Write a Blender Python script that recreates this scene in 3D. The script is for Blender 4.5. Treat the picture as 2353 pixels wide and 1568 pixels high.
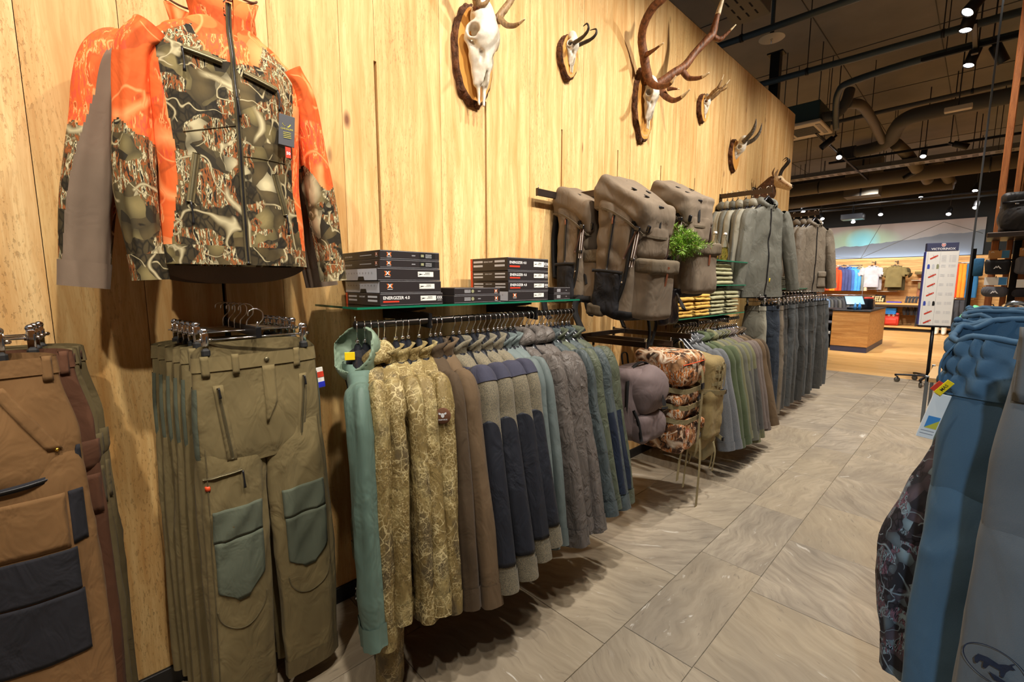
import bpy, math, random
import numpy as np
from mathutils import Vector, Matrix
R = math.radians
for _o in list(bpy.data.objects): bpy.data.objects.remove(_o)
scene = bpy.context.scene
COL = scene.collection

# ------------------------------------------------------------------ camera
cam_data = bpy.data.cameras.new('camera')
cam_data.sensor_width = 36.0
cam_data.lens = 1046.0 / 2353.0 * 36.0
cam_data.clip_start = 0.02
cam_data.clip_end = 120
cam = bpy.data.objects.new('camera', cam_data)
COL.objects.link(cam)
cam.location = (1.93, 0.0, 1.45)
cam.rotation_euler = (R(90 - 7.192), 0, R(45.73))
scene.camera = cam

# ------------------------------------------------------------------ exposure, world
vs = scene.view_settings
vs.view_transform = 'Standard'
vs.look = 'None'
vs.gamma = 1.0
vs.use_curve_mapping = False
vs.exposure = 0.0
world = bpy.data.worlds.new('world')
scene.world = world
world.use_nodes = True
world.node_tree.nodes['Background'].inputs[0].default_value = (1.0, 0.96, 0.92, 1)
world.node_tree.nodes['Background'].inputs[1].default_value = 0.12

# ------------------------------------------------------------------ shop lamps (track spots)
def spot(loc, aim, watt, color=(1, .90, .74), angle=70, blend=.6, size=.05):
    l = bpy.data.lights.new('track_spot_light', 'SPOT')
    l.energy = watt; l.color = color; l.spot_size = R(angle); l.spot_blend = blend
    l.shadow_soft_size = size
    o = bpy.data.objects.new('track_spot_light', l)
    COL.objects.link(o)
    o.location = loc
    d = Vector(aim) - Vector(loc)
    o.rotation_euler = d.to_track_quat('-Z', 'Y').to_euler()
    return o
WARM = (1.0, .90, .76)
NEUT = (1.0, .94, .86)
COOL = (.66, .84, 1.0)
# wall washers along the hunting wall
for yy, ty, w in ((-1.0, -.35, 260), (.25, .5, 260), (1.5, 1.4, 265), (2.6, 2.6, 290), (3.8, 3.7, 265), (5.0, 4.8, 200), (6.3, 6.2, 150)):
    spot((2.05, yy, 3.92), (.02, ty, 2.15), w, WARM, 74, .85)
# aisle lamps
for x, yy, w in ((1.5, .4, 120), (1.5, 1.9, 250), (1.45, 3.6, 280), (1.45, 5.3, 290), (1.5, 6.7, 280), (1.5, 7.7, 270), (.9, 9.4, 200)):
    spot((x, yy, 3.95), (x - .1, yy + .3, 0), w, NEUT, 96, .9)
spot((2.05, 5.6, 3.95), (1.5, 8.75, 1.4), 130, NEUT, 30, .8)  # extra unseen spot, added only to brighten the knife sign
# far shop
for x, yy, w in ((-.3, 11.0, 560), (.9, 12.0, 560), (-2.3, 12.5, 380), (1.5, 14.5, 500), (-.3, 14.8, 500), (-2.4, 15.0, 500), (2.8, 9.5, 250)):
    spot((x, yy, 3.85), (x, yy + 2.2, .8), w, NEUT, 115, .9)
for x in (-2.2, -.8, .6, 1.7):
    spot((x, 16.9, 3.6), (x, 19.2, 1.5), 150, NEUT, 110, .9)
# cool lamp over the rack at the right
spot((2.3, -1.7, 3.1), (2.05, 1.1, .95), 240, COOL, 34, .7)
# light strip along the foot of the mountain picture
l = bpy.data.lights.new('light_strip', 'AREA'); l.shape = 'RECTANGLE'; l.size = 5.0; l.size_y = .03; l.energy = 12; l.color = (.86, .93, 1.0)
o = bpy.data.objects.new('light_strip', l); COL.objects.link(o); o.location = (-.9, 19.12, 2.27); o.rotation_euler = (R(180 - 20), 0, 0)
# ================================================================== helpers
rng = np.random.default_rng(7)
def new_obj(name, data, parent=None, loc=None, rot=None):
    o = bpy.data.objects.new(name, data)
    COL.objects.link(o)
    if parent is not None: o.parent = parent
    if loc is not None: o.location = loc
    if rot is not None: o.rotation_euler = rot
    return o
def thing(name, label, cat, loc=(0, 0, 0), rotz=0, group=None, rot=None):
    o = new_obj(name, None, None, loc, rot if rot is not None else (0, 0, rotz))
    o.empty_display_size = .05
    return tag(o, label, cat, group)
def tag(o, label, cat, group=None):
    o['label'] = label; o['category'] = cat
    if group: o['group'] = group
    return o
def struct(o):
    o['kind'] = 'structure'
    return o

class G:
    """collects vertices and faces of one mesh"""
    def __init__(self): self.v = []; self.f = []; self.n = 0
    def add(self, v, f):
        v = np.asarray(v, float).reshape(-1, 3)
        self.v.append(v); n = self.n
        self.f.extend([tuple(int(i) + n for i in q) for q in f]); self.n += len(v)
        return self
    def mesh(self, name, smooth=True):
        me = bpy.data.meshes.new(name)
        me.from_pydata(np.concatenate(self.v).tolist(), [], self.f)
        if smooth: me.polygons.foreach_set('use_smooth', [True] * len(me.polygons))
        me.update()
        return me
    def obj(self, name, mat, parent=None, smooth=True, loc=None, rot=None):
        me = self.mesh(name, smooth)
        me.materials.append(MAT[mat] if isinstance(mat, str) else mat)
        return new_obj(name, me, parent, loc, rot)

def part(name, vf, mat, parent=None, smooth=True, loc=None, rot=None):
    return G().add(*vf).obj(name, mat, parent, smooth, loc, rot)
def multi(name, vfs, mat, parent=None, smooth=True, loc=None, rot=None):
    g = G()
    for vf in vfs: g.add(*vf)
    return g.obj(name, mat, parent, smooth, loc, rot)

def box(c, s, bev=0.0):
    """chamfered box: centre, full size"""
    c = np.array(c, float); h = np.array(s, float) / 2
    if bev <= 0:
        v = [c + h * np.array([sx, sy, sz]) for sx in (-1, 1) for sy in (-1, 1) for sz in (-1, 1)]
        f = [(0, 1, 3, 2), (4, 6, 7, 5), (0, 4, 5, 1), (2, 3, 7, 6), (0, 2, 6, 4), (1, 5, 7, 3)]
        return np.array(v), f
    b = min(bev, h.min() * .98)
    idx = {}; v = []
    for sx in (-1, 1):
        for sy in (-1, 1):
            for sz in (-1, 1):
                for ax in range(3):
                    k = np.array([h[0] - b, h[1] - b, h[2] - b]); k[ax] = h[ax]
                    idx[(sx, sy, sz, ax)] = len(v)
                    v.append(c + k * np.array([sx, sy, sz]))
    f = []
    def q(a): f.append(tuple(idx[t] for t in a))
    for ax in range(3):
        o1, o2 = [(1, 2), (2, 0), (0, 1)][ax]
        for s_ in (-1, 1):
            ring = []
            for (p, r) in ((-1, -1), (1, -1), (1, 1), (-1, 1)):
                t = [0, 0, 0]; t[ax] = s_; t[o1] = p; t[o2] = r
                ring.append((*t, ax))
            q(ring if s_ > 0 else ring[::-1])
    for ax in range(3):
        o1, o2 = [(1, 2), (2, 0), (0, 1)][ax]
        for p in (-1, 1):
            for r in (-1, 1):
                t0 = [0, 0, 0]; t0[o1] = p; t0[o2] = r
                a = list(t0); a[ax] = -1; b2 = list(t0); b2[ax] = 1
                ring = [(*a, o1), (*b2, o1), (*b2, o2), (*a, o2)]
                q(ring if p * r < 0 else ring[::-1])
    for sx in (-1, 1):
        for sy in (-1, 1):
            for sz in (-1, 1):
                ring = [(sx, sy, sz, 0), (sx, sy, sz, 1), (sx, sy, sz, 2)]
                q(ring if sx * sy * sz > 0 else ring[::-1])
    return np.array(v), f

def xf(vf, loc=(0, 0, 0), rot=(0, 0, 0), scale=(1, 1, 1)):
    from mathutils import Euler
    m = np.array(Euler(rot).to_matrix())
    v = np.asarray(vf[0]) * np.array(scale)
    return v @ m.T + np.array(loc), vf[1]

def grid(P, close_u=False, close_v=False):
    """P[nu,nv,3] -> verts, quads"""
    nu, nv = P.shape[:2]
    f = []
    for i in range(nu if close_u else nu - 1):
        i2 = (i + 1) % nu
        for j in range(nv if close_v else nv - 1):
            j2 = (j + 1) % nv
            f.append((i * nv + j, i2 * nv + j, i2 * nv + j2, i * nv + j2))
    return P.reshape(-1, 3), f

def smoothstep(a, b, x):
    t = np.clip((x - a) / (b - a), 0, 1)
    return t * t * (3 - 2 * t)

def catmull(pts, n):
    pts = np.asarray(pts, float)
    if len(pts) == 2:
        t = np.linspace(0, 1, n)[:, None]
        return pts[0] * (1 - t) + pts[1] * t
    p = np.vstack([2 * pts[0] - pts[1], pts, 2 * pts[-1] - pts[-2]])
    m = len(pts) - 1
    out = []
    for s in np.linspace(0, m, n):
        i = min(int(s), m - 1); t = s - i
        a, b, c, d = p[i], p[i + 1], p[i + 2], p[i + 3]
        out.append(.5 * ((2 * b) + (-a + c) * t + (2 * a - 5 * b + 4 * c - d) * t * t + (-a + 3 * b - 3 * c + d) * t ** 3))
    return np.array(out)

def frames(P, up=None):
    T = np.gradient(P, axis=0)
    T /= np.linalg.norm(T, axis=1, keepdims=True) + 1e-12
    a = np.array(up if up is not None else ([0, 0, 1] if abs(T[0][2]) < .9 else [1, 0, 0]), float)
    N = np.zeros_like(P)
    n = a - T[0] * np.dot(a, T[0]); n /= np.linalg.norm(n)
    for i in range(len(P)):
        n = n - T[i] * np.dot(n, T[i]); n /= np.linalg.norm(n) + 1e-12
        N[i] = n
    return T, N, np.cross(T, N)

def tube(pts, r, n=10, m=None, smooth_path=True, flat=1.0, up=None, cap=True):
    """round tube along a path; r number or list (per control point); flat squeezes the binormal axis"""
    pts = np.asarray(pts, float)
    m = m or max(2, (len(pts) - 1) * 6 + 1)
    P = catmull(pts, m) if smooth_path and len(pts) > 2 else catmull(pts, m) if len(pts) == 2 else pts
    m = len(P)
    rr = np.interp(np.linspace(0, 1, m), np.linspace(0, 1, len(np.atleast_1d(r))), np.atleast_1d(r)) if np.size(r) > 1 else np.full(m, float(r))
    T, N, B = frames(P, up)
    th = np.linspace(0, 2 * np.pi, n, endpoint=False)
    Q = P[:, None, :] + rr[:, None, None] * (np.cos(th)[None, :, None] * N[:, None, :] + flat * np.sin(th)[None, :, None] * B[:, None, :])
    v, f = grid(Q.transpose(1, 0, 2), close_u=True)
    v = v.copy(); f = list(f)
    if cap:
        k = len(v)
        v = np.vstack([v, P[0], P[-1]])
        for i in range(n):
            i2 = (i + 1) % n
            f.append((k, i2 * m, i * m)); f.append((k + 1, i * m + m - 1, i2 * m + m - 1))
    return v, f

def strip(pts, w, t=.002, up=(0, 0, 1), m=None):
    """flat webbing strap: path, width, thickness; width runs along `up` projected"""
    pts = np.asarray(pts, float)
    P = catmull(pts, m or (len(pts) - 1) * 6 + 1)
    T, N, B = frames(P, up)
    a, b = w / 2, t / 2
    Q = np.stack([P + N * a + B * b, P - N * a + B * b, P - N * a - B * b, P + N * a - B * b], 0)
    v, f = grid(Q, close_u=True)
    n = len(P)
    f = list(f) + [(0, n, 2 * n, 3 * n), (4 * n - 1, 3 * n - 1, 2 * n - 1, n - 1)]
    return v, f

def lathe(prof, n=20, c=(0, 0, 0)):
    prof = np.asarray(prof, float)
    th = np.linspace(0, 2 * np.pi, n, endpoint=False)
    P = np.stack([prof[None, :, 0] * np.cos(th)[:, None], prof[None, :, 0] * np.sin(th)[:, None], np.repeat(prof[None, :, 1], n, 0)], -1) + np.array(c)
    return grid(P, close_u=True)

def cyl(c, r, h, n=20, axis='z'):
    v, f = lathe([(0.0001, -h / 2), (r, -h / 2), (r, h / 2), (.0001, h / 2)], n)
    if axis == 'x': v = v[:, [2, 0, 1]]
    if axis == 'y': v = v[:, [1, 2, 0]]
    return v + np.array(c), f

def prism(poly, d, axis='x', off=0.0):
    """extrude 2-D polygon (ccw) along an axis from off to off+d"""
    poly = np.asarray(poly, float); n = len(poly)
    def lift(h):
        z = np.full((n, 1), h)
        if axis == 'x': return np.hstack([z, poly])
        if axis == 'y': return np.hstack([poly[:, :1], z, poly[:, 1:]])
        return np.hstack([poly, z])
    v = np.vstack([lift(off), lift(off + d)])
    f = [tuple(range(n))[::-1], tuple(range(n, 2 * n))] + [(i, (i + 1) % n, n + (i + 1) % n, n + i) for i in range(n)]
    return v, f

# ---- value noise on arrays
def _h(i, j, k, s):
    x = (i * 374761393 + j * 668265263 + k * 1274126177 + s * 974634777) & 0xFFFFFFFF
    x = ((x ^ (x >> 13)) * 1274126177) & 0xFFFFFFFF
    x = x ^ (x >> 16)
    return (x & 0xFFFF) / 32767.5 - 1.0
def noise(p, seed=0):
    p = np.asarray(p, float)
    i = np.floor(p).astype(np.int64); f = p - i; f = f * f * (3 - 2 * f)
    x, y, z = i[..., 0], i[..., 1], i[..., 2]; u, v, w = f[..., 0], f[..., 1], f[..., 2]
    def L(a, b, t): return a + (b - a) * t
    return L(L(L(_h(x, y, z, seed), _h(x + 1, y, z, seed), u), L(_h(x, y + 1, z, seed), _h(x + 1, y + 1, z, seed), u), v),
             L(L(_h(x, y, z + 1, seed), _h(x + 1, y, z + 1, seed), u), L(_h(x, y + 1, z + 1, seed), _h(x + 1, y + 1, z + 1, seed), u), v), w)
def fbm(p, seed=0, o=3):
    a, r = 1.0, 0.0
    p = np.asarray(p, float)
    for k in range(o):
        r = r + a * noise(p * 2 ** k, seed + k * 17); a *= .5
    return r

# ---- signed distance shapes + surface nets
def s_ell(p, c, r):
    q = (p - np.array(c)) / np.array(r); k = np.linalg.norm(q, axis=-1)
    return (k - 1) * min(r)
def s_cap(p, a, b, ra, rb=None):
    a = np.array(a, float); b = np.array(b, float); rb = ra if rb is None else rb
    ba = b - a; t = np.clip(((p - a) @ ba) / (ba @ ba), 0, 1)
    return np.linalg.norm(p - a - t[..., None] * ba, axis=-1) - (ra + (rb - ra) * t)
def s_box(p, c, h, r=.01):
    q = np.abs(p - np.array(c)) - (np.array(h) - r)
    return np.linalg.norm(np.maximum(q, 0), axis=-1) + np.minimum(q.max(-1), 0) - r
def su(a, b, k):
    h = np.clip(.5 + .5 * (b - a) / k, 0, 1)
    return b + (a - b) * h - k * h * (1 - h)
def ss(a, b, k):
    """a minus b, smooth"""
    return -su(-a, b, k)
def nets(fn, lo, hi, step):
    lo = np.array(lo, float); hi = np.array(hi, float)
    n = np.ceil((hi - lo) / step).astype(int) + 1
    ax = [lo[i] + step * np.arange(n[i]) for i in range(3)]
    P = np.stack(np.meshgrid(*ax, indexing='ij'), -1)
    D = fn(P)
    S = D < 0
    c = [D[i:n[0] - 1 + i, j:n[1] - 1 + j, k:n[2] - 1 + k] for i in (0, 1) for j in (0, 1) for k in (0, 1)]
    offs = [(i, j, k) for i in (0, 1) for j in (0, 1) for k in (0, 1)]
    cnt = sum((x < 0).astype(int) for x in c)
    act = (cnt > 0) & (cnt < 8)
    acc = np.zeros(act.shape + (3,)); num = np.zeros(act.shape)
    for a in range(8):
        for b in range(a + 1, 8):
            d = np.abs(np.array(offs[a]) - np.array(offs[b])).sum()
            if d != 1: continue
            da, db = c[a], c[b]
            m = (da < 0) != (db < 0)
            t = np.where(m, da / np.where(m, da - db, 1), 0)
            pt = np.array(offs[a]) + t[..., None] * (np.array(offs[b]) - np.array(offs[a]))
            acc += np.where(m[..., None], pt, 0); num += m
    idx = -np.ones(act.shape, int); I = np.argwhere(act)
    idx[act] = np.arange(len(I))
    V = lo + step * (I + acc[act] / num[act][:, None])
    F = []
    for axi in range(3):
        sl0 = [slice(None)] * 3; sl1 = [slice(None)] * 3
        sl0[axi] = slice(0, -1); sl1[axi] = slice(1, None)
        ch = S[tuple(sl0)] != S[tuple(sl1)]
        E = np.argwhere(ch); inside = S[tuple(sl0)][ch]
        o1, o2 = [(1, 2), (2, 0), (0, 1)][axi]
        for e, ins in zip(E, inside):
            if e[o1] < 1 or e[o2] < 1 or e[o1] >= n[o1] - 1 or e[o2] >= n[o2] - 1: continue
            q = []
            for (p_, r_) in ((-1, -1), (0, -1), (0, 0), (-1, 0)):
                k = e.copy(); k[o1] += p_; k[o2] += r_
                q.append(idx[tuple(k)])
            F.append(tuple(q) if ins else tuple(q[::-1]))
    return V, F

# ---- lettering as flat mesh
_TXT = {}
def text_vf(s, size, align='CENTER', bold=0.0, sx=1.0):
    key = (s, align, bold)
    if key not in _TXT:
        cu = bpy.data.curves.new('lettering', 'FONT'); cu.body = s; cu.size = 1.0
        cu.align_x = align; cu.align_y = 'CENTER'; cu.resolution_u = 2; cu.offset = bold
        o = bpy.data.objects.new('lettering', cu); COL.objects.link(o)
        bpy.context.view_layer.update()
        me = bpy.data.meshes.new_from_object(o.evaluated_get(bpy.context.evaluated_depsgraph_get()))
        v = np.array([list(q.co) for q in me.vertices]) if len(me.vertices) else np.zeros((0, 3))
        f = [tuple(p.vertices) for p in me.polygons]
        bpy.data.objects.remove(o); bpy.data.curves.remove(cu); bpy.data.meshes.remove(me)
        _TXT[key] = (v, f)
    v, f = _TXT[key]
    v = v * size; v = v * np.array([sx, 1, 1])
    return v, f
def basis_vf(vf, o, ex, ey):
    """place flat (x,y,0) geometry on a plane"""
    o = np.array(o, float); ex = np.array(ex, float); ey = np.array(ey, float); ez = np.cross(ex, ey)
    v = np.asarray(vf[0])
    return o + v[:, :1] * ex + v[:, 1:2] * ey + v[:, 2:3] * ez, vf[1]
def rect(w, h, c=(0, 0)):
    return np.array([(c[0] - w / 2, c[1] - h / 2, 0), (c[0] + w / 2, c[1] - h / 2, 0), (c[0] + w / 2, c[1] + h / 2, 0), (c[0] - w / 2, c[1] + h / 2, 0)]), [(0, 1, 2, 3)]
def poly_vf(pts):
    return np.array([(x, y, 0) for x, y in pts]), [tuple(range(len(pts)))]

# ================================================================== materials
MAT = {}
class Mt:
    def __init__(self, name, rough=.6, metal=0.0, color=None):
        self.m = bpy.data.materials.new(name); self.m.use_nodes = True
        self.nt = self.m.node_tree; self.b = self.nt.nodes['Principled BSDF']
        self.b.inputs['Roughness'].default_value = rough; self.b.inputs['Metallic'].default_value = metal
        if color is not None: self.b.inputs['Base Color'].default_value = (*color, 1)
        MAT[name] = self.m
    def n(self, t, **kw):
        x = self.nt.nodes.new(t)
        for k, v in kw.items():
            if k.startswith('i_'):
                k = k[2:]; k = int(k) if k.isdigit() else k
                if hasattr(v, 'is_output'): self.nt.links.new(v, x.inputs[k])
                else: x.inputs[k].default_value = v
            else: setattr(x, k, v)
        return x
    def link(self, a, b): self.nt.links.new(a, b)
    def coord(self, scale=(1, 1, 1), rnd=True, out='Object', rot=(0, 0, 0)):
        tc = self.n('ShaderNodeTexCoord').outputs[out]
        if rnd:
            oi = self.n('ShaderNodeObjectInfo').outputs['Random']
            mul = self.n('ShaderNodeMath', operation='MULTIPLY', i_0=oi, i_1=37.0).outputs[0]
            tc = self.n('ShaderNodeVectorMath', operation='ADD', i_0=tc, i_1=self.n('ShaderNodeCombineXYZ', i_0=mul, i_1=mul, i_2=mul).outputs[0]).outputs[0]
        return self.n('ShaderNodeMapping', i_Vector=tc, i_Scale=scale, i_Rotation=rot).outputs[0]
    def noise(self, vec, scale=5, detail=3, rough=.5, dist=0.0):
        return self.n('ShaderNodeTexNoise', i_Vector=vec, i_Scale=scale, i_Detail=detail, i_Roughness=rough, i_Distortion=dist).outputs['Fac']
    def voro(self, vec, scale=5, feature='F1', out='Distance', rnd=1.0):
        return self.n('ShaderNodeTexVoronoi', feature=feature, i_Vector=vec, i_Scale=scale, i_Randomness=rnd).outputs[out]
    def ramp(self, fac, stops, interp='LINEAR'):
        r = self.n('ShaderNodeValToRGB', i_Fac=fac); cr = r.color_ramp; cr.interpolation = interp
        while len(cr.elements) < len(stops): cr.elements.new(.5)
        for e, (p, c) in zip(cr.elements, stops):
            e.position = p; e.color = (*c, 1) if len(c) == 3 else c
        return r.outputs[0]
    def mix(self, fac, a, b, mode='MIX'):
        x = self.n('ShaderNodeMix', data_type='RGBA', blend_type=mode)
        for k, v in ((0, fac), (6, a), (7, b)):
            if hasattr(v, 'is_output'): self.link(v, x.inputs[k])
            else: x.inputs[k].default_value = v if k == 0 else (*v, 1)
        return x.outputs[2]
    def math(self, op, a, b=0.0, clamp=False):
        return self.n('ShaderNodeMath', operation=op, i_0=a, i_1=b, use_clamp=clamp).outputs[0]
    def bump(self, h, strength=.3, dist=.01, normal=None):
        x = self.n('ShaderNodeBump', i_Strength=strength, i_Distance=dist, i_Height=h)
        if normal is not None: self.link(normal, x.inputs['Normal'])
        self.link(x.outputs[0], self.b.inputs['Normal'])
        return x.outputs[0]
    def base(self, c): self.link(c, self.b.inputs['Base Color'])
    def set(self, **kw):
        for k, v in kw.items():
            k = k.replace('_', ' ')
            if hasattr(v, 'is_output'): self.link(v, self.b.inputs[k])
            else: self.b.inputs[k].default_value = v
        return self
def plain(name, color, rough=.6, metal=0.0, **kw):
    m = Mt(name, rough, metal, color)
    m.set(**kw)
    return m
def srgb(*c):
    return tuple((x / 255 / 12.92 if x / 255 <= .04045 else ((x / 255 + .055) / 1.055) ** 2.4) for x in c)

def mat_wood(name, light, dark, knot, grain_axis='z', rough=.55, weather=.5, hue_var=.12, gs=1.0):
    m = Mt(name, rough)
    sc = {'z': (9 * gs, 9 * gs, .55 * gs), 'x': (.55 * gs, 9 * gs, 9 * gs), 'y': (9 * gs, .55 * gs, 9 * gs)}[grain_axis]
    sk = {'z': (1, 1, .42), 'x': (.42, 1, 1), 'y': (1, .42, 1)}[grain_axis]
    c0 = m.coord()
    warp = m.n('ShaderNodeTexNoise', i_Vector=m.n('ShaderNodeMapping', i_Vector=c0, i_Scale=sk).outputs[0], i_Scale=3.2 * gs, i_Detail=2).outputs['Color']
    wv = m.n('ShaderNodeVectorMath', operation='MULTIPLY_ADD', i_0=warp, i_1=(.085, .085, .085), i_2=c0).outputs[0]
    g = m.n('ShaderNodeMapping', i_Vector=wv, i_Scale=sc).outputs[0]
    rings = m.noise(g, 2.6, 4, .55)
    fine = m.noise(g, 14, 3, .6)
    col = m.ramp(rings, [(.30, dark), (.47, tuple(.45 * a + .55 * b for a, b in zip(dark, light))), (.60, light), (.8, tuple(min(1, 1.06 * x) for x in light))])
    col = m.mix(m.math('MULTIPLY', m.ramp(fine, [(.35, (1, 1, 1)), (.55, (0, 0, 0))]), .35), col, dark)
    rl = m.ramp(m.math('SINE', m.math('MULTIPLY', rings, 85.0)), [(.78, (0, 0, 0)), (.98, (1, 1, 1))])
    col = m.mix(m.math('MULTIPLY', rl, .38), col, dark)
    # knots
    kd = m.voro(m.n('ShaderNodeMapping', i_Vector=wv, i_Scale=sk).outputs[0], 4.2 * gs, rnd=1.0)
    kf = m.ramp(kd, [(.035, (1, 1, 1)), (.085, (0, 0, 0))])
    col = m.mix(kf, col, knot)
    # weathered specks running along the grain
    sp = m.noise(m.n('ShaderNodeMapping', i_Vector=c0, i_Scale=tuple(1.0 if x > .5 else .25 for x in sk)).outputs[0], 150, 3, .7)
    area = m.noise(m.n('ShaderNodeMapping', i_Vector=c0, i_Scale=tuple(1.0 if x > .5 else .2 for x in sk)).outputs[0], 5.5, 2, .5)
    spk = m.math('MULTIPLY', m.ramp(sp, [(.56, (0, 0, 0)), (.64, (1, 1, 1))]), m.ramp(area, [(.46, (0, 0, 0)), (.62, (1, 1, 1))]))
    col = m.mix(m.math('MULTIPLY', spk, weather), col, tuple(x * .35 for x in dark))
    oi = m.n('ShaderNodeObjectInfo').outputs['Random']
    tint = m.ramp(oi, [(0, (1 - hue_var, 1 - hue_var * 1.2, 1 - hue_var * 1.9)), (.5, (1, 1, 1)), (1, (1 - hue_var * .5, 1 - hue_var * .8, 1 - hue_var * 1.3))])
    col = m.mix(1.0, col, tint, 'MULTIPLY')
    m.base(col)
    h = m.math('ADD', m.math('MULTIPLY', rings, .6), m.math('MULTIPLY', spk, -.8))
    m.bump(h, .35, .006)
    return m

def fabric(name, color, weave=900, rough=.85, sheen=.25, var=.12, wr=.25, wscale=14, heather=0.0, tw=None, spec=.3):
    """woven cloth: slight tone variation, fine weave and soft wrinkles in the relief"""
    m = Mt(name, rough)
    c = m.coord()
    big = m.noise(c, 6, 3)
    col = m.ramp(big, [(.3, tuple(x * (1 - var) for x in color)), (.7, tuple(min(1, x * (1 + var)) for x in color))])
    if heather:
        hn = m.noise(c, 330, 2, .7)
        col = m.mix(m.ramp(hn, [(.38, (0, 0, 0)), (.62, (1, 1, 1))]), col, tw if tw else tuple(min(1, x * (1 + heather)) for x in color))
    m.base(col)
    m.set(Sheen_Weight=sheen * .2, Sheen_Roughness=.5)
    m.b.inputs['Specular IOR Level'].default_value = spec
    wn = m.noise(c, weave, 2, .5)
    b1 = m.bump(wn, .25, .0012)
    wrk = m.noise(m.n('ShaderNodeMapping', i_Vector=c, i_Scale=(1, 1, .55)).outputs[0], wscale, 3, .55, .8)
    m.bump(wrk, min(1.0, wr * 1.7), .02, b1)
    return m

def camo(name, dark, mid, light, pale, accent, scale=1.0, rough=.8, wr=.25, bark=.8):
    """printed woodland pattern: zones of bark, leaves and grass under pale branches"""
    m = Mt(name, rough)
    c = m.coord(scale=(scale, scale, scale))
    w = m.n('ShaderNodeTexNoise', i_Vector=c, i_Scale=9, i_Detail=2).outputs['Color']
    wv = m.n('ShaderNodeVectorMath', operation='MULTIPLY_ADD', i_0=w, i_1=(.035, .035, .035), i_2=c).outputs[0]
    mp = lambda sc, rot=(0, 0, 0): m.n('ShaderNodeMapping', i_Vector=wv, i_Scale=sc, i_Rotation=rot).outputs[0]
    # bark: dark plates parted by cracks
    cr = m.voro(mp((1, 1, .55)), 48, 'DISTANCE_TO_EDGE')
    tone = m.ramp(m.noise(mp((1, 1, .4)), 9, 3), [(.35, tuple(x * .8 for x in dark)), (.65, tuple(.5 * x + .5 * y for x, y in zip(dark, mid)))])
    barkc = m.mix(m.math('MULTIPLY', m.ramp(cr, [(.03, (1, 1, 1)), (.16, (0, 0, 0))]), bark), tone, tuple(x * .35 for x in dark))
    # leaves: cells with their own tone and a soft gradient
    vn = m.n('ShaderNodeTexVoronoi', i_Vector=mp((1, 1, .8), (.4, .5, .3)), i_Scale=17).outputs
    leaf = m.ramp(m.n('ShaderNodeSeparateColor', i_0=vn['Color']).outputs[0], [(.0, dark), (.25, mid), (.5, light), (.75, mid), (.88, pale)], 'CONSTANT')
    leaf = m.mix(m.ramp(vn['Distance'], [(.2, (0, 0, 0)), (.75, (.75, .75, .75))]), leaf, dark)
    # grass: upright slivers
    gr = m.noise(mp((3.2, 3.2, .55), (.12, .1, 0)), 26, 3, .6)
    grass = m.ramp(gr, [(.30, dark), (.40, accent), (.47, mid), (.54, pale), (.60, tuple(x * .7 for x in dark)), (.68, accent)], 'CONSTANT')
    z = m.noise(c, 6.5, 2, .5)
    col = m.mix(m.ramp(z, [(.47, (0, 0, 0)), (.485, (1, 1, 1))]), barkc, grass)
    col = m.mix(m.ramp(m.noise(m.n('ShaderNodeVectorMath', operation='ADD', i_0=c, i_1=(4.2, 1.3, 7.7)).outputs[0], 7.5, 2, .5), [(.52, (0, 0, 0)), (.53, (1, 1, 1))]), col, leaf)
    # branches: level lines of smooth fields, thick to thin
    for k, (sc, wd) in enumerate(((2.0, .014), (3.6, .010), (7.5, .010))):
        off = m.n('ShaderNodeVectorMath', operation='ADD', i_0=wv, i_1=(3.1 * k, 1.7 * k, 5.3 * k)).outputs[0]
        dd = m.math('ABSOLUTE', m.math('SUBTRACT', m.noise(off, sc, 1.5, .5), .5))
        tw = m.ramp(dd, [(wd * .75, (1, 1, 1)), (wd * 1.05, (0, 0, 0))])
        mk = m.ramp(m.noise(off, sc * 1.6, 1), [(.47, (0, 0, 0)), (.50, (1, 1, 1))])
        bc = m.mix(m.ramp(dd, [(.0, (0, 0, 0)), (wd, (1, 1, 1))]), pale, mid)
        col = m.mix(m.math('MULTIPLY', m.math('MULTIPLY', tw, mk), .95), col, bc)
    m.base(col)
    m.b.inputs['Specular IOR Level'].default_value = .3
    wrk = m.noise(m.coord(scale=(1, 1, .6)), 13, 3, .55, .8)
    m.bump(wrk, wr, .02)
    return m

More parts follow.
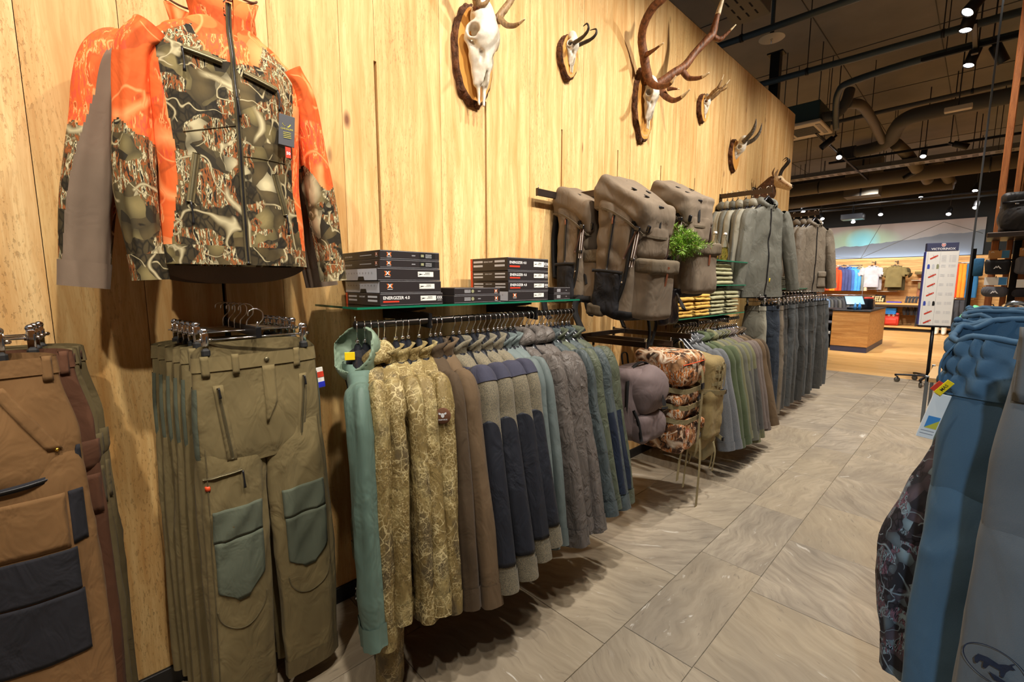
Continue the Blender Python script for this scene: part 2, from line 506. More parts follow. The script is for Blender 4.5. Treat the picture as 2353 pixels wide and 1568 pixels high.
def camo_crackle(name, a, b, c, pale, rough=.65):
    """printed earth pattern: soft patches under fine pale cracks and specks"""
    m = Mt(name, rough); v = m.coord()
    w = m.n('ShaderNodeTexNoise', i_Vector=v, i_Scale=22, i_Detail=3).outputs['Color']
    wv = m.n('ShaderNodeVectorMath', operation='MULTIPLY_ADD', i_0=w, i_1=(.035, .035, .035), i_2=v).outputs[0]
    st = m.n('ShaderNodeMapping', i_Vector=wv, i_Scale=(1, 1, .6)).outputs[0]
    col = m.ramp(m.noise(st, 9, 3, .55), [(.36, a), (.45, b), (.55, b), (.60, c), (.72, a)])
    for sc, lo, am in ((26, .05, .75), (60, .07, .6)):
        cr = m.voro(wv, sc, 'DISTANCE_TO_EDGE')
        mk = m.ramp(m.noise(v, sc * .28, 2), [(.48, (0, 0, 0)), (.60, (1, 1, 1))])
        col = m.mix(m.math('MULTIPLY', m.math('MULTIPLY', m.ramp(cr, [(lo * .4, (1, 1, 1)), (lo, (0, 0, 0))]), mk), am), col, pale)
    sp = m.ramp(m.noise(v, 170, 2, .6), [(.56, (0, 0, 0)), (.62, (1, 1, 1))])
    mk = m.ramp(m.noise(st, 11, 2), [(.47, (0, 0, 0)), (.58, (1, 1, 1))])
    col = m.mix(m.math('MULTIPLY', m.math('MULTIPLY', sp, mk), .6), col, pale)
    dk = m.ramp(m.noise(v, 120, 2, .6), [(.60, (0, 0, 0)), (.66, (1, 1, 1))])
    col = m.mix(m.math('MULTIPLY', dk, .5), col, tuple(x * .4 for x in a))
    m.base(col); m.b.inputs['Specular IOR Level'].default_value = .35
    wrk = m.noise(m.coord(scale=(1, 1, .6)), 12, 4, .6, .8)
    m.bump(wrk, .8, .02)
# ---- materials of the place
mat_wood('pine_wall', srgb(238, 204, 146), srgb(208, 158, 94), srgb(124, 76, 40), 'z', .6, .42, .14)
mat_wood('oak_panel', srgb(222, 172, 106), srgb(184, 128, 68), srgb(84, 48, 22), 'x', .5, .2, .12, .8)
mat_wood('oak_floor', srgb(232, 188, 122), srgb(202, 150, 86), srgb(120, 76, 36), 'x', .38, .1, .16, .8)
mat_wood('oak_post', srgb(178, 112, 62), srgb(122, 68, 34), srgb(66, 34, 16), 'z', .5, .2, .15)
mat_wood('plaque_wood', srgb(226, 170, 92), srgb(206, 140, 60), srgb(150, 90, 40), 'z', .35, .1, .1)
def _stone():
    m = Mt('stone_tile', .42)
    c = m.coord()
    oi0 = m.n('ShaderNodeObjectInfo').outputs['Random']
    c = m.n('ShaderNodeVectorRotate', rotation_type='Z_AXIS', i_Vector=c, i_Angle=m.math('MULTIPLY', oi0, 25.0)).outputs[0]
    w = m.n('ShaderNodeTexNoise', i_Vector=c, i_Scale=2.2, i_Detail=3).outputs['Color']
    wv = m.n('ShaderNodeVectorMath', operation='MULTIPLY_ADD', i_0=w, i_1=(.30, .30, .30), i_2=c).outputs[0]
    band = m.noise(m.n('ShaderNodeMapping', i_Vector=wv, i_Scale=(11, 1.5, 1)).outputs[0], 2.4, 5, .62)
    cloud = m.noise(c, 2.2, 3)
    col = m.ramp(band, [(.25, srgb(124, 113, 99)), (.45, srgb(158, 146, 129)), (.62, srgb(180, 167, 148)), (.8, srgb(200, 189, 170))])
    oi = m.n('ShaderNodeObjectInfo').outputs['Random']
    col = m.mix(m.ramp(oi, [(0, (.1, .1, .1)), (1, (.55, .55, .55))]), col, srgb(172, 154, 124))
    col = m.mix(m.math('MULTIPLY', m.ramp(cloud, [(.35, (1, 1, 1)), (.6, (0, 0, 0))]), .4), col, srgb(112, 104, 95))
    # pale veins drawn out along the layering
    vn = m.noise(m.n('ShaderNodeMapping', i_Vector=wv, i_Scale=(7, 1.3, 1)).outputs[0], 3.2, 4, .6)
    vm = m.math('MULTIPLY', m.ramp(vn, [(.64, (0, 0, 0)), (.69, (1, 1, 1))]), m.ramp(m.noise(c, 3.0, 2), [(.42, (0, 0, 0)), (.6, (1, 1, 1))]))
    col = m.mix(m.math('MULTIPLY', vm, .8), col, srgb(226, 219, 206))
    dk = m.ramp(m.noise(m.n('ShaderNodeMapping', i_Vector=wv, i_Scale=(26, 3, 1)).outputs[0], 3, 4, .7), [(.30, (1, 1, 1)), (.40, (0, 0, 0))])
    col = m.mix(m.math('MULTIPLY', dk, .5), col, srgb(84, 78, 72))
    m.base(col)
    m.set(Roughness=m.ramp(band, [(.3, (.5, .5, .5)), (.7, (.34, .34, .34))]))
    m.bump(m.math('ADD', band, m.math('MULTIPLY', m.noise(c, 60, 3), .25)), .12, .004)
_stone()
plain('grout', srgb(188, 176, 156), .9)
def _ceil():
    m = Mt('ceiling_board', .9)
    c = m.coord(rnd=False)
    col = m.ramp(m.noise(c, .8, 4, .6), [(.3, srgb(112, 108, 102)), (.7, srgb(132, 127, 119))])
    m.base(col)
_ceil()
plain('black_gap', (.006, .006, .006), .9)
plain('black_paint', (.012, .012, .013), .55)
plain('black_metal', (.018, .018, .02), .4, .6)
plain('dark_metal', srgb(74, 64, 58), .38, .75)
plain('rail_metal', srgb(60, 56, 54), .3, .8)
plain('grey_duct', srgb(92, 86, 76), .6, .2)
plain('insulation', srgb(72, 70, 66), .8)
plain('galvanised', srgb(112, 110, 104), .45, .6)
plain('pipe_blue', srgb(54, 66, 72), .45, .3)
plain('unit_green', srgb(40, 62, 62), .5)
plain('cream_metal', srgb(198, 184, 160), .5)
plain('chrome', (.82, .82, .84), .13, 1.0)
plain('brass', srgb(214, 168, 66), .25, 1.0)
plain('black_plastic', (.010, .011, .015), .22)
plain('black_rubber', (.012, .012, .013), .7)
plain('white_card', srgb(238, 236, 230), .5)
plain('box_black', srgb(44, 40, 42), .42)
plain('box_side', srgb(58, 54, 58), .45)
plain('box_silver', srgb(196, 200, 212), .4)
plain('box_orange', srgb(222, 78, 34), .5)
plain('logo_orange', srgb(236, 112, 34), .5)
plain('print_white', srgb(236, 236, 238), .5)
plain('print_grey', srgb(150, 150, 156), .5)
plain('print_pale', srgb(206, 208, 214), .5)
plain('print_red', srgb(206, 62, 40), .5)
plain('print_navy', srgb(62, 66, 96), .5)
plain('print_blue', srgb(58, 78, 176), .5)
plain('print_black', srgb(24, 24, 26), .5)
plain('print_gold', srgb(206, 196, 70), .5)
plain('print_olive', srgb(150, 152, 118), .5)
def _glass(name, col, ior=1.45, rough=.0, t=1.0):
    m = Mt(name, rough, 0, col); m.set(Transmission_Weight=t, IOR=ior)
    return m
_glass('shelf_glass', (.86, .97, .91), 1.3)
_glass('glass_edge', (.02, .36, .20), 1.45, .25, .55)
_glass('clear_glass', (.97, .98, .96), 1.45)
_glass('pane_glass', (.93, .98, .97), 1.1)
_glass('acrylic', (.96, .97, .98), 1.1)
_glass('oil', srgb(236, 220, 120), 1.4)
def _lamp(name, col, st):
    m = Mt(name, .5, 0, (0, 0, 0)); m.set(Emission_Color=(*col, 1), Emission_Strength=st)
_lamp('lamp_lens', (1.0, .97, .94), 28.0)
def _mural():
    m = Mt('mural', .8)
    tc = m.n('ShaderNodeTexCoord').outputs['Object']
    sx = m.n('ShaderNodeSeparateXYZ', i_0=tc).outputs
    # sky: grey rose, with projected northern light painted into colour, over a grey-blue ridge
    bx = m.math('MULTIPLY', m.math('ADD', sx[0], 1.05), .9)
    bz = m.math('MULTIPLY', m.math('ADD', sx[2], -2.86), 2.2)
    rr = m.math('ADD', m.math('MULTIPLY', bx, bx), m.math('MULTIPLY', bz, bz))
    sky = m.ramp(m.math('MULTIPLY', m.math('ADD', sx[2], -2.3), .9), [(0, srgb(128, 138, 144)), (1, srgb(134, 118, 110))])
    g1 = m.ramp(rr, [(0.0, (1, 1, 1)), (1.0, (0, 0, 0))])
    sky = m.mix(m.math('MULTIPLY', g1, .85), sky, srgb(138, 168, 138))
    bx2 = m.math('MULTIPLY', m.math('ADD', sx[0], 1.0), 1.9)
    r2 = m.math('ADD', m.math('MULTIPLY', bx2, bx2), m.math('MULTIPLY', bz, bz))
    sky = m.mix(m.ramp(r2, [(0.05, (1, 1, 1)), (.9, (0, 0, 0))]), sky, srgb(116, 180, 194))
    prof = m.n('ShaderNodeTexNoise', i_Vector=m.n('ShaderNodeCombineXYZ', i_0=sx[0]).outputs[0], i_Scale=1.6, i_Detail=6, i_Roughness=.45).outputs['Fac']
    ridge = m.math('ADD', m.math('MULTIPLY', prof, .28), m.math('ADD', m.math('MULTIPLY', sx[0], .10), 2.68))
    under = m.math('LESS_THAN', sx[2], ridge)
    hill = m.ramp(m.math('MULTIPLY', m.math('ADD', sx[2], -2.25), 1.4), [(0, srgb(104, 114, 128)), (.8, srgb(94, 98, 106))])
    m.base(m.mix(under, sky, hill))
_mural()

# ---- cloth
fabric('f_olive', srgb(112, 99, 67), sheen=.15, wr=.3)
fabric('f_olive_dark', srgb(84, 74, 50), sheen=.15)
fabric('f_knee', srgb(86, 92, 78), weave=420, sheen=.1)
fabric('f_brown', srgb(125, 93, 58), sheen=.15, wr=.3)
fabric('f_khaki', srgb(103, 90, 61), sheen=.15, wr=.3)
fabric('f_rust', srgb(92, 60, 42), sheen=.1)
fabric('f_black', srgb(38, 38, 44), weave=500, sheen=.1, wr=.35)
fabric('f_navy_patch', srgb(31, 34, 43), weave=500, sheen=.1, rough=.6, wr=.35)
fabric('f_yoke', srgb(58, 59, 76), weave=500, sheen=.2)
fabric('f_sage', srgb(93, 116, 106), rough=.55, sheen=.1, wr=.5, wscale=9)
fabric('f_sage_light', srgb(117, 136, 117), rough=.55, sheen=.1, wr=.5, wscale=9)
fabric('f_umber', srgb(97, 79, 58), sheen=.2, wr=.25)
fabric('f_umber_dark', srgb(74, 60, 44), sheen=.2)
fabric('f_wool', srgb(83, 81, 72), weave=200, sheen=.3, wr=.2, heather=.9, tw=srgb(132, 122, 100))
fabric('f_steel', srgb(96, 107, 107), sheen=.1, rough=.6, wr=.2)
fabric('f_taupe', srgb(92, 86, 82), rough=.5, sheen=.1, wr=.55, wscale=22)
fabric('f_moss', srgb(80, 86, 71), rough=.55, sheen=.1, wr=.5, wscale=20)
fabric('f_lead', srgb(71, 80, 82), rough=.55, sheen=.1, wr=.5, wscale=20)
fabric('f_navy', srgb(30, 39, 56), rough=.55, sheen=.1, wr=.4)
fabric('f_fleece_grey', srgb(81, 83, 86), weave=160, heather=.7, sheen=.4, wr=.15)
fabric('f_green', srgb(69, 79, 54), sheen=.3, wr=.2)
fabric('f_green_light', srgb(101, 100, 72), sheen=.2, wr=.2)
fabric('f_greygreen', srgb(91, 91, 80), sheen=.2, wr=.2)
fabric('f_mauve', srgb(100, 89, 83), sheen=.2, wr=.2)
fabric('f_pack', srgb(112, 99, 84), weave=600, sheen=.15, wr=.35, wscale=9)
fabric('f_pack_dark', srgb(94, 83, 67), weave=600, sheen=.1, wr=.3)
fabric('f_packpurple', srgb(113, 99, 99), weave=600, sheen=.1, wr=.35, wscale=8)
fabric('f_tan', srgb(142, 124, 83), weave=600, sheen=.1, wr=.3)
fabric('f_tan_strap', srgb(138, 126, 92), weave=300, sheen=0)
fabric('f_strap', srgb(30, 29, 30), weave=300, sheen=0, wr=.1)
fabric('f_stripe', srgb(78, 56, 48), weave=300, sheen=0, wr=.1)
fabric('f_mesh', srgb(34, 34, 38), weave=260, sheen=0, wr=.5)
plain('leather', srgb(128, 76, 54), .45)
fabric('f_grey_field', srgb(136, 133, 119), rough=.6, sheen=.1, wr=.4, wscale=9)
fabric('f_grey_field_dark', srgb(94, 94, 86), rough=.6, sheen=.1, wr=.3)
fabric('f_field_brown', srgb(116, 106, 92), rough=.6, sheen=.1, wr=.4)
fabric('f_slate', srgb(74, 74, 72), rough=.6, sheen=.1, wr=.4)
fabric('f_slate_navy', srgb(56, 64, 76), rough=.55, sheen=.1, wr=.5)
fabric('f_denim_grey', srgb(84, 87, 88), rough=.7, sheen=.1, wr=.4)
fabric('f_mustard', srgb(196, 156, 74), sheen=.2, wr=.2)
fabric('f_fold_green', srgb(150, 148, 116), sheen=.2, wr=.2)
fabric('f_fold_dark', srgb(92, 92, 72), sheen=.2, wr=.2)
fabric('f_bluepant', srgb(64, 92, 114), weave=800, sheen=.2, wr=.25, wscale=8)
fabric('f_greybluepant', srgb(92, 98, 102), weave=800, sheen=.2, wr=.25, wscale=8)
fabric('f_tealjacket', srgb(70, 96, 100), sheen=.1)
fabric('f_fleece_brown', srgb(122, 104, 88), weave=500, sheen=.4, wr=.12)
fabric('f_blackbag', srgb(34, 34, 36), rough=.45, sheen=.1, wr=.7, wscale=7)
fabric('f_greybag', srgb(86, 86, 92), sheen=.1, wr=.5)
fabric('f_blackbagshine', srgb(26, 24, 28), rough=.35, sheen=0, wr=.7, wscale=12)
for nm, c in dict(orange=(236, 140, 40), red=(226, 74, 34), rust2=(170, 66, 34), navy2=(66, 72, 116), blue2=(66, 104, 168), sky=(74, 150, 216), greyjk=(128, 124, 112), beige=(214, 186, 150), greytee=(176, 170, 174), olivetee=(112, 98, 60), olivetee_dark=(70, 60, 34), neon=(196, 206, 40), mint=(120, 214, 160), cream=(216, 206, 188), petrol=(44, 96, 136), charcoal=(58, 58, 62), denim=(92, 110, 136)).items():
    fabric('c_' + nm, srgb(*c), sheen=.1, wr=.2)
camo('camo_tree', srgb(44, 38, 26), srgb(98, 84, 54), srgb(136, 122, 80), srgb(200, 188, 150), srgb(150, 84, 40), 1.35)
camo('camo_orange', srgb(228, 98, 42), srgb(240, 110, 50), srgb(246, 128, 66), srgb(250, 160, 100), srgb(226, 88, 56), .8, bark=.3)
camo_crackle('camo_gold', srgb(92, 80, 56), srgb(124, 106, 64), srgb(150, 134, 88), srgb(206, 190, 142))
camo('camo_pack', srgb(58, 40, 30), srgb(150, 98, 58), srgb(186, 140, 96), srgb(232, 214, 188), srgb(206, 120, 50), 1.5, wr=.5)
camo('camo_violet', srgb(34, 34, 40), srgb(74, 66, 74), srgb(92, 104, 112), srgb(128, 150, 160), srgb(112, 80, 92), 2.0)
camo('camo_woodland', srgb(60, 66, 46), srgb(108, 118, 84), srgb(134, 140, 100), srgb(164, 160, 120), srgb(90, 70, 46), .6, bark=0)
# ---- bone, antler, bark, fur
def _org(name, a, b, sc, rough, st, axis=(1, 1, 1), dist=.01):
    m = Mt(name, rough); c = m.coord(scale=axis)
    n = m.noise(c, sc, 4, .6)
    m.base(m.ramp(n, [(.32, a), (.68, b)])); m.bump(n, st, dist)
_org('bone', srgb(206, 196, 176), srgb(240, 236, 226), 16, .5, .15)
_org('antler', srgb(72, 40, 22), srgb(142, 88, 52), 60, .55, .5, (1, 1, .35))
_org('antler_tip', srgb(214, 190, 150), srgb(240, 226, 196), 30, .4, .1)
_org('antler_grey', srgb(104, 76, 48), srgb(182, 150, 106), 70, .55, .5, (1, 1, .35))
_org('horn_black', srgb(34, 30, 28), srgb(64, 56, 50), 60, .4, .3, (1, 1, 3))
_org('horn_grey', srgb(70, 64, 56), srgb(118, 106, 92), 60, .45, .5, (1, 1, 3))
_org('bark', srgb(50, 28, 18), srgb(126, 82, 54), 38, .9, 1.0, (1, 1, .6), .02)
_org('fur_brown', srgb(66, 42, 26), srgb(128, 88, 56), 120, .85, .6, (1, 1, .4))
_org('fur_cream', srgb(196, 160, 116), srgb(236, 212, 172), 120, .85, .5, (1, 1, .5))
_org('fur_tan', srgb(150, 108, 70), srgb(206, 166, 120), 120, .85, .5, (1, 1, .5))
_org('leaf_green', srgb(62, 110, 24), srgb(150, 190, 60), 30, .5, .1)
_org('twig', srgb(90, 64, 34), srgb(130, 98, 58), 60, .8, .3)
plain('socket_dark', srgb(70, 44, 26), .9)
plain('eye_dark', (.01, .006, .004), .08)
plain('wood_pile', srgb(206, 176, 126), .7)
plain('card_kraft', srgb(196, 150, 96), .6)
plain('card_blue', srgb(70, 140, 200), .5)
plain('label_yellow', srgb(240, 206, 20), .5)
plain('label_blue', srgb(40, 50, 190), .5)
plain('table_wood', srgb(196, 160, 110), .5)
plain('steel_frame', srgb(120, 130, 140), .3, .9)
plain('screen_dark', srgb(40, 48, 56), .15)
plain('screen_blue', srgb(120, 160, 190), .2)
plain('case_red', srgb(200, 54, 34), .5)
plain('towel_blue', srgb(40, 130, 210), .7)
plain('zip_metal', srgb(120, 112, 86), .4, .7)
plain('pull_black', (.01, .01, .012), .4)
plain('tag_grey', srgb(84, 86, 92), .5)
# ================================================================== the shell
SEAM0, PITCH = .415, .6345
seams = [SEAM0 + PITCH * k for k in range(-4, 11)]
WTOP, SLOT = 3.67, 2.41
Y0, Y1 = -2.2, 7.1
wall = part('wall_left', box((-.14, (Y0 + Y1) / 2, WTOP / 2), (.22, Y1 - Y0, WTOP)), 'black_gap', smooth=False)
struct(wall)
rw = random.Random(3)
edges = []
bounds = [Y0] + seams + [Y1]
for a, b in zip(bounds[:-1], bounds[1:]):
    w = b - a
    if w < .06: continue
    if w < .45: cuts = []
    elif rw.random() < .6: cuts = [a + w * rw.uniform(.36, .64)]
    else: cuts = [a + w * rw.uniform(.25, .4), a + w * rw.uniform(.6, .78)]
    pts = [a] + cuts + [b]
    for i, (p, q) in enumerate(zip(pts[:-1], pts[1:])):
        edges.append((p, q, i == 0 and p > Y0 + .01, i == len(pts) - 2 and q < Y1 - .01))
G_ = .0065
for p, q, sl, sr in edges:
    g = .0009
    lo = .075
    poly = []
    if sl: poly += [(p + G_, lo), ]
    else: poly += [(p + g, lo)]
    if sr: poly += [(q - G_, lo), (q - G_, SLOT), (q - g, SLOT)]
    else: poly += [(q - g, lo)]
    poly += [(q - g, WTOP), (p + g, WTOP)]
    if sl: poly += [(p + g, SLOT), (p + G_, SLOT)]
    o = part('plank', prism(poly, .032, 'x', -.032 + rw.uniform(-.0012, .0008)), 'pine_wall', wall, smooth=False)
# end face of the wall and its cap
part('end_board', box((-.125, Y1 + .011, WTOP / 2), (.25, .02, WTOP), .002), 'pine_wall', wall, smooth=False)
bb = part('baseboard_left', box((.004, (Y0 + Y1) / 2, .037), (.012, Y1 - Y0, .074), .002), 'black_paint', smooth=False); struct(bb)

# stone floor, laid in rows along the wall
floor = part('floor', box((2.4, 3.55, -.03), (6.4, 11.1, .048)), 'grout', smooth=False); struct(floor)
cols = [(-.21, .39, .62, 2.06), (.39, .99, .62, 2.06), (.99, 1.29, .78, 2.36), (1.29, 1.89, .62, 2.21), (1.89, 2.19, .78, 2.0), (2.19, 2.79, .62, 1.9), (2.79, 3.39, .62, 2.1), (3.39, 3.69, .78, 2.2), (3.69, 4.29, .62, 2.0)]
_tile = {}
for x0, x1, ln, ph in cols:
    k0 = math.floor((-1.2 - ph) / ln)
    k = k0
    while ph + k * ln < 9.1:
        a = max(ph + k * ln, -1.9); b = min(ph + (k + 1) * ln, 9.1)
        k += 1
        if b - a < .03: continue
        key = (round(x1 - x0, 3), round(b - a, 3))
        if key not in _tile:
            me = G().add(*box((0, 0, 0), (x1 - x0 - .0028, b - a - .0028, .012), .0012)).mesh('tile', False)
            me.materials.append(MAT['stone_tile']); _tile[key] = me
        new_obj('tile', _tile[key], floor, ((x0 + x1) / 2, (a + b) / 2, -.0055 + rw.uniform(-.0002, .0002)), (0, 0, 0 if rw.random() < .5 else math.pi))
# oak floor beyond
wf = part('floor_oak', box((-.5, 14.2, -.03), (13, 10.2, .04)), 'black_gap', smooth=False); struct(wf)
me = G().add(*box((0, 0, 0), (12.9, .1365, .012), .001)).mesh('floor_board', False); me.materials.append(MAT['oak_floor'])
yy = 9.17; 
while yy < 19.2:
    new_obj('floor_board', me, wf, (-.5 + rw.uniform(-.02, .02), yy, -.0055)); yy += .138
# ceiling
ceil = part('ceiling', box((0, 8.8, 5.25), (16, 24, .06)), 'ceiling_board', smooth=False); struct(ceil)
for i, x in enumerate(np.arange(-7.6, 7.6, 1.25)):
    part('board_joint', box((x, 8.8, 5.214), (.008, 23.8, .012)), 'insulation', ceil, smooth=False)
for y in np.arange(-2.5, 20, 2.4):
    part('board_joint', box((0, y, 5.215), (15.8, .008, .010)), 'insulation', ceil, smooth=False)
# far wall: oak boards, printed panel over it
bw = part('wall_back', box((-1.0, 19.32, 2.6), (14, .1, 5.2)), 'black_gap', smooth=False); struct(bw)
zz = 0.0; heights = [.2, .19, .21, .18, .2, .19, .2, .21, .19, .2, .2, .11]
for hgt in heights:
    part('plank', box((-1.0, 19.255, zz + hgt / 2), (13.9, .03, hgt - .003), .002), 'oak_panel', bw, smooth=False); zz += hgt
mural = part('mountain_mural', box((-.9, 19.24, 2.83), (5.5, .06, 1.07), .002), 'mural', smooth=False, loc=(0, 0, 0))
tag(mural, 'wide grey mountain picture with projected turquoise northern light painted in, high on the far wall', 'mural')
for a, b in (((-2.4, 2.42), (-1.0, 2.3)), ((-1.0, 2.3), (-.55, 3.36)), ((-1.0, 2.3), (.95, 3.3)), ((.95, 3.3), (1.8, 2.9))):
    part('panel_joint', tube([(a[0], 19.207, a[1]), (b[0], 19.207, b[1])], .006, 4, 2), 'grey_duct', mural)
ww = part('wall_far_side', box((-6.6, 13.5, 2.6), (.1, 12, 5.2)), 'black_paint', smooth=False); struct(ww)
wr_ = part('wall_right', box((6.0, 8.0, 2.6), (.1, 23, 5.2)), 'oak_panel', smooth=False); struct(wr_)
# ================================================================== garment builders
def spow(x, e): return np.sign(x) * np.abs(x) ** e
def interp_path(ctrl, m=80):
    P = catmull(ctrl, m); T = np.gradient(P, axis=0); T /= np.linalg.norm(T, axis=1, keepdims=True)
    t = np.linspace(0, 1, m)
    def at(s): return np.stack([np.interp(s, t, P[:, k]) for k in range(3)], -1), np.stack([np.interp(s, t, T[:, k]) for k in range(3)], -1)
    return at
def prof(xs, ys):
    xs = np.asarray(xs, float); ys = np.asarray(ys, float)
    def f(s):
        # smooth piecewise profile
        i = np.clip(np.searchsorted(xs, s) - 1, 0, len(xs) - 2)
        t = np.clip((s - xs[i]) / (xs[i + 1] - xs[i]), 0, 1); t = t * t * (3 - 2 * t) * .6 + t * .4
        return ys[i] + (ys[i + 1] - ys[i]) * t
    return f
def limb(ctrl, A, B, seed=0, fold=.008, length=.0, crease=.5, n=2.3, lng=.6, fade=(0, .12)):
    """cloth tube S(theta, s): width A along the garment plane (xz), depth B along y"""
    path = interp_path(ctrl); L = np.linalg.norm(np.diff(np.asarray(ctrl, float), axis=0), axis=1).sum()
    fa = prof(*A); fb = prof(*B); e = 2 / n
    def S(th, s, off=0.0):
        th, s = np.broadcast_arrays(np.asarray(th, float), np.asarray(s, float))
        C, T = path(s)
        N = np.stack([-T[..., 2], np.zeros_like(s), T[..., 0]], -1)
        N = N / (np.linalg.norm(N, axis=-1, keepdims=True) + 1e-9)
        N = np.where(N[..., :1] < -.2, -N, N)
        c, sn = np.cos(th), np.sin(th)
        q = np.stack([c * 1.6, sn * 1.6, s * L * 2.4], -1)
        rg = lambda v, sd_: 1 - 2 * np.abs(noise(v, sd_)) - .35
        d = fold * lng * .9 * noise(q * np.array([1.5, 1.5, .8]), seed)                                  # broad swells
        d = d + fold * lng * .55 * rg(np.stack([c * 1.5 + s * L * .7, sn * 1.5, s * L * .9 + seed], -1), seed + 5)   # long drape folds
        skew = np.stack([c * 1.2 + s * L * 3.2, sn * 1.2 - s * L * 1.4, s * L * 3.4], -1)
        m1 = np.clip(noise(q * np.array([.8, .8, 1.1]), seed + 31) + .3, 0, 1)
        d = d + fold * .55 * m1 * rg(skew, seed + 13)                                                   # slanting pulls
        rid = rg(np.stack([c * 1.1 + 2.0 * s * L, sn * 1.1, s * L * 11 + 1.6 * c + .8 * sn], -1), seed + 9)
        msk = np.clip(noise(q * np.array([.9, .9, 1.3]), seed + 21) + .35, 0, 1)
        d = d + fold * crease * .8 * rid * msk * (np.exp(-((s - .5) / .22) ** 2) + .45 * smoothstep(.75, .97, s) + .25 * smoothstep(.3, .05, s))
        d = d * smoothstep(fade[0], fade[1], s) + off
        return C + N * (spow(c, e) * fa(s) + c * d)[..., None] + np.array([0, 1., 0]) * (spow(sn, e) * fb(s) + sn * d)[..., None]
    return S
def torso(L, W, Tk, seed=0, fold=.008, n=2.6, rise=0.0, gather=0.0, sway=0.0):
    """cloth body S(theta, d): d metres below the neck or waist, W/Tk profiles of half width and half depth"""
    fw = prof(*W); ft = prof(*Tk); e = 2 / n
    def S(th, d, off=0.0):
        th, d = np.broadcast_arrays(np.asarray(th, float), np.asarray(d, float))
        c, sn = np.cos(th), np.sin(th)
        x = spow(c, e) * fw(d); y = spow(sn, e) * ft(d)
        amp = smoothstep(.08, L, d)
        q = np.stack([x * 11, np.sign(sn) * 3 + y * 0, d * 2.2], -1)
        f = fold * (1.2 * amp * noise(q, seed) + .45 * noise(np.stack([x * 16, y * 16, d * 9], -1), seed + 3) + .6 * (.65 - 2 * np.abs(noise(np.stack([x * 7 + d * 5, np.sign(sn) * 3 + y * 0, d * 6 - np.abs(x) * 5], -1), seed + 7))) * smoothstep(.03, .14, d))
        y = y + np.sign(sn) * f * np.abs(sn) ** .5 + off * sn + sway * d
        x = x + off * c
        z = -d
        if rise: z = z + rise * smoothstep(-.2, 1, sn) * smoothstep(.2, 0, d)
        if gather:
            row = np.floor(d / .034)
            g = gather * (.45 + np.sin(th * 25 + 1.7 * row + 2.5 * noise(np.stack([th * 4, row * 3.3, d * 0], -1), seed))) * np.abs(np.sin(np.pi * d / .034)) ** .6 * (d < .102)
            x = x + g * c; y = y + g * sn; z = z + gather * 1.2 * noise(np.stack([th * 4, d * 0, d * 0], -1), seed + 1) * smoothstep(.05, 0, d)
        return np.stack([x, y, z], -1)
    return S
def skin(S, t0, t1, nt, s, off=0.0, close=True, dz=0.0):
    th = np.linspace(t0, t1, nt, endpoint=not close)
    P = S(th[:, None], np.asarray(s)[None, :], off)
    P = P + np.array([0, 0, dz])
    return grid(P, close_u=close)
def patch(S, s0, s1, l, r, ns=14, nt=10, off=.003, dz=0.0, thick=True):
    """panel sewn onto a cloth surface: theta from l(s) to r(s), raised by off"""
    s = np.linspace(s0, s1, ns)
    lf = l if callable(l) else (lambda q: np.full_like(q, l)); rf = r if callable(r) else (lambda q: np.full_like(q, r))
    u = np.linspace(0, 1, nt)[:, None]
    th = lf(s)[None, :] * (1 - u) + rf(s)[None, :] * u
    P = S(th, np.broadcast_to(s[None, :], th.shape), off) + np.array([0, 0, dz])
    if thick:
        Q = S(th, np.broadcast_to(s[None, :], th.shape), off - .004) + np.array([0, 0, dz])
        P = np.concatenate([Q[:1], P, Q[-1:]], 0)
        P = np.concatenate([np.concatenate([Q[:1, :1], Q[:, :1], Q[-1:, :1]], 0), P, np.concatenate([Q[:1, -1:], Q[:, -1:], Q[-1:, -1:]], 0)], 1)
    return grid(P)
def front_th(S, x, s, lo=-math.pi, hi=0.0):
    """theta on the front side (y<0) whose x matches"""
    x, s = np.broadcast_arrays(np.asarray(x, float), np.asarray(s, float))
    a = np.full(x.shape, -math.pi + 1e-3); b = np.full(x.shape, -1e-3)
    for _ in range(26):
        m = (a + b) / 2; px = S(m, s)[..., 0]
        a = np.where(px < x, m, a); b = np.where(px < x, b, m)
    return (a + b) / 2
def fpatch(S, s0, s1, xl, xr, off=.003, ns=10, nt=8, dz=0.0, thick=True):
    """panel on the front given by x limits (functions of s)"""
    xlf = xl if callable(xl) else (lambda q: np.full_like(q, xl)); xrf = xr if callable(xr) else (lambda q: np.full_like(q, xr))
    return patch(S, s0, s1, lambda q: front_th(S, xlf(q), q), lambda q: front_th(S, xrf(q), q), ns, nt, off, dz, thick)
def fline(S, pts, off=.004, dz=0.0):
    """points (x, s) on the front surface"""
    pts = np.asarray(pts, float)
    th = front_th(S, pts[:, 0], pts[:, 1])
    return S(th, pts[:, 1], off) + np.array([0, 0, dz])

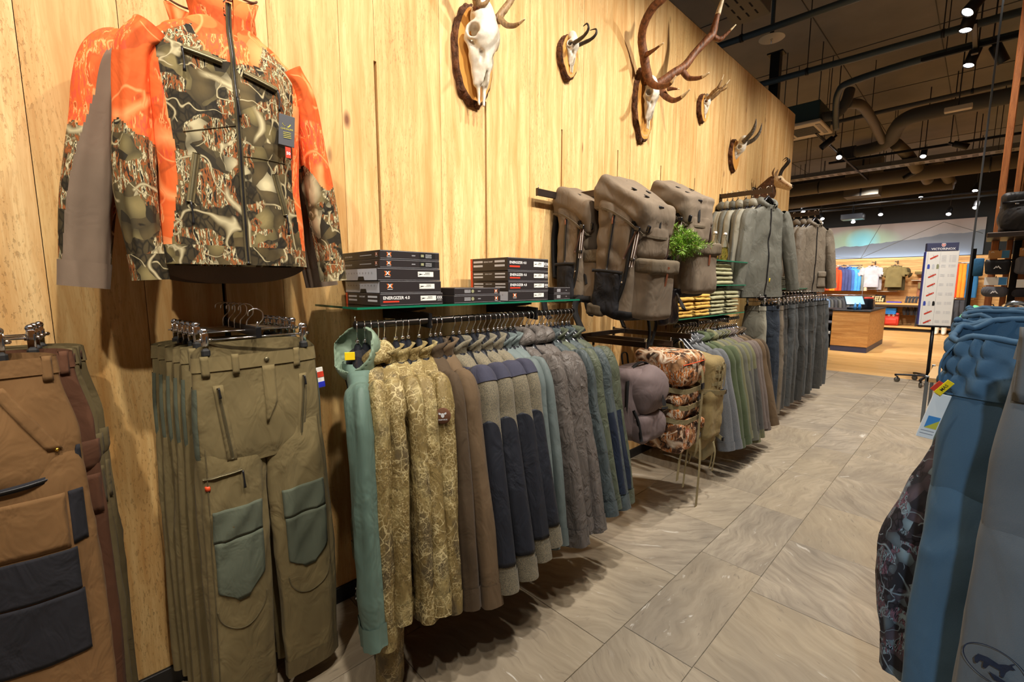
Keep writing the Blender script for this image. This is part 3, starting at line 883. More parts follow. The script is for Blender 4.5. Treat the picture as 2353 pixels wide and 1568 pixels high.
def collar(rx, ry, h, seed=0, flare=.012, gap=.5, droop=.03, nt=40):
    """standing collar, open at the front"""
    th = np.linspace(-math.pi / 2 + gap / 2, 1.5 * math.pi - gap / 2, nt)
    rows = []
    front = smoothstep(.0, 1.0, -np.sin(th))
    for k, (o, hh) in enumerate(((0, -.25), (0, 0), (.35, .5), (1, 1), (.75, 1.02), (.3, .5), (-.2, 0))):
        inn = 0 if k < 4 else -.005
        r1 = rx + flare * o + inn; r2 = ry + flare * o + inn
        wob = .006 * noise(np.stack([th * 2, th * 0 + hh * 2, th * 0], -1), seed)
        rows.append(np.stack([(r1 + wob) * np.cos(th), (r2 + wob) * np.sin(th), h * hh - droop * front + .012 * np.sin(th)], -1))
    return grid(np.stack(rows, 1))
def hood_roll(rx, ry, r, seed=0, z=0.0):
    """hood lying folded round the neck"""
    th = np.linspace(-math.pi / 2 + .55, 1.5 * math.pi - .55, 26)
    P = np.stack([rx * np.cos(th), ry * np.sin(th), z + .018 * np.sin(th) - .02 * smoothstep(.2, 1, -np.sin(th))], -1)
    rr = r * (.55 + .45 * smoothstep(-.8, .6, np.sin(th)))
    T, N, B = frames(P, (0, 0, 1))
    ph = np.linspace(0, 2 * math.pi, 14, endpoint=False)
    d = 1 + .13 * noise(np.stack([np.repeat(th[:, None] * 2.2, 14, 1), np.cos(ph)[None, :] * 1.4 + th[:, None] * 0, np.sin(ph)[None, :] * 1.4 + th[:, None] * 0], -1), seed)
    Q = P[:, None] + (rr[:, None] * d)[..., None] * (np.cos(ph)[None, :, None] * N[:, None] * 1.35 + np.sin(ph)[None, :, None] * B[:, None])
    return grid(Q.transpose(1, 0, 2), close_u=True)

def hanger(loc, rotz=0, label='', group=None, w=.2, clip=True):
    """broad-shouldered black hanger; loc = neck"""
    t = thing('clothes_hanger', label, 'hanger', loc, rotz, group)
    h = [(0, 0, -.004), (0, 0, .030), (.012, 0, .046), (.0215, 0, .062), (.018, 0, .082), (0, 0, .0905), (-.018, 0, .082), (-.0215, 0, .068)]
    new_obj('hook', HANG['hook'], t); new_obj('shoulder_bar', HANG['bar'], t)
    if clip: new_obj('size_ring', HANG['ring'], t)
    return t
HANG = {}
def _hang():
    h = [(0, 0, -.004), (0, 0, .028), (.010, 0, .044), (.0215, 0, .060), (.019, 0, .081), (0, 0, .0905), (-.018, 0, .082), (-.0215, 0, .066)]
    me = G().add(*tube(h, .0022, 7, 34)).mesh('hook'); me.materials.append(MAT['chrome']); HANG['hook'] = me
    x = np.linspace(-.172, .172, 31); ax = np.abs(x) / .172
    C = np.stack([x, 0 * x, -.006 - .152 * ax ** 1.02], -1)
    hy = np.interp(ax, [0, .2, .5, .9, 1], [.013, .020, .022, .018, .010]); hz = np.interp(ax, [0, .3, .85, 1], [.016, .017, .02, .009])
    ph = np.linspace(0, 2 * math.pi, 12, endpoint=False)
    P = C[None] + np.stack([0 * ph[:, None] * hy, np.cos(ph)[:, None] * hy[None], np.sin(ph)[:, None] * hz[None]], -1)
    v, f = grid(P, close_u=True)
    f = list(f) + [tuple(i * 31 for i in range(12)), tuple(i * 31 + 30 for i in range(11, -1, -1))]
    me = G().add(v, f).mesh('shoulder_bar'); me.materials.append(MAT['black_plastic']); HANG['bar'] = me
    me = G().add(*lathe([(.0001, .010), (.0075, .010), (.0085, .013), (.0085, .020), (.0075, .023), (.0001, .023)], 12)).mesh('size_ring'); me.materials.append(MAT['chrome']); HANG['ring'] = me
_hang()

ARC = np.linspace
def jacket(name, label, loc, rotz, st, seed, group=None, cat='jacket'):
    """jacket on a hanger. st: dict of sizes and materials. loc = neck point; the root sits at the hem"""
    L = st.get('L', .78); fold = st.get('fold', .008); tk = st.get('t', .03)
    dz = L
    t = thing(name, label, cat, (loc[0], loc[1], loc[2] - L), rotz, group)
    ws = st.get('ws', .215); wh = st.get('wh', .225)
    B = torso(L, ([0, .012, .036, .078, .16, .3, L], [.066, .092, .155, ws, ws + .002, ws - .012, wh]), ([0, .04, .12, .3, L], [.05, .045, tk, tk, tk * 1.05]), seed, fold)
    s = np.concatenate([np.linspace(0, .12, 9), np.linspace(.15, L, 22)])
    part('body', skin(B, -math.pi, math.pi, 56, s, dz=dz), st['mat'], t)
    sl = st.get('sl', .64); out = st.get('out', .06); sw = st.get('sw', .088); cw = st.get('cw', .06); st_y = st.get('sty', 0.0)
    SL = []
    for k, sd in enumerate((-1, 1)):
        o = out + .012 * math.sin(seed * 3.7 + k)
        bk = -.055 if (sd < 0 and st.get('flat_back')) else 0.0
        if bk: o = 0.0
        yy = st_y + .012 * math.sin(seed * 1.9 + 2 * k)
        ctrl = [(sd * (ws - .045 + bk * .4), 0, -.062), (sd * (ws + .005 + bk * .8), 0, -.125), (sd * (ws + .028 + bk), yy * .3, -.25), (sd * (ws + .03 + o * .45 + bk), yy * .7, -.25 - sl * .38), (sd * (ws + .025 + o + bk), yy, -.13 - sl)]
        if st.get('ctrl'): ctrl = [(sd * a, b, c) for a, b, c in st['ctrl']]
        S = limb(ctrl, ([0, .15, .35, .7, 1], [sw * .45, sw * .86, sw * .98, sw * .88, cw]), ([0, .2, .5, 1], [tk * 1.05, st.get('sb', tk * 1.25), st.get('sb', tk * 1.2), st.get('sb', tk) * .92]), seed * 7 + k, st.get('sfold', fold), crease=st.get('crease', .5))
        o_ = part('sleeve', skin(S, -math.pi, math.pi, st.get('nt', 28), np.linspace(0, 1, st.get('ns', 34)), dz=dz), st.get('smat', st['mat']), t)
        c_ = part('cuff', skin(S, -math.pi, math.pi, 26, np.linspace(.945, 1.0, 4), .0035, dz=dz), st.get('cmat', st.get('smat', st['mat'])), t)
        SL.append(S)
        # closed dark inside of the cuff
        ring = S(np.linspace(-math.pi, math.pi, 20, endpoint=False), np.full(20, .985), -.002) + np.array([0, 0, dz])
        part('cuff_lining', (ring, [tuple(range(20))]), 'f_black', c_)
    if st.get('collar', True):
        part('collar', xf(collar(.086, .050, st.get('ch', .04), seed, .02), (0, 0, dz)), st.get('colmat', st['mat']), t)
    if st.get('hood'):
        part('hood', xf(hood_roll(.085, .052, st['hood'], seed, .022), (0, 0, dz)), st.get('hoodmat', st['mat']), t)
    if st.get('zip', True):
        pts = fline(B, [(0.0, q) for q in np.linspace(.035, L - .01, 12)], .003, dz)
        part('zipper', strip(pts, .012, .003, (1, 0, 0)), 'pull_black', t)
    if st.get('waist'):
        part('hem_band', skin(B, -math.pi, math.pi, 48, np.linspace(L - .05, L, 5), .004, dz=dz), st['mat'], t)
    # bottom lining closes the body
    ring = B(np.linspace(-math.pi, math.pi, 32, endpoint=False), np.full(32, L - .02), -.002) + np.array([0, 0, dz])
    part('lining', (ring, [tuple(range(32))]), 'f_black', t)
    return t, B, SL, dz

def pants(name, label, loc, rotz, st, seed, group=None):
    """trousers hanging from the waist; loc = waist centre; front = -y"""
    L = st.get('L', 1.04); dz = L; fold = st.get('fold', .008)
    t = thing(name, label, 'trousers', (loc[0], loc[1], loc[2] - L), rotz, group)
    w0, w1 = st.get('w0', .175), st.get('w1', .195); tk = st.get('t', .034)
    B = torso(.4, ([0, .05, .2, .3, .34], [w0, w0 + .004, w1, w1, w1 * .93]), ([0, .05, .2, .29, .34], [tk * .8, tk * .9, tk * 1.15, tk * 1.15, tk * .85]), seed, fold * .6, n=2.8, rise=st.get('rise', .02), gather=st.get('gather', 0.0))
    part('seat', skin(B, -math.pi, math.pi, 64, np.linspace(0, .34, 20), dz=dz), st['mat'], t)
    part('waistband', skin(B, -math.pi, math.pi, 200 if st.get('gather') else 64, np.linspace(0, .106, 26) if st.get('gather') else np.linspace(0, .042, 5), .0035, dz=dz), st.get('wmat', st['mat']), t)
    if st.get('gather'):
        th_ = np.linspace(-math.pi, math.pi, 90)
        part('hem_roll', tube(B(th_, th_ * 0 + .001, .003) + np.array([0, 0, dz]), .0055, 8, 90, smooth_path=False), st['mat'], t)
    legs = []
    spr = st.get('spread', .0); la = st.get('la', .095); yb = st.get('yb', 0.0)
    for k, sd in enumerate((-1, 1)):
        ctrl = [(sd * w1 * .5, 0, -.2), (sd * w1 * .515, 0, -.34), (sd * (w1 * .53 + spr * .5), yb * .4 + .01 * math.sin(seed + k), -.2 - (L - .2) * .52), (sd * (w1 * .54 + spr), yb, -L)]
        S = limb(ctrl, ([0, .2, .33, .6, 1], [w1 * .44, w1 * .48, w1 * .5, la + .004, la]), ([0, .2, .33, .6, 1], [tk * .55, tk * .95, tk * 1.14, tk * 1.12, tk]), seed * 5 + k * 3, fold, crease=st.get('crease', .55), n=2.5, fade=(.2, .44))
        part('leg', skin(S, -math.pi, math.pi, st.get('nt', 34), np.linspace(0, 1, st.get('ns', 44)), dz=dz), st.get('lmat', st['mat']), t)
        legs.append(S)
    return t, B, legs, dz

def clip_hanger(loc, rotz, label, group=None, w=.17, lift=.05):
    """chrome bar hanger with two clips; loc = bar centre"""
    t = thing('clip_hanger', label, 'hanger', loc, rotz, group)
    new_obj('hook', CH['hook'], t)
    part('bar', tube([(-w - .02, 0, 0), (w + .02, 0, 0)], .003, 8, 2), 'chrome', t)
    for sd in (-1, 1):
        new_obj('clip', CH['clip'], t, (sd * w, 0, 0))
        new_obj('clip_pad', CH['pad'], t, (sd * w, 0, 0))
    return t
CH = {}
def _clip():
    h = [(0, 0, -.004), (0, 0, .026), (.008, 0, .04), (.021, 0, .056), (.019, 0, .078), (0, 0, .088), (-.018, 0, .08), (-.021, 0, .066)]
    me = G().add(*tube(h, .002, 7, 30)).mesh('hook'); me.materials.append(MAT['chrome']); CH['hook'] = me
    g = G()
    for sy in (-1, 1):
        g.add(*xf(box((0, 0, 0), (.016, .0018, .052), .0006), (0, sy * .009, -.004), (sy * -.16, 0, 0)))
        g.add(*cyl((0, sy * .010, .026), .0095, .004, 12, 'y'))
    g.add(*cyl((0, 0, .008), .0075, .020, 12, 'x'))
    g.add(*cyl((-.010, 0, .0), .0065, .006, 10, 'x')); g.add(*cyl((.012, 0, .0), .0055, .012, 10, 'x'))
    me = g.mesh('clip'); me.materials.append(MAT['chrome']); CH['clip'] = me
    g = G()
    g.add(*box((0, 0, -.038), (.022, .024, .022), .004))
    me = g.mesh('clip_pad', False); me.materials.append(MAT['black_rubber']); CH['pad'] = me
_clip()
# ================================================================== near clothes rail with shelf
def clothes_rail(label, x, y0, y1, z, arms, r=.014):
    t = thing('clothes_rail', label, 'clothes rail', (x, (y0 + y1) / 2, z))
    part('tube', tube([(0, y0 - t.location.y, 0), (0, y1 - t.location.y, 0)], r, 16, 2), 'rail_metal', t)
    for yy in (y0, y1):
        part('end_pin', cyl((0, yy - t.location.y + (.004 if yy == y0 else -.004), r + .008), .003, .022, 8), 'chrome', t)
    for ay in arms:
        a = part('bracket_arm', box((-x / 2 + .0, ay - t.location.y, .012), (x, .012, .04), .002), 'black_metal', t, smooth=False)
        part('bracket_hook', prism([(-.045, -.025), (.022, -.03), (.022, .03), (-.045, .035)], .014, 'y', ay - t.location.y - .007), 'black_metal', t, smooth=False)
    return t
def glass_shelf(label, x1, y0, y1, z, th=.008, x0=.02, arms=()):
    t = thing('glass_shelf', label, 'shelf', ((x0 + x1) / 2, (y0 + y1) / 2, z - th))
    w, l = x1 - x0, y1 - y0
    part('pane', box((0, 0, th / 2), (w - .006, l - .006, th), .0), 'shelf_glass', t, smooth=False)
    for nm, c, s in (('edge', (w / 2 - .0015, 0, th / 2), (.003, l, th)), ('edge', (0, -l / 2 + .0015, th / 2), (w - .006, .003, th)), ('edge', (0, l / 2 - .0015, th / 2), (w - .006, .003, th)), ('edge', (-w / 2 + .0015, 0, th / 2), (.003, l, th))):
        part(nm, box(c, s), 'glass_edge', t, smooth=False)
    for ay in arms:
        part('bracket', prism([(-w / 2 - .02, -.004), (-w / 2 - .02, -.05), (-w / 2 + .03, -.05), (w / 2 - .06, -.012), (w / 2 - .06, -.004)], .008, 'y', ay - (y0 + y1) / 2 - .004), 'black_metal', t, smooth=False)
    return t
RX, RZ = .36, 1.30
clothes_rail('dark round clothes rail full of hunting jackets under the box shelf', RX, .735, 2.0, RZ, (1.05, 1.685))
glass_shelf('green-edged glass shelf carrying the stacked black shirt boxes', .40, .73, 2.01, 1.366, arms=(1.05, 1.685))

ST = dict(
    sage=dict(mat='f_sage', L=.94, sl=.74, fold=.012, sfold=.013, t=.034, out=.05, sw=.092, sb=.045, collar=False, crease=1.0),
    camo=dict(mat='camo_gold', L=.86, sl=.74, fold=.010, sfold=.010, t=.027, out=.055, sw=.088, sb=.04, crease=1.0),
    camo_long=dict(mat='camo_gold', L=.94, sl=.80, fold=.012, sfold=.012, t=.027, out=.04, sw=.092, sb=.04, hood=.026, crease=1.0),
    umber=dict(mat='f_umber', L=.80, sl=.79, fold=.007, sfold=.007, t=.024, out=.08, sw=.075, cw=.045, sb=.042, ch=.045, crease=.8),
    umber2=dict(mat='f_umber_dark', L=.80, sl=.77, fold=.007, sfold=.007, t=.024, out=.06, sw=.075, cw=.045, sb=.038, crease=.8, ch=.045),
    wool=dict(mat='f_wool', L=.80, sl=.76, fold=.005, sfold=.005, t=.027, out=.085, sw=.092, cw=.08, sb=.05, ch=.045, crease=.5, ns=44, nt=40),
    steel=dict(mat='f_steel', L=.80, sl=.72, fold=.006, sfold=.006, t=.024, out=.06, sw=.085, cw=.06),
    puffer=dict(mat='f_taupe', L=.78, sl=.76, fold=.008, sfold=.009, t=.030, out=.085, sw=.095, cw=.07, sb=.048, hood=.028, crease=1.1),
    moss=dict(mat='f_moss', L=.78, sl=.70, fold=.007, sfold=.008, t=.026, out=.08, sw=.09, cw=.07, sb=.04, crease=.9),
    lead=dict(mat='f_lead', L=.78, sl=.70, fold=.007, sfold=.008, t=.026, out=.09, sw=.09, cw=.07, sb=.04, crease=.9),
)
ORD = ['first', 'second', 'third', 'fourth', 'fifth', 'sixth', 'seventh', 'eighth', 'ninth', 'tenth', 'eleventh', 'twelfth', 'thirteenth', 'fourteenth', 'fifteenth', 'sixteenth', 'seventeenth', 'eighteenth', 'nineteenth', 'twentieth', 'twenty-first', 'twenty-second', 'twenty-third', 'twenty-fourth']
row = [(.745, 'sage'), (.80, 'camo_long'), (.852, 'camo'), (.90, 'camo'), (.955, 'camo'), (1.005, 'camo'),
       (1.06, 'umber2'), (1.11, 'umber'),
       (1.175, 'wool'), (1.25, 'wool'), (1.315, 'wool'), (1.375, 'wool'),
       (1.435, 'steel'), (1.485, 'steel'), (1.55, 'puffer'), (1.63, 'puffer'), (1.69, 'puffer'),
       (1.755, 'lead'), (1.815, 'moss'), (1.875, 'lead'), (1.945, 'moss')]
desc = dict(sage='sage green hooded rain jacket at the near end of the jacket rail',
            camo='gold and brown camouflage hunting jacket', camo_long='long gold camouflage coat right beside the sage rain jacket',
            umber='warm brown softshell jacket with slim sleeves between darker brown ones', umber2='dark brown softshell hunting jacket',
            wool='grey wool jacket with dark elbow patch', steel='smooth steel grey hunting jacket',
            puffer='taupe padded puffer jacket', moss='moss green padded jacket', lead='blue-grey green padded jacket')
cnt = {}; tot = {}
for _, k in row: tot[k] = tot.get(k, 0) + 1
for i, (yy, k) in enumerate(row):
    st = dict(ST[k]); cnt[k] = cnt.get(k, 0) + 1
    r_ = random.Random(i * 13 + 5)
    st['sl'] = st['sl'] + r_.uniform(-.025, .025); st['out'] += r_.uniform(-.012, .018) + (.015 if yy < .9 else .05)
    st['flat_back'] = True; st['sfold'] *= 1.5; st['fold'] *= 1.3
    if k == 'wool': st['sl'] -= .025 * (cnt[k] - 1); st['out'] += .03 - .012 * cnt[k]
    lab = desc[k] if tot[k] == 1 else desc[k] + ', %s of %d on the near rail' % (ORD[cnt[k] - 1], tot[k])
    neck = RZ - .0765
    rz_ = float(np.interp(yy, [.745, 1.0, 1.3, 2.0], [-.46, -.26, -.06, .10])) + r_.uniform(-.035, .035)
    t, B, SL, dz = jacket('hunting_jacket' if k != 'sage' else 'rain_jacket', lab, (RX, yy, neck - .056), rz_, st, i + 3, 'jackets on the near rail')
    hanger((RX, yy, neck), rz_, 'black broad hanger of the %s jacket, %s occupied one on the near rail' % (dict(sage='sage rain', camo='camouflage', camo_long='long camouflage', umber='warm brown', umber2='dark brown', wool='grey wool', steel='steel grey', puffer='taupe padded', moss='moss green', lead='blue-grey')[k], ORD[i]), 'hangers on the near jacket rail')
    if k == 'wool':
        for S in SL[1:]:
            # navy yoke over the shoulder and dark elbow patch with a rounded top
            part('shoulder_yoke', patch(S, .02, .235, -math.pi, math.pi * .98, 12, 40, .0035, dz, False), 'f_yoke', t)
            def arch(s, sg):
                q = np.clip((s - .50) / .13, 0, 1)
                return -.5 + sg * 1.0 * np.sqrt(np.clip(1 - (1 - q) ** 2, 0, 1))
            part('elbow_patch', patch(S, .5005, .93, lambda s: arch(s, -1), lambda s: arch(s, 1), 40, 22, .004, dz, True), 'f_navy_patch', t)
        part('yoke', patch(B, .05, .12, -math.pi / 2 + .35, -.12, 8, 14, .003, dz, False), 'f_yoke', t)
    if k == 'camo' and cnt[k] in (4, 5):
        S = SL[1]
        z0 = .40 if cnt[k] == 4 else .33
        th0 = -.42
        c0 = S(np.array([th0]), np.array([z0]), .005)[0]; ct = S(np.array([th0 + .05]), np.array([z0]), .005)[0] - c0; cs = S(np.array([th0]), np.array([z0 + .02]), .005)[0] - c0
        ex = ct / np.linalg.norm(ct); ey = -cs / np.linalg.norm(cs); ey = ey - ex * ey.dot(ex); ey /= np.linalg.norm(ey)
        nrm = np.cross(ex, ey); C0 = c0 + np.array([0, 0, dz])
        a = np.linspace(0, 2 * math.pi, 28, endpoint=False)
        disc = G(); disc.add(*basis_vf(xf(lathe([(.0001, .002), (.026, .002), (.028, .0), (.028, -.004)], 28)), C0, ex, ey))
        bd = disc.obj('badge', 'f_rust', t)
        g = G()
        g.add(*basis_vf(poly_vf([(.006 * math.cos(q), .002 + .008 * math.sin(q)) for q in a]), C0 + nrm * .0032, ex, ey))
        for sg in (-1, 1):
            g.add(*basis_vf(poly_vf([(sg * .004, .009), (sg * .013, .013), (sg * .014, .007), (sg * .008, .004)]), C0 + nrm * .0032, ex, ey))
        g.add(*basis_vf(text_vf('PARFORCE', .0062, bold=.02), C0 + nrm * .0032 - ey * .013, ex, ey))
        g.obj('emblem', 'print_pale', bd, smooth=False)
    if (k == 'lead' and cnt[k] == 2) or (k == 'moss' and cnt[k] == 2):
        part('sleeve_panel', patch(SL[1], .62, .94, -math.pi / 2 - .5, -.1, 10, 12, .003, dz, False), 'f_navy', t)
    if k == 'sage':
        # hood: deep open bag with a brim and a dark mesh inside
        def hood(p):
            q = p + .012 * np.stack([noise(p * 16, 4), noise(p * 16, 5), noise(p * 16, 6)], -1)
            c = np.array((0.0, .0, .03)); n = np.array((.76, -.42, .49))
            e = s_ell(q, c, (.115, .085, .105)) + .005 * (.6 - 2 * np.abs(noise(p * np.array([14, 14, 9]), 8)))
            return ss(e, s_ell(q, c + n * .045, (.098, .072, .088)), .006)
        part('hood', xf(nets(hood, (-.16, -.13, -.12), (.16, .13, .18), .0062), (0, 0, dz)), 'f_sage_light', t)
        part('hood_mesh', xf(nets(lambda p: s_ell(p, (-.005, .005, .0), (.06, .05, .05)) + .004 * noise(p * 40, 2), (-.1, -.08, -.04), (.1, .06, .1), .008), (0, 0, dz)), 'f_mesh', t)
        part('size_label', box((.062, -.028, dz + .03), (.006, .034, .028), .001), 'label_yellow', t, smooth=False)
        for s_ in (-.03, .0, .03):
            part('hem_snap', cyl((s_, -.045, .03), .004, .006, 8, 'y'), 'chrome', t)
for j, yy in enumerate((.775, .828, .93, 1.085, 1.21, 1.285, 1.345, 1.41, 1.46, 1.52, 1.59, 1.66, 1.725, 1.785, 1.85, 1.91, 1.97)):
    hanger((RX, yy, RZ - .0765), float(np.interp(yy, [.745, 1.0, 1.3, 2.0], [-.46, -.26, -.06, .10])), 'bare black hanger squeezed between jackets on the near rail, %s of the bare ones' % ORD[j], 'hangers on the near jacket rail')
# camouflage trousers hanging low behind the rain jacket
tp, Bp, Lp, dzp = pants('hunting_trousers', 'crumpled gold camouflage trousers reaching the floor under the camouflage jackets', (RX + .10, .765, 1.02), -.45, dict(mat='camo_gold', L=1.0, fold=.02, crease=1.0, t=.045, la=.10, w1=.2), 77)

# ---- shirt boxes on the shelf
def shirt_box(label, xb, xf_, y0, y1, z0, z1, kind, group):
    t = thing('shirt_box', label, 'box', ((xb + xf_) / 2, (y0 + y1) / 2, z0), 0, group)
    w, l, h = xf_ - xb, y1 - y0, z1 - z0
    part('carton', box((0, 0, h / 2), (w, l, h), .0016), 'box_black', t, smooth=False)
    e = .0006
    F = lambda vf, cy, cz, m, nm='print': part(nm, basis_vf(vf, (w / 2 + e, cy, cz), (0, 1, 0), (0, 0, 1)), m, t, smooth=False)
    S = lambda vf, cx, cz, m, nm='print': part(nm, basis_vf(vf, (cx, -l / 2 - e, cz), (1, 0, 0), (0, 0, 1)), m, t, smooth=False)
    def xlogo(fn, cy, cz, s):
        g = []
        for sg in (-1, 1):
            g.append(poly_vf([(sg * .55 * s, .5 * s), (sg * .80 * s, .5 * s), (sg * .45 * s, 0), (sg * .80 * s, -.5 * s), (sg * .55 * s, -.5 * s), (sg * .2 * s, 0)][::sg]))
        gg = G(); [gg.add(*q) for q in g]
        v = np.concatenate(gg.v); fn((v, gg.f), cy, cz, 'logo_orange', 'logo_mark')
        fn(text_vf('X', s * 1.15, bold=.03), cy, cz, 'print_white', 'logo_letter')
        fn(rect(s * 1.3, s * .10), cy, cz - s * .72, 'print_white')
    def xxx(fn, cy, cz, s):
        fn(text_vf('XXX', s, bold=.03, sx=.75), cy, cz, 'print_white', 'logo_letter')
        fn(rect(s * 1.3, s * .10), cy, cz - s * .65, 'print_white')
    # window / paper label
    if kind in ('energizer', 'silver', 'energizer2'):
        F(rect(l * .26, h * .42), l * .25, h * .55, 'white_card', 'paper_label')
        F(poly_vf([(-.02, .004), (.012, .0), (-.018, -.006), (-.004, .0)]), l * .17, h * .55, 'print_black')
        F(rect(l * .08, h * .05), l * .28, h * .64, 'print_red'); F(rect(l * .10, h * .04), l * .27, h * .52, 'print_grey')
    if kind in ('energizer', 'energizer2'):
        F(text_vf('ENERGIZER 4.0', min(h * .36, .0165), bold=.02, align='LEFT', sx=1.05), -l / 2 + .012, h * .62, 'print_white', 'title')
        F(rect(l * .24, h * .13), -l / 2 + .012 + l * .12, h * .33, 'print_red')
        xxx(F, l * .44, h * .58, h * .34)
        S(rect(w * .06, h), -w / 2 + w * .03, h / 2, 'box_orange', 'orange_edge')
        S(text_vf('SIZING CHART', h * .16, bold=.01), -.0, h * .7, 'print_white', 'title')
        for cx in (-.28, .3):
            S(rect(w * .26, h * .16), w * cx, h * .72, 'print_pale'); S(rect(w * .26, h * .16), w * cx, h * .4, 'print_pale')
    elif kind == 'silver':
        S(rect(w - .004, h - .004), 0, h / 2, 'box_silver', 'silver_side')
        for q in np.linspace(-.4, .36, 10):
            part('print', basis_vf(rect(w * .02, h * .12), (w * q, -l / 2 - 2 * e, h * .62), (1, 0, 0), (0, 0, 1)), 'print_grey', t, smooth=False)
        part('thumb_notch', basis_vf(poly_vf([(-.028, 0), (.028, 0), (.022, h * .3), (-.022, h * .3)]), (w * .05, -l / 2 - 2 * e, .002), (1, 0, 0), (0, 0, 1)), 'print_black', t, smooth=False)
        xlogo(F, -l * .35, h * .58, h * .36)
    elif kind == 'slim':
        xlogo(F, -l * .36, h * .55, h * .42)
        F(rect(l * .06, h * .12), l * .04, h * .5, 'print_grey'); F(rect(l * .28, h * .72), l * .28, h * .5, 'print_black', 'paper_label')
        part('print', basis_vf(rect(l * .05, h * .3), (w / 2 + 2 * e, l * .19, h * .52), (0, 1, 0), (0, 0, 1)), 'print_olive', t, smooth=False)
        for q in (.66, .5, .34): part('print', basis_vf(rect(l * .11, h * .05), (w / 2 + 2 * e, l * .30, h * q), (0, 1, 0), (0, 0, 1)), 'print_pale', t, smooth=False)
        S(text_vf('HUNTING ENERGIZER', h * .26, align='LEFT', sx=.8), -w * .42, h * .45, 'print_white', 'title')
        S(rect(w * .3, h * .06), w * .15, h * .5, 'print_pale'); xlogo(S, w * .42, h * .55, h * .36)
    elif kind == 'small':
        xlogo(F, l * .40, h * .52, h * .42)
        part('print', basis_vf(lathe([(.0001, 0), (h * .24, 0)], 16), (w / 2 + e, -l * .12, h * .52), (0, 1, 0), (0, 0, 1)), 'print_olive', t, smooth=False)
        for q in (.68, .52, .36): F(rect(l * .13, h * .06), -l * .23, h * q, 'print_pale')
        F(rect(l * .06, h * .12), l * .02, h * .52, 'print_grey')
    elif kind == 'tiny':
        F(rect(l * .22, h * .5), -l * .22, h * .5, 'print_grey'); F(rect(l * .06, h * .12), l * .25, h * .5, 'print_grey'); xlogo(S, 0, h * .52, h * .45)
    # thin pale line round the front, the worn carton edge
    F(rect(l - .004, .0012), 0, h - .0025, 'print_grey'); F(rect(l - .004, .0012), 0, .0025, 'print_grey')
    return t
g1 = 'boxes in the left stack on the glass shelf'; g2 = 'boxes in the right stack on the glass shelf'
shirt_box('slim black shirt box, topmost of the left stack on the glass shelf', .04, .36, .846, 1.113, 1.542, 1.575, 'slim', g1)
shirt_box('slim black shirt box, second from the top of the left stack', .04, .36, .844, 1.113, 1.509, 1.5415, 'slim', g1)
shirt_box('black shirt box with silver side, higher of the two in the left stack', .085, .37, .827, 1.108, 1.461, 1.508, 'silver', g1)
shirt_box('black shirt box with silver side, lower of the two in the left stack', .08, .37, .836, 1.112, 1.4135, 1.4605, 'silver', g1)
shirt_box('black box with white ENERGIZER lettering at the bottom of the left stack', .085, .372, .834, 1.118, 1.3665, 1.413, 'energizer', g1)
shirt_box('small flat black box, upper of the pair between the two stacks', .05, .38, 1.172, 1.434, 1.4005, 1.432, 'small', 'small flat boxes between the stacks')
shirt_box('small flat black box, lower of the pair between the two stacks', .05, .38, 1.170, 1.437, 1.3665, 1.400, 'small', 'small flat boxes between the stacks')
shirt_box('black ENERGIZER shirt box on top of the right stack', .084, .36, 1.502, 1.791, 1.5115, 1.574, 'energizer2', g2)
shirt_box('black ENERGIZER shirt box, second from the top of the right stack', .082, .36, 1.504, 1.792, 1.4615, 1.511, 'energizer2', g2)
shirt_box('black ENERGIZER shirt box, third from the top of the right stack', .082, .36, 1.506, 1.794, 1.4145, 1.461, 'energizer2', g2)
shirt_box('black box with silver side at the bottom of the right stack', .08, .36, 1.506, 1.792, 1.3665, 1.414, 'silver', g2)
shirt_box('tiny black box, upper of the two at the right end of the shelf', .1, .38, 1.816, 1.948, 1.3985, 1.431, 'tiny', 'tiny boxes at the shelf end')
shirt_box('tiny black box, lower of the two at the right end of the shelf', .1, .38, 1.816, 1.949, 1.3665, 1.398, 'tiny', 'tiny boxes at the shelf end')
# ================================================================== trousers on the wall arms at the left
def wall_arm(label, y, z, length, x0=.0, h=.03, w=.012, pin=True, mat='dark_metal'):
    t = thing('display_rail', label, 'display rail', (x0 + length / 2, y, z))
    part('bar', box((0, 0, 0), (length, w, h), .0015), mat, t, smooth=False)
    part('wall_plate', box((-length / 2 + .004, 0, -.02), (.008, w + .006, .09), .001), 'black_metal', t, smooth=False)
    if pin:
        part('end_cap', box((length / 2, 0, 0), (.006, w + .003, h + .003), .001), mat, t, smooth=False)
        part('end_pin', cyl((length / 2 - .008, 0, h / 2 + .009), .0028, .02, 8), 'chrome', t)
    return t
wall_arm('short black arm over the olive trousers with clip hangers', SEAM0, 1.300, .385, mat='black_metal')
wall_arm('short black arm behind the brown work trousers', SEAM0 - PITCH, 1.318, .33, mat='black_metal')

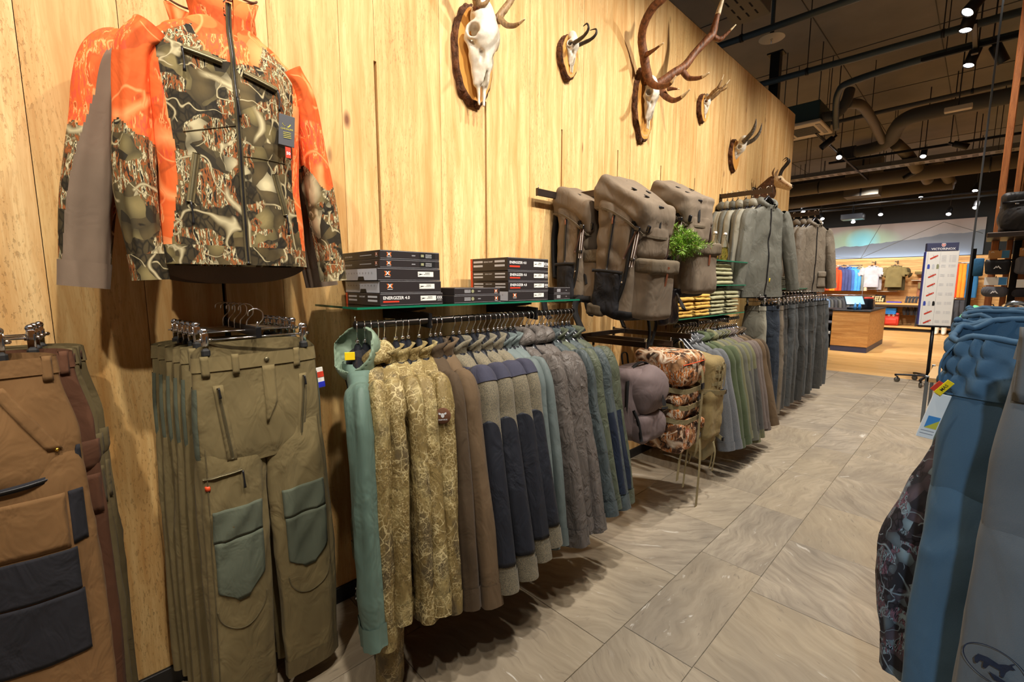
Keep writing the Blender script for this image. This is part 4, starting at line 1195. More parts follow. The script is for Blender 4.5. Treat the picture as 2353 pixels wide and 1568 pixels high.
def seam_line(S, pts, r, parent, name='seam', mat='f_olive_dark', off=.0015, dz=0.0):
    P = fline(S, pts, off, dz)
    return part(name, tube(P, r, 6, max(8, len(P) * 4)), mat, parent)
def zip_line(S, pts, parent, dz, w=.012, mat='f_olive_dark', pull=True, pull_len=.03, metal='zip_metal'):
    P = fline(S, pts, .0035, dz)
    z = part('zipper', strip(P, w, .003, (1, 0, 0) if abs(P[-1][2] - P[0][2]) > abs(P[-1][0] - P[0][0]) else (0, 0, 1)), mat, parent)
    part('zip_teeth', strip(P + np.array([0, -.0022, 0]), w * .35, .002, (1, 0, 0) if abs(P[-1][2] - P[0][2]) > abs(P[-1][0] - P[0][0]) else (0, 0, 1)), metal, z)
    if pull:
        q = P[0] + np.array([0, -.007, 0])
        part('zip_pull', tube([q, q + np.array([.001, -.003, -pull_len * .5]), q + np.array([.002, -.002, -pull_len])], [.003, .0022, .0042], 8, 8), 'pull_black', z)
    return z
# --- olive trousers: six behind each other on the arm, the outermost in full view
oy = SEAM0 + .005
xs = [.055, .105, .155, .205, .255, .345]
for i, x in enumerate(xs):
    last = i == len(xs) - 1
    lab = 'olive stretch hunting trousers with grey-green knee patches, outermost on the short arm' if last else 'olive hunting trousers hanging %s behind the outermost pair' % (ORD[len(xs) - 2 - i])
    dy = (-.055 + .012 * i) if not last else 0.0
    st = dict(mat='f_olive', L=1.16, w0=.178, w1=.190, t=.030 if last else .018, la=.092, spread=.012, fold=.016 if last else .010, rise=.038 if last else .012, nt=48 if last else 30, ns=80 if last else 40, crease=.8)
    z0 = 1.236 if last else 1.25
    t, B, LG, dz = pants('hunting_trousers', lab, (x, oy + dy, z0), math.pi / 2 + (.10 if last else 0), st, 31 + i, 'olive trousers on the short arm')
    ch = clip_hanger((x, oy + dy * .5, z0 + .048 - (.0 if last else .0)), math.pi / 2, 'chrome clip hanger holding the outermost olive trousers' if last else 'chrome clip hanger holding the olive trousers %s behind the outermost' % ORD[len(xs) - 2 - i], 'clip hangers on the short arm', .14)
    for xx in (-.15, -.075, .105):
        part('belt_loop', fpatch(B, -.004, .058, xx - .009, xx + .009, .006, 6, 4, dz), 'f_olive', t)
    # side stripe of darker stretch cloth
    for k, sd in ((0, math.pi), (1, 0.0)):
        part('side_panel', patch(B, .09, .335, sd - .35, sd + .35, 12, 8, .002, dz, False), 'f_knee', t)
    if last:
        part('button', xf(lathe([(.0001, .004), (.006, .0035), (.0075, .001), (.0075, -.003)], 16), tuple(fline(B, [(.012, .022)], .006, dz)[0]), (math.pi / 2, 0, 0)), 'zip_metal', t)
        part('fly', fpatch(B, .042, .225, lambda s: -.002 + .0 * s, lambda s: .034 - .030 * smoothstep(.15, .225, s), .004, 12, 5, dz), 'f_olive', t)
        for sd in (-1, 1):
            S = LG[0 if sd < 0 else 1]
            # hip pocket zips
            part('pocket_welt', fpatch(B, .085, .33, lambda s: sd * .125 - .013 - sd * .02 * (s - .085) / .245, lambda s: sd * .125 + .013 - sd * .02 * (s - .085) / .245, .0025, 12, 4, dz), 'f_olive', t)
            zip_line(B, [(sd * .125 - sd * .02 * q, .092 + .22 * q) for q in np.linspace(0, 1, 8)], t, dz, .008)
            # knee patch in two panels
            cx = lambda s: S(np.full_like(s, -math.pi / 2), s)[..., 0]
            part('knee_patch', fpatch(S, .468, .554, lambda s: cx(s) - .068, lambda s: cx(s) + .066, .004, 12, 12, dz), 'f_knee', t)
            part('knee_patch', fpatch(S, .556, .715, lambda s: cx(s) - .066 + .05 * smoothstep(.68, .715, s), lambda s: cx(s) + .066 - .05 * smoothstep(.67, .715, s), .004, 16, 12, dz), 'f_knee', t)
            seam_line(S, [(float(cx(np.array([.74]))[0]) + .07 * math.cos(a), .728 + .06 * math.sin(a)) for a in np.linspace(math.pi, 0, 14)], .0018, t, dz=dz)
            seam_line(S, [(float(cx(np.array([q]))[0]) - .072 * sd * -1 if False else float(cx(np.array([q]))[0]) + sd * .074, q) for q in np.linspace(.1, .97, 16)], .0016, t, dz=dz)
            part('cuff', skin(S, -math.pi, math.pi, 40, np.linspace(.955, 1.0, 5), .003, dz=dz), 'f_khaki', t)
        zip_line(LG[0], [(-.085 - .095 * q, .350 + .012 * q) for q in np.linspace(0, 1, 6)], t, dz, .010, pull_len=.055)
        part('brand_tab', fpatch(LG[0], .385, .40, -.178, -.168, .004, 3, 3, dz), 'box_orange', t)
part('price_tag', box((0, 0, 0), (.004, .030, .075), .001), 'white_card', None, smooth=False, loc=(.30, .625, 1.115), rot=(.1, 0, 0))
_pt = bpy.data.objects['price_tag']; tag(_pt, 'white, red and blue paper tag at the right hip of the olive trousers', 'tag')
part('tag_stripe', box((.0025, 0, .012), (.001, .030, .02)), 'print_red', _pt, smooth=False)
part('tag_stripe', box((.0025, 0, -.025), (.001, .030, .02)), 'label_blue', _pt, smooth=False)

# --- brown work trousers at the far left
by = SEAM0 - PITCH
for i, x in enumerate((.10, .16, .22, .30)):
    last = i == 3
    m = ['f_khaki', 'f_khaki', 'f_rust', 'f_brown'][i]
    dy = [.055, .04, .03, 0][i]
    lab = ['khaki work trousers with hook-tape waistband hanging deepest at the left edge', 'khaki work trousers second from the wall at the left edge', 'dark rust brown trousers just behind the brown work trousers', 'brown canvas work trousers with black knee panel at the left edge'][i]
    t, B, LG, dz = pants('work_trousers', lab, (x, by + dy, 1.268), math.pi / 2, dict(mat=m, L=1.2, w0=.185, w1=.215, t=.034 if last else .022, la=.108, fold=.015, nt=48 if last else 30, ns=80 if last else 40, rise=.012), 61 + i, 'work trousers at the left edge')
    clip_hanger((x, by + dy * .5, 1.268 + .042), math.pi / 2, lab.split(' ')[0] + ' work trousers clip hanger, %s from the wall at the left edge' % ORD[i], 'clip hangers at the left edge', .13 if not last else .095)
    part('belt_loop', fpatch(B, -.003, .06, .158, .174, .006, 6, 4, dz), m, t)
    if i < 2: part('hook_tape', fpatch(B, .012, .036, .12, .178, .0055, 4, 6, dz), 'f_rust', t)
    if last:
        S = LG[1]
        part('front_pocket', fpatch(B, .065, .235, lambda s: .065 + .085 * (s - .065) / .17, lambda s: .092 + .085 * (s - .065) / .17, .004, 14, 5, dz), 'f_brown', t)
        for xx, dd in ((.063, .055), (.165, .235)):
            part('rivet', xf(lathe([(.0001, .003), (.004, .002), (.005, -.001)], 12), tuple(fline(B, [(xx, dd)], .006, dz)[0]), (math.pi / 2, 0, 0)), 'brass', t)
        zip_line(B, [(.045 + .14 * q, .315 - .012 * q) for q in np.linspace(0, 1, 6)], t, dz, .016, 'f_black', True, .01, 'pull_black')
        part('side_insert', fpatch(S, .345, .485, lambda s: s * 0 + .178, .205, .0025, 12, 5, dz), 'f_black', t)
        part('side_insert', fpatch(B, .235, .335, lambda s: .203 - .022 * (s - .235) / .1, .209, .0025, 8, 4, dz), 'f_black', t)
        part('knee_panel', fpatch(S, .493, .587, lambda s: s * 0 + .012, lambda s: s * 0 + .182, .0035, 16, 14, dz), 'f_black', t)
        part('knee_panel', fpatch(S, .590, .725, lambda s: s * 0 + .014, lambda s: s * 0 + .186, .0035, 16, 14, dz), 'f_black', t)
        part('thigh_pocket', fpatch(S, .345, .488, .03, .172, .0025, 12, 12, dz), 'f_brown', t)
    else:
        part('cargo_pocket', fpatch(LG[1], .345, .46, .09, .21, .006, 8, 8, dz), m, t)
        part('cargo_flap', fpatch(B, .25, .335, .085, .212, .010, 6, 8, dz), m, t)

# ================================================================== the two blaze orange jackets high on the wall
def region_split(S, th, d, reg, mats, parent, dz, names):
    """one dense cloth grid cut into panels by a region function on the cells"""
    P = S(th[:, None], d[None, :]) + np.array([0, 0, dz])
    nt, nd = len(th), len(d)
    tc = (th + (th[1] - th[0]) / 2)[:, None] * np.ones((1, nd - 1)); dc = ((d[:-1] + d[1:]) / 2)[None, :] * np.ones((nt, 1))
    xc = S(tc, dc)[..., 0]
    r = reg(tc, dc, xc)
    V = P.reshape(-1, 3)
    for k in np.unique(r):
        I, J = np.nonzero(r == k); I2 = (I + 1) % nt
        Q = np.stack([I * nd + J, I2 * nd + J, I2 * nd + J + 1, I * nd + J + 1], 1)
        u, inv = np.unique(Q, return_inverse=True)
        part(names[k], (V[u], [tuple(q) for q in inv.reshape(-1, 4)]), mats[k], parent)
def blaze_jacket(label, loc, seed, front, group):
    L = .70; dz = L
    t = thing('hunting_jacket', label, 'jacket', (loc[0], loc[1], loc[2] - L), math.pi / 2, group)
    B = torso(L, ([0, .02, .05, .10, .17, .3, .45, .60, L], [.068, .10, .15, .205, .206, .194, .188, .196, .200]), ([0, .04, .12, .3, .5, L], [.06, .06, .075, .085, .085, .09]), seed, .010, n=2.2)
    th = np.linspace(-math.pi, math.pi, 220, endpoint=False); d = np.linspace(0, L, 170)
    def reg(tc, dc, xc):
        fr = np.sin(tc) < .25
        edge = np.interp(dc, [0, .07, .10, .15, .25, .38, .48, .58, .645], [.05, .145, .176, .172, .164, .152, .154, .168, .178])
        r = np.zeros(tc.shape, int)                                   # 0 camo front
        r[(np.abs(xc) > edge) & (dc < .645) & (xc < 0)] = 1
        r[(np.abs(xc) > edge) & (dc < .645) & (xc >= 0)] = 5                        # orange sides
        yoke = np.interp(np.abs(xc), [0, .07, .09, .14, .2, .3], [.13, .115, .045, .075, .118, .2])
        r[(dc < yoke)] = 2
        r[(dc >= .645)] = 3
        r[(~fr) & (dc >= .645)] = 3
        r[(~fr) & (dc < .645) & (dc >= yoke)] = 4
        return r
    region_split(B, th, d, reg, {0: 'camo_tree', 1: 'camo_orange', 2: 'camo_orange', 3: 'camo_tree', 4: 'camo_tree', 5: 'camo_orange'}, t, dz, {0: 'front_panel', 1: 'side_panel', 2: 'yoke', 3: 'hem_band', 4: 'back_panel', 5: 'side_panel'})
    # dark lining seen from below, longer tail at the back
    ring = B(np.linspace(-math.pi, math.pi, 60, endpoint=False), np.full(60, L - .015), -.003) + np.array([0, 0, dz])
    part('lining', (ring, [tuple(range(60))]), 'f_fleece_brown', t)
    th2 = np.linspace(.12, math.pi - .12, 40)
    tail = []
    for q in np.linspace(0, 1, 6):
        p = B(th2, np.full(40, L - .03), .001) + np.array([0, 0, dz]); p[:, 2] -= (.03 + .055 * np.sin(th2) ** 1.0) * q; p[:, 1] += .006 * q
        tail.append(p)
    part('back_tail', grid(np.stack(tail, 1)), 'f_fleece_brown', t)
    # collar, open at the zip
    part('collar', xf(collar(.082, .062, .085, seed, .012, .28, .03, 60), (0, 0, dz + .005)), 'camo_orange', t)
    part('collar_binding', xf(tube([(.094 * math.cos(a), .074 * math.sin(a), .094 + .012 * math.sin(a) - .03 * float(smoothstep(0, 1, -math.sin(a)))) for a in np.linspace(-math.pi / 2 + .14, 1.5 * math.pi - .14, 30)], .003, 6, 90), (0, 0, dz + .005)), 'f_rust', t)
    for k, sd in enumerate((-1, 1)):
        if front:
            o1 = (.238, .226) if sd < 0 else (.268, .290)
            ctrl = [(sd * .170, .0, -.085), (sd * .215, .010, -.15), (sd * (.228 if sd < 0 else .245), .015, -.32), (sd * o1[0], .005, -.50), (sd * o1[1], -.01, -.745)]
        else:
            o1 = (.315, .345) if sd < 0 else (.29, .32)
            ctrl = [(sd * .165, 0, -.075), (sd * .235, -.01, -.14), (sd * .275, -.01, -.32), (sd * o1[0], -.02, -.52), (sd * o1[1], -.03, -.765)]
        S = limb(ctrl, ([0, .15, .4, .75, 1], [.05, .042, .042, .044, .034]) if front else ([0, .15, .4, .75, 1], [.055, .066, .066, .06, .052]), ([0, .2, .6, 1], [.055, .06, .055, .04]), seed + 11 * k, .010, crease=.6)
        ths = np.linspace(-math.pi, math.pi, 110, endpoint=False); ss_ = np.linspace(0, 1, 130)
        def regs(tc, sc, xc, sd=sd):
            r = np.zeros(tc.shape, int)
            bound = .60 + .07 * np.sin(tc * 1.0 + (.6 if sd < 0 else 2.4)) + .02 * np.sin(3 * tc)
            r[sc > bound] = 1
            c0 = -math.pi / 2 + (.15 if sd < 0 else -.25)
            wd = np.interp(sc, [.04, .1, .4, .6, 1], [.0, .35, .42, .75, 1.15]) * (1 if not front else 0)
            r[np.abs(tc - c0) < wd] = 2
            return r
        region_split(S, ths, ss_, regs, {0: 'camo_orange', 1: 'camo_tree', 2: 'f_fleece_brown'}, t, dz, {0: 'upper_sleeve', 1: 'lower_sleeve', 2: 'sleeve_gusset'})
        c = part('cuff', skin(S, -math.pi, math.pi, 40, np.linspace(.93, 1.0, 6), .003, dz=dz), 'camo_tree' if front else 'f_fleece_brown', t)
        ring = S(np.linspace(-math.pi, math.pi, 24, endpoint=False), np.full(24, .985), -.002) + np.array([0, 0, dz])
        part('cuff_lining', (ring, [tuple(range(24))]), 'f_black', c)
    if front:
        zp = fline(B, [(0.0, q) for q in np.linspace(.03, L - .005, 18)], .002, dz)
        zp = np.vstack([[(0.002, zp[0][1] - .004, zp[0][2] + .065)], zp])
        z = part('zipper', strip(zp, .014, .003, (1, 0, 0)), 'f_olive_dark', t)
        part('zip_teeth', strip(zp + np.array([0, -.0022, 0]), .005, .002, (1, 0, 0)), 'pull_black', z)
        part('zip_pull', tube([zp[6] + (0, -.006, 0), zp[6] + (.002, -.01, -.03), zp[6] + (.004, -.01, -.055)], [.003, .002, .004], 8, 8), 'pull_black', z)
        def pocket(a, b, pull_at):
            P = fline(B, [(a[0] * (1 - q) + b[0] * q, a[1] * (1 - q) + b[1] * q) for q in np.linspace(0, 1, 7)], .004, dz)
            hz = abs(a[0] - b[0]) > abs(a[1] - b[1])
            w = part('pocket_zipper', strip(P, .018, .004, (0, 0, 1) if hz else (1, 0, 0)), 'f_olive', t)
            part('zip_teeth', strip(P + np.array([0, -.003, 0]), .008, .002, (0, 0, 1) if hz else (1, 0, 0)), 'zip_metal', w)
            q = P[0] if pull_at == 0 else P[-1]
            part('zip_pull', tube([q + (0, -.007, 0), q + (.002, -.01, -.035), q + (.001, -.01, -.062)], [.003, .002, .0042], 8, 8), 'pull_black', w)
        pocket((-.118, .125), (-.028, .138), 0); pocket((.022, .150), (.112, .172), 1)
        pocket((-.104, .395), (-.128, .53), 1); pocket((.092, .42), (.118, .54), 1)
        for xx, a, b in ((-1, .30, .345), (1, .385, .38)):
            seam_line(B, [(xx * q, a + (b - a) * abs(q) / .14 ) for q in np.linspace(.004, .13, 10)], .0008, t, dz=dz)
        # swing tickets
        c = fline(B, [(.112, .178)], .012, dz)[0]
        part('tag_cord', tube([c, c + (.0, -.012, -.035), c + (.006, -.014, -.07)], .0008, 5, 10), 'pull_black', t)
        tg = part('swing_tag', xf(box((0, 0, 0), (.046, .003, .09), .001), tuple(c + np.array([.010, -.016, -.112])), (.05, .06, 0)), 'tag_grey', t, smooth=False)
        cc = c + np.array([.010, -.0185, -.112])
        ex, ey = (1, 0, 0), (0, 0, 1)
        a = np.linspace(-2.4, 2.4, 20) - math.pi / 2
        lau = G()
        for sg in (-1, 1):
            for q in np.linspace(-1.2, 1.0, 7):
                lx, lz = sg * .011 * math.cos(q), .012 * math.sin(q) + .022
                lau.add(*basis_vf(poly_vf([(lx - .002, lz), (lx, lz - .0018), (lx + .003 * sg, lz + .002), (lx, lz + .003)]), cc, ex, ey))
        lau.add(*basis_vf(text_vf('CHEVALIER', .0072), cc + np.array([0, 0, .004]), ex, ey))
        lau.obj('laurel_print', 'print_gold', tg, smooth=False)
        for q in (-.006, -.011, -.016, -.021): part('small_print', basis_vf(rect(.022, .0014), cc + np.array([0, 0, q]), ex, ey), 'print_gold', tg, smooth=False)
        rt = part('care_tag', xf(box((0, 0, 0), (.016, .002, .04), .0006), tuple(c + np.array([.012, -.012, -.172]))), 'print_red', t, smooth=False)
        part('size_print', basis_vf(text_vf('50', .012, bold=.03), c + np.array([.012, -.0135, -.178]), ex, ey), 'print_white', rt, smooth=False)
    return t
blaze_jacket('blaze orange and tree camouflage jacket at the front of the wall display', (.30, .40, 2.205), 5, True, 'orange camouflage jackets')
blaze_jacket('second orange camouflage jacket with brown fleece gussets tucked behind the front one', (.135, .385, 2.205), 9, False, 'orange camouflage jackets')
hanger((.30, .40, 2.232), math.pi / 2, 'black hanger holding the front orange camouflage jacket', 'hangers of the orange jackets')
hanger((.135, .385, 2.232), math.pi / 2, 'black hanger holding the orange jacket tucked behind', 'hangers of the orange jackets')
wall_arm('arm high on the wall carrying the orange camouflage jackets', SEAM0 - .015, 2.303, .40)
# ================================================================== trophies on the wall
def plaque(t, hy, hz, seed, cz=0.0, point=.0, th=.042, line=True):
    """slice of trunk with the bark left on; faces +x"""
    a = np.linspace(0, 2 * math.pi, 72, endpoint=False)
    base = np.stack([hy * np.cos(a), hz * np.sin(a) * (1 + point * smoothstep(.75, 1, -np.sin(a)))], -1)
    n1 = noise(np.stack([np.cos(a) * 3, np.sin(a) * 3, a * 0], -1), seed)
    rows = []
    for x, k, am in ((0, 1.02, .05), (.006, 1.05, .06), (th * .3, 1.02, .09), (th * .55, 1.03, .07), (th * .8, .99, .09), (th * .97, .965, .05), (th, .94, .03)):
        w = k + am * n1 + am * .8 * noise(np.stack([np.cos(a) * 9, np.sin(a) * 9, a * 0 + x * 90], -1), seed + 2)
        rows.append(np.stack([np.full_like(a, x), base[:, 0] * w, base[:, 1] * w + cz], -1))
    P = np.stack(rows, 1)
    part('bark', grid(P, close_u=True), 'bark', t)
    f = P[:, -1].copy(); f[:, 0] += .0004
    part('cut_face', (f, [tuple(range(72))]), 'plaque_wood', t, smooth=False)
    if line:
        o = f * np.array([1, .93, 1]); o[:, 2] = cz + (f[:, 2] - cz) * .93; o[:, 0] += .0006
        i_ = f * np.array([1, .88, 1]); i_[:, 2] = cz + (f[:, 2] - cz) * .88; i_[:, 0] += .0006
        part('growth_ring', grid(np.stack([o, i_], 1), close_u=True), 'table_wood', t, smooth=False)
def skull_fn(k=1.0, wide=1.0):
    def f(p):
        q = p / k
        q = q * np.array([1, 1 / wide, 1])
        d = s_ell(q, (.055, 0, .105), (.05, .046, .07))
        d = su(d, s_ell(q, (.068, 0, .045), (.042, .062, .055)), .03)
        d = su(d, s_cap(q, (.058, 0, .02), (.034, 0, -.12), .044, .021), .03)
        ay = np.stack([q[..., 0], np.abs(q[..., 1]), q[..., 2]], -1)
        # cheek arches and rims of the eye sockets
        d = su(d, s_cap(ay, (.045, .056, .075), (.03, .064, .02), .009), .012)
        d = su(d, s_cap(ay, (.03, .064, .02), (.036, .036, -.05), .009, .012), .014)
        d = su(d, s_cap(ay, (.03, .03, -.04), (.016, .022, -.13), .022, .012), .02)
        cc = np.array((.060, .052, .036)); nn = np.array((.62, .785, 0.)); u = ay - cc; hh = u @ nn
        rad = np.linalg.norm(u - hh[..., None] * nn, axis=-1)
        d = su(d, np.sqrt((rad - .027) ** 2 + (hh - .004) ** 2) - .0075, .008)
        d = ss(d, s_cap(ay, cc - nn * .03, cc + nn * .05, .0225), .004)
        d = ss(d, s_ell(ay, (.035, .054, .088), (.03, .022, .020)), .006)
        d = ss(d, s_ell(ay, (.064, .026, -.045), (.012, .008, .022)), .006)
        # split snout
        d = su(d, s_cap(ay, (.022, .016, -.12), (.014, .012, -.205), .010, .0045), .008)
        d = ss(d, s_ell(q, (.052, 0, -.145), (.03, .0095, .05)), .006)
        d = ss(d, s_box(q, (.058, 0, .0), (.006, .0012, .10), .0008), .004)
        return (d + .0015 * noise(q * 60, 3)) * k
    return f
def skull_part(t, k, loc, tilt=0.0, wide=1.0, mat='bone', yaw=0.0):
    V, F = nets(skull_fn(k, wide), np.array((-.03, -.095 * wide, -.23)) * k, np.array((.125, .095 * wide, .19)) * k, .0052 * k)
    part('skull', xf((V, F), loc, (0, tilt, yaw)), mat, t)
def horn(t, name, pts, r, mat, tip=None, ridges=0.0, n=12, m=None, origin=(0, 0, 0)):
    P = np.asarray(pts, float) - np.array(origin)
    m = m or (len(P) - 1) * 9 + 1
    C = catmull(P, m); s = np.linspace(0, 1, m)
    rr = np.interp(s, np.linspace(0, 1, len(r)), r)
    if ridges: rr = rr * (1 + ridges * np.sin(s * 150))
    T, N, B = frames(C)
    th = np.linspace(0, 2 * math.pi, n, endpoint=False)
    Q = C[:, None] + rr[:, None, None] * (np.cos(th)[None, :, None] * N[:, None] + np.sin(th)[None, :, None] * B[:, None])
    Q = Q + (noise(Q * 60, 5) * .0016 * (rr[:, None] / max(r)))[..., None] * (Q - C[:, None]) / (rr[:, None, None] + 1e-6)
    v, f = grid(Q.transpose(1, 0, 2), close_u=True); k = len(v)
    v = np.vstack([v, C[0], C[-1] + T[-1] * rr[-1] * .8]); f = list(f)
    for i in range(n):
        i2 = (i + 1) % n
        f += [(k, i2 * m, i * m), (k + 1, i * m + m - 1, i2 * m + m - 1)]
    o = part(name, (v, f), mat, t)
    if tip:
        a = int(m * .80)
        part('tine_tip', tube(C[a:] + T[a:] * .0008, rr[a:] * 1.04 + .0003, 10, len(C) - a, smooth_path=False), tip, o)
    return o
def burr(t, c, r, origin):
    c = np.array(c) - np.array(origin)
    part('burr', nets(lambda p: s_ell(p, c, (r, r, r * .62)) + .006 * noise(p * 130, 3), c - r * 1.6, c + r * 1.6, r * .22), 'antler', t)
O = (0, 1.585, 2.595)
t = thing('deer_skull', 'large white deer skull with antlers on an oval bark plaque, nearest on the wall', 'trophy', O)
plaque(t, .118, .238, 3, 0, line=False)
skull_part(t, 1.28, (.045, -.005, .005), -.10)
L1 = [(.105, 1.545, 2.745), (.125, 1.532, 2.765), (.145, 1.50, 2.80), (.17, 1.46, 2.87), (.23, 1.42, 2.97), (.31, 1.41, 3.08)]
horn(t, 'antler', L1, [.020, .021, .019, .017, .013, .006], 'antler_grey', 'antler_tip', origin=O)
horn(t, 'tine', [(.135, 1.53, 2.765), (.165, 1.545, 2.768), (.19, 1.56, 2.80)], [.014, .010, .004], 'antler_grey', 'antler_tip', origin=O)
horn(t, 'tine', [(.20, 1.44, 2.92), (.26, 1.43, 2.93), (.31, 1.44, 2.97)], [.010, .008, .004], 'antler_grey', 'antler_tip', origin=O)
R1 = [(.105, 1.63, 2.735), (.130, 1.650, 2.752), (.142, 1.672, 2.785), (.155, 1.71, 2.84), (.20, 1.75, 2.93), (.29, 1.77, 3.06)]
horn(t, 'antler', R1, [.018, .021, .019, .017, .013, .006], 'antler_grey', 'antler_tip', origin=O)
horn(t, 'tine', [(.142, 1.655, 2.752), (.21, 1.642, 2.692), (.29, 1.622, 2.654), (.36, 1.612, 2.65)], [.016, .013, .010, .003], 'antler_grey', 'antler_tip', origin=O)
horn(t, 'tine', [(.19, 1.74, 2.90), (.25, 1.73, 2.91), (.31, 1.73, 2.95)], [.010, .008, .004], 'antler_grey', 'antler_tip', origin=O)
burr(t, (.118, 1.536, 2.757), .026, O); burr(t, (.122, 1.643, 2.746), .026, O)

O = (0, 2.342, 2.84)
t = thing('chamois_skull', 'small skull with two hooked black horns on a pale-ringed bark plaque', 'trophy', O)
plaque(t, .082, .118, 8, 0, .12)
skull_part(t, .62, (.028, 0, .022), -.12)
horn(t, 'horn', [(.062, 2.325, 2.888), (.13, 2.31, 2.885), (.185, 2.30, 2.893), (.209, 2.295, 2.917), (.200, 2.29, 2.940), (.178, 2.285, 2.932)], [.0125, .0115, .009, .007, .005, .002], 'horn_black', origin=O)
horn(t, 'horn', [(.060, 2.362, 2.890), (.12, 2.375, 2.895), (.171, 2.385, 2.905), (.195, 2.39, 2.927), (.19, 2.39, 2.950), (.152, 2.385, 2.956)], [.0125, .0115, .009, .007, .005, .002], 'horn_black', origin=O)

O = (0, 3.245, 2.79)
t = thing('stag_skull', 'red stag skull with huge brown branching antlers on a bark plaque', 'trophy', O)
plaque(t, .125, .25, 13, 0, .10)
skull_part(t, .98, (.035, 0, .015), -.08, .9)
LB = [(.080, 3.205, 2.93), (.085, 3.16, 2.99), (.09, 3.12, 3.055), (.105, 3.05, 3.157), (.155, 3.0, 3.225), (.222, 2.98, 3.28), (.293, 2.98, 3.31), (.36, 3.0, 3.36), (.40, 3.02, 3.44)]
horn(t, 'antler', LB, [.034, .034, .032, .028, .028, .028, .025, .017, .006], 'antler', 'antler_tip', origin=O)
horn(t, 'tine', [(.095, 3.11, 3.068), (.176, 3.08, 3.062), (.273, 3.05, 3.070)], [.020, .012, .003], 'antler', 'antler_tip', origin=O)
horn(t, 'tine', [(.09, 3.195, 2.925), (.15, 3.17, 2.87), (.218, 3.15, 2.835), (.296, 3.12, 2.822), (.347, 3.1, 2.852)], [.028, .024, .020, .013, .003], 'antler', 'antler_tip', origin=O)
horn(t, 'tine', [(.34, 2.99, 3.34), (.42, 2.97, 3.35), (.48, 2.97, 3.40)], [.014, .010, .003], 'antler', 'antler_tip', origin=O)
RB = [(.085, 3.285, 2.915), (.133, 3.33, 2.953), (.185, 3.38, 3.003), (.234, 3.45, 3.06), (.276, 3.53, 3.168), (.331, 3.6, 3.262), (.352, 3.63, 3.302), (.366, 3.66, 3.417), (.397, 3.66, 3.518), (.43, 3.66, 3.60)]
horn(t, 'antler', RB, [.034, .034, .032, .030, .026, .029, .030, .020, .013, .004], 'antler', 'antler_tip', origin=O)
horn(t, 'tine', [(.35, 3.625, 3.285), (.394, 3.66, 3.262), (.432, 3.68, 3.287), (.493, 3.7, 3.34)], [.022, .018, .012, .003], 'antler', 'antler_tip', origin=O)
horn(t, 'tine', [(.215, 3.435, 3.04), (.25, 3.45, 2.985), (.281, 3.45, 2.958), (.362, 3.44, 2.936), (.432, 3.43, 2.945)], [.024, .022, .017, .013, .005], 'antler', 'antler_tip', origin=O)
horn(t, 'tine', [(.10, 3.29, 2.91), (.138, 3.3, 2.868), (.182, 3.29, 2.813), (.251, 3.27, 2.765), (.322, 3.25, 2.765), (.39, 3.23, 2.792)], [.028, .026, .022, .018, .013, .003], 'antler', 'antler_tip', origin=O)
horn(t, 'tine', [(.20, 3.28, 2.86), (.25, 3.27, 2.845), (.29, 3.27, 2.83)], [.015, .010, .004], 'antler', 'antler_tip', origin=O)
burr(t, (.080, 3.208, 2.925), .036, O); burr(t, (.083, 3.282, 2.915), .036, O)

O = (0, 4.27, 3.02)
t = thing('roebuck_skull', 'small white roebuck skull with short forked antlers on a narrow bark plaque', 'trophy', O)
plaque(t, .085, .115, 21, 0, .1, line=False)
skull_part(t, .55, (.028, 0, .022), -.1)
horn(t, 'antler', [(.055, 4.255, 3.072), (.11, 4.24, 3.116), (.165, 4.23, 3.147), (.19, 4.225, 3.19), (.212, 4.22, 3.235)], [.014, .016, .012, .007, .002], 'antler_grey', 'antler_tip', origin=O)
horn(t, 'tine', [(.155, 4.232, 3.142), (.18, 4.23, 3.136), (.205, 4.225, 3.145)], [.008, .006, .002], 'antler_grey', 'antler_tip', origin=O)
horn(t, 'antler', [(.055, 4.285, 3.070), (.132, 4.3, 3.126), (.173, 4.31, 3.162), (.228, 4.32, 3.220)], [.014, .016, .010, .002], 'antler_grey', 'antler_tip', origin=O)
horn(t, 'tine', [(.155, 4.305, 3.14), (.19, 4.305, 3.144), (.222, 4.3, 3.155)], [.009, .006, .002], 'antler_grey', 'antler_tip', origin=O)
burr(t, (.052, 4.256, 3.070), .017, O); burr(t, (.052, 4.284, 3.069), .017, O)

O = (0, 5.06, 2.785)
t = thing('ibex_skull', 'skull with ridged grey ibex horns leaning out from a dark bark plaque', 'trophy', O)
plaque(t, .10, .15, 33, -.02, .08, line=False)
skull_part(t, .85, (.025, 0, .03), .35)
horn(t, 'horn', [(.115, 5.03, 2.865), (.193, 5.01, 2.930), (.226, 5.0, 2.995), (.234, 5.0, 3.055)], [.024, .020, .014, .003], 'horn_grey', ridges=.07, m=90, origin=O)
horn(t, 'horn', [(.112, 5.085, 2.86), (.191, 5.1, 2.893), (.236, 5.11, 2.955), (.25, 5.12, 3.040)], [.024, .020, .014, .003], 'horn_grey', ridges=.07, m=90, origin=O)

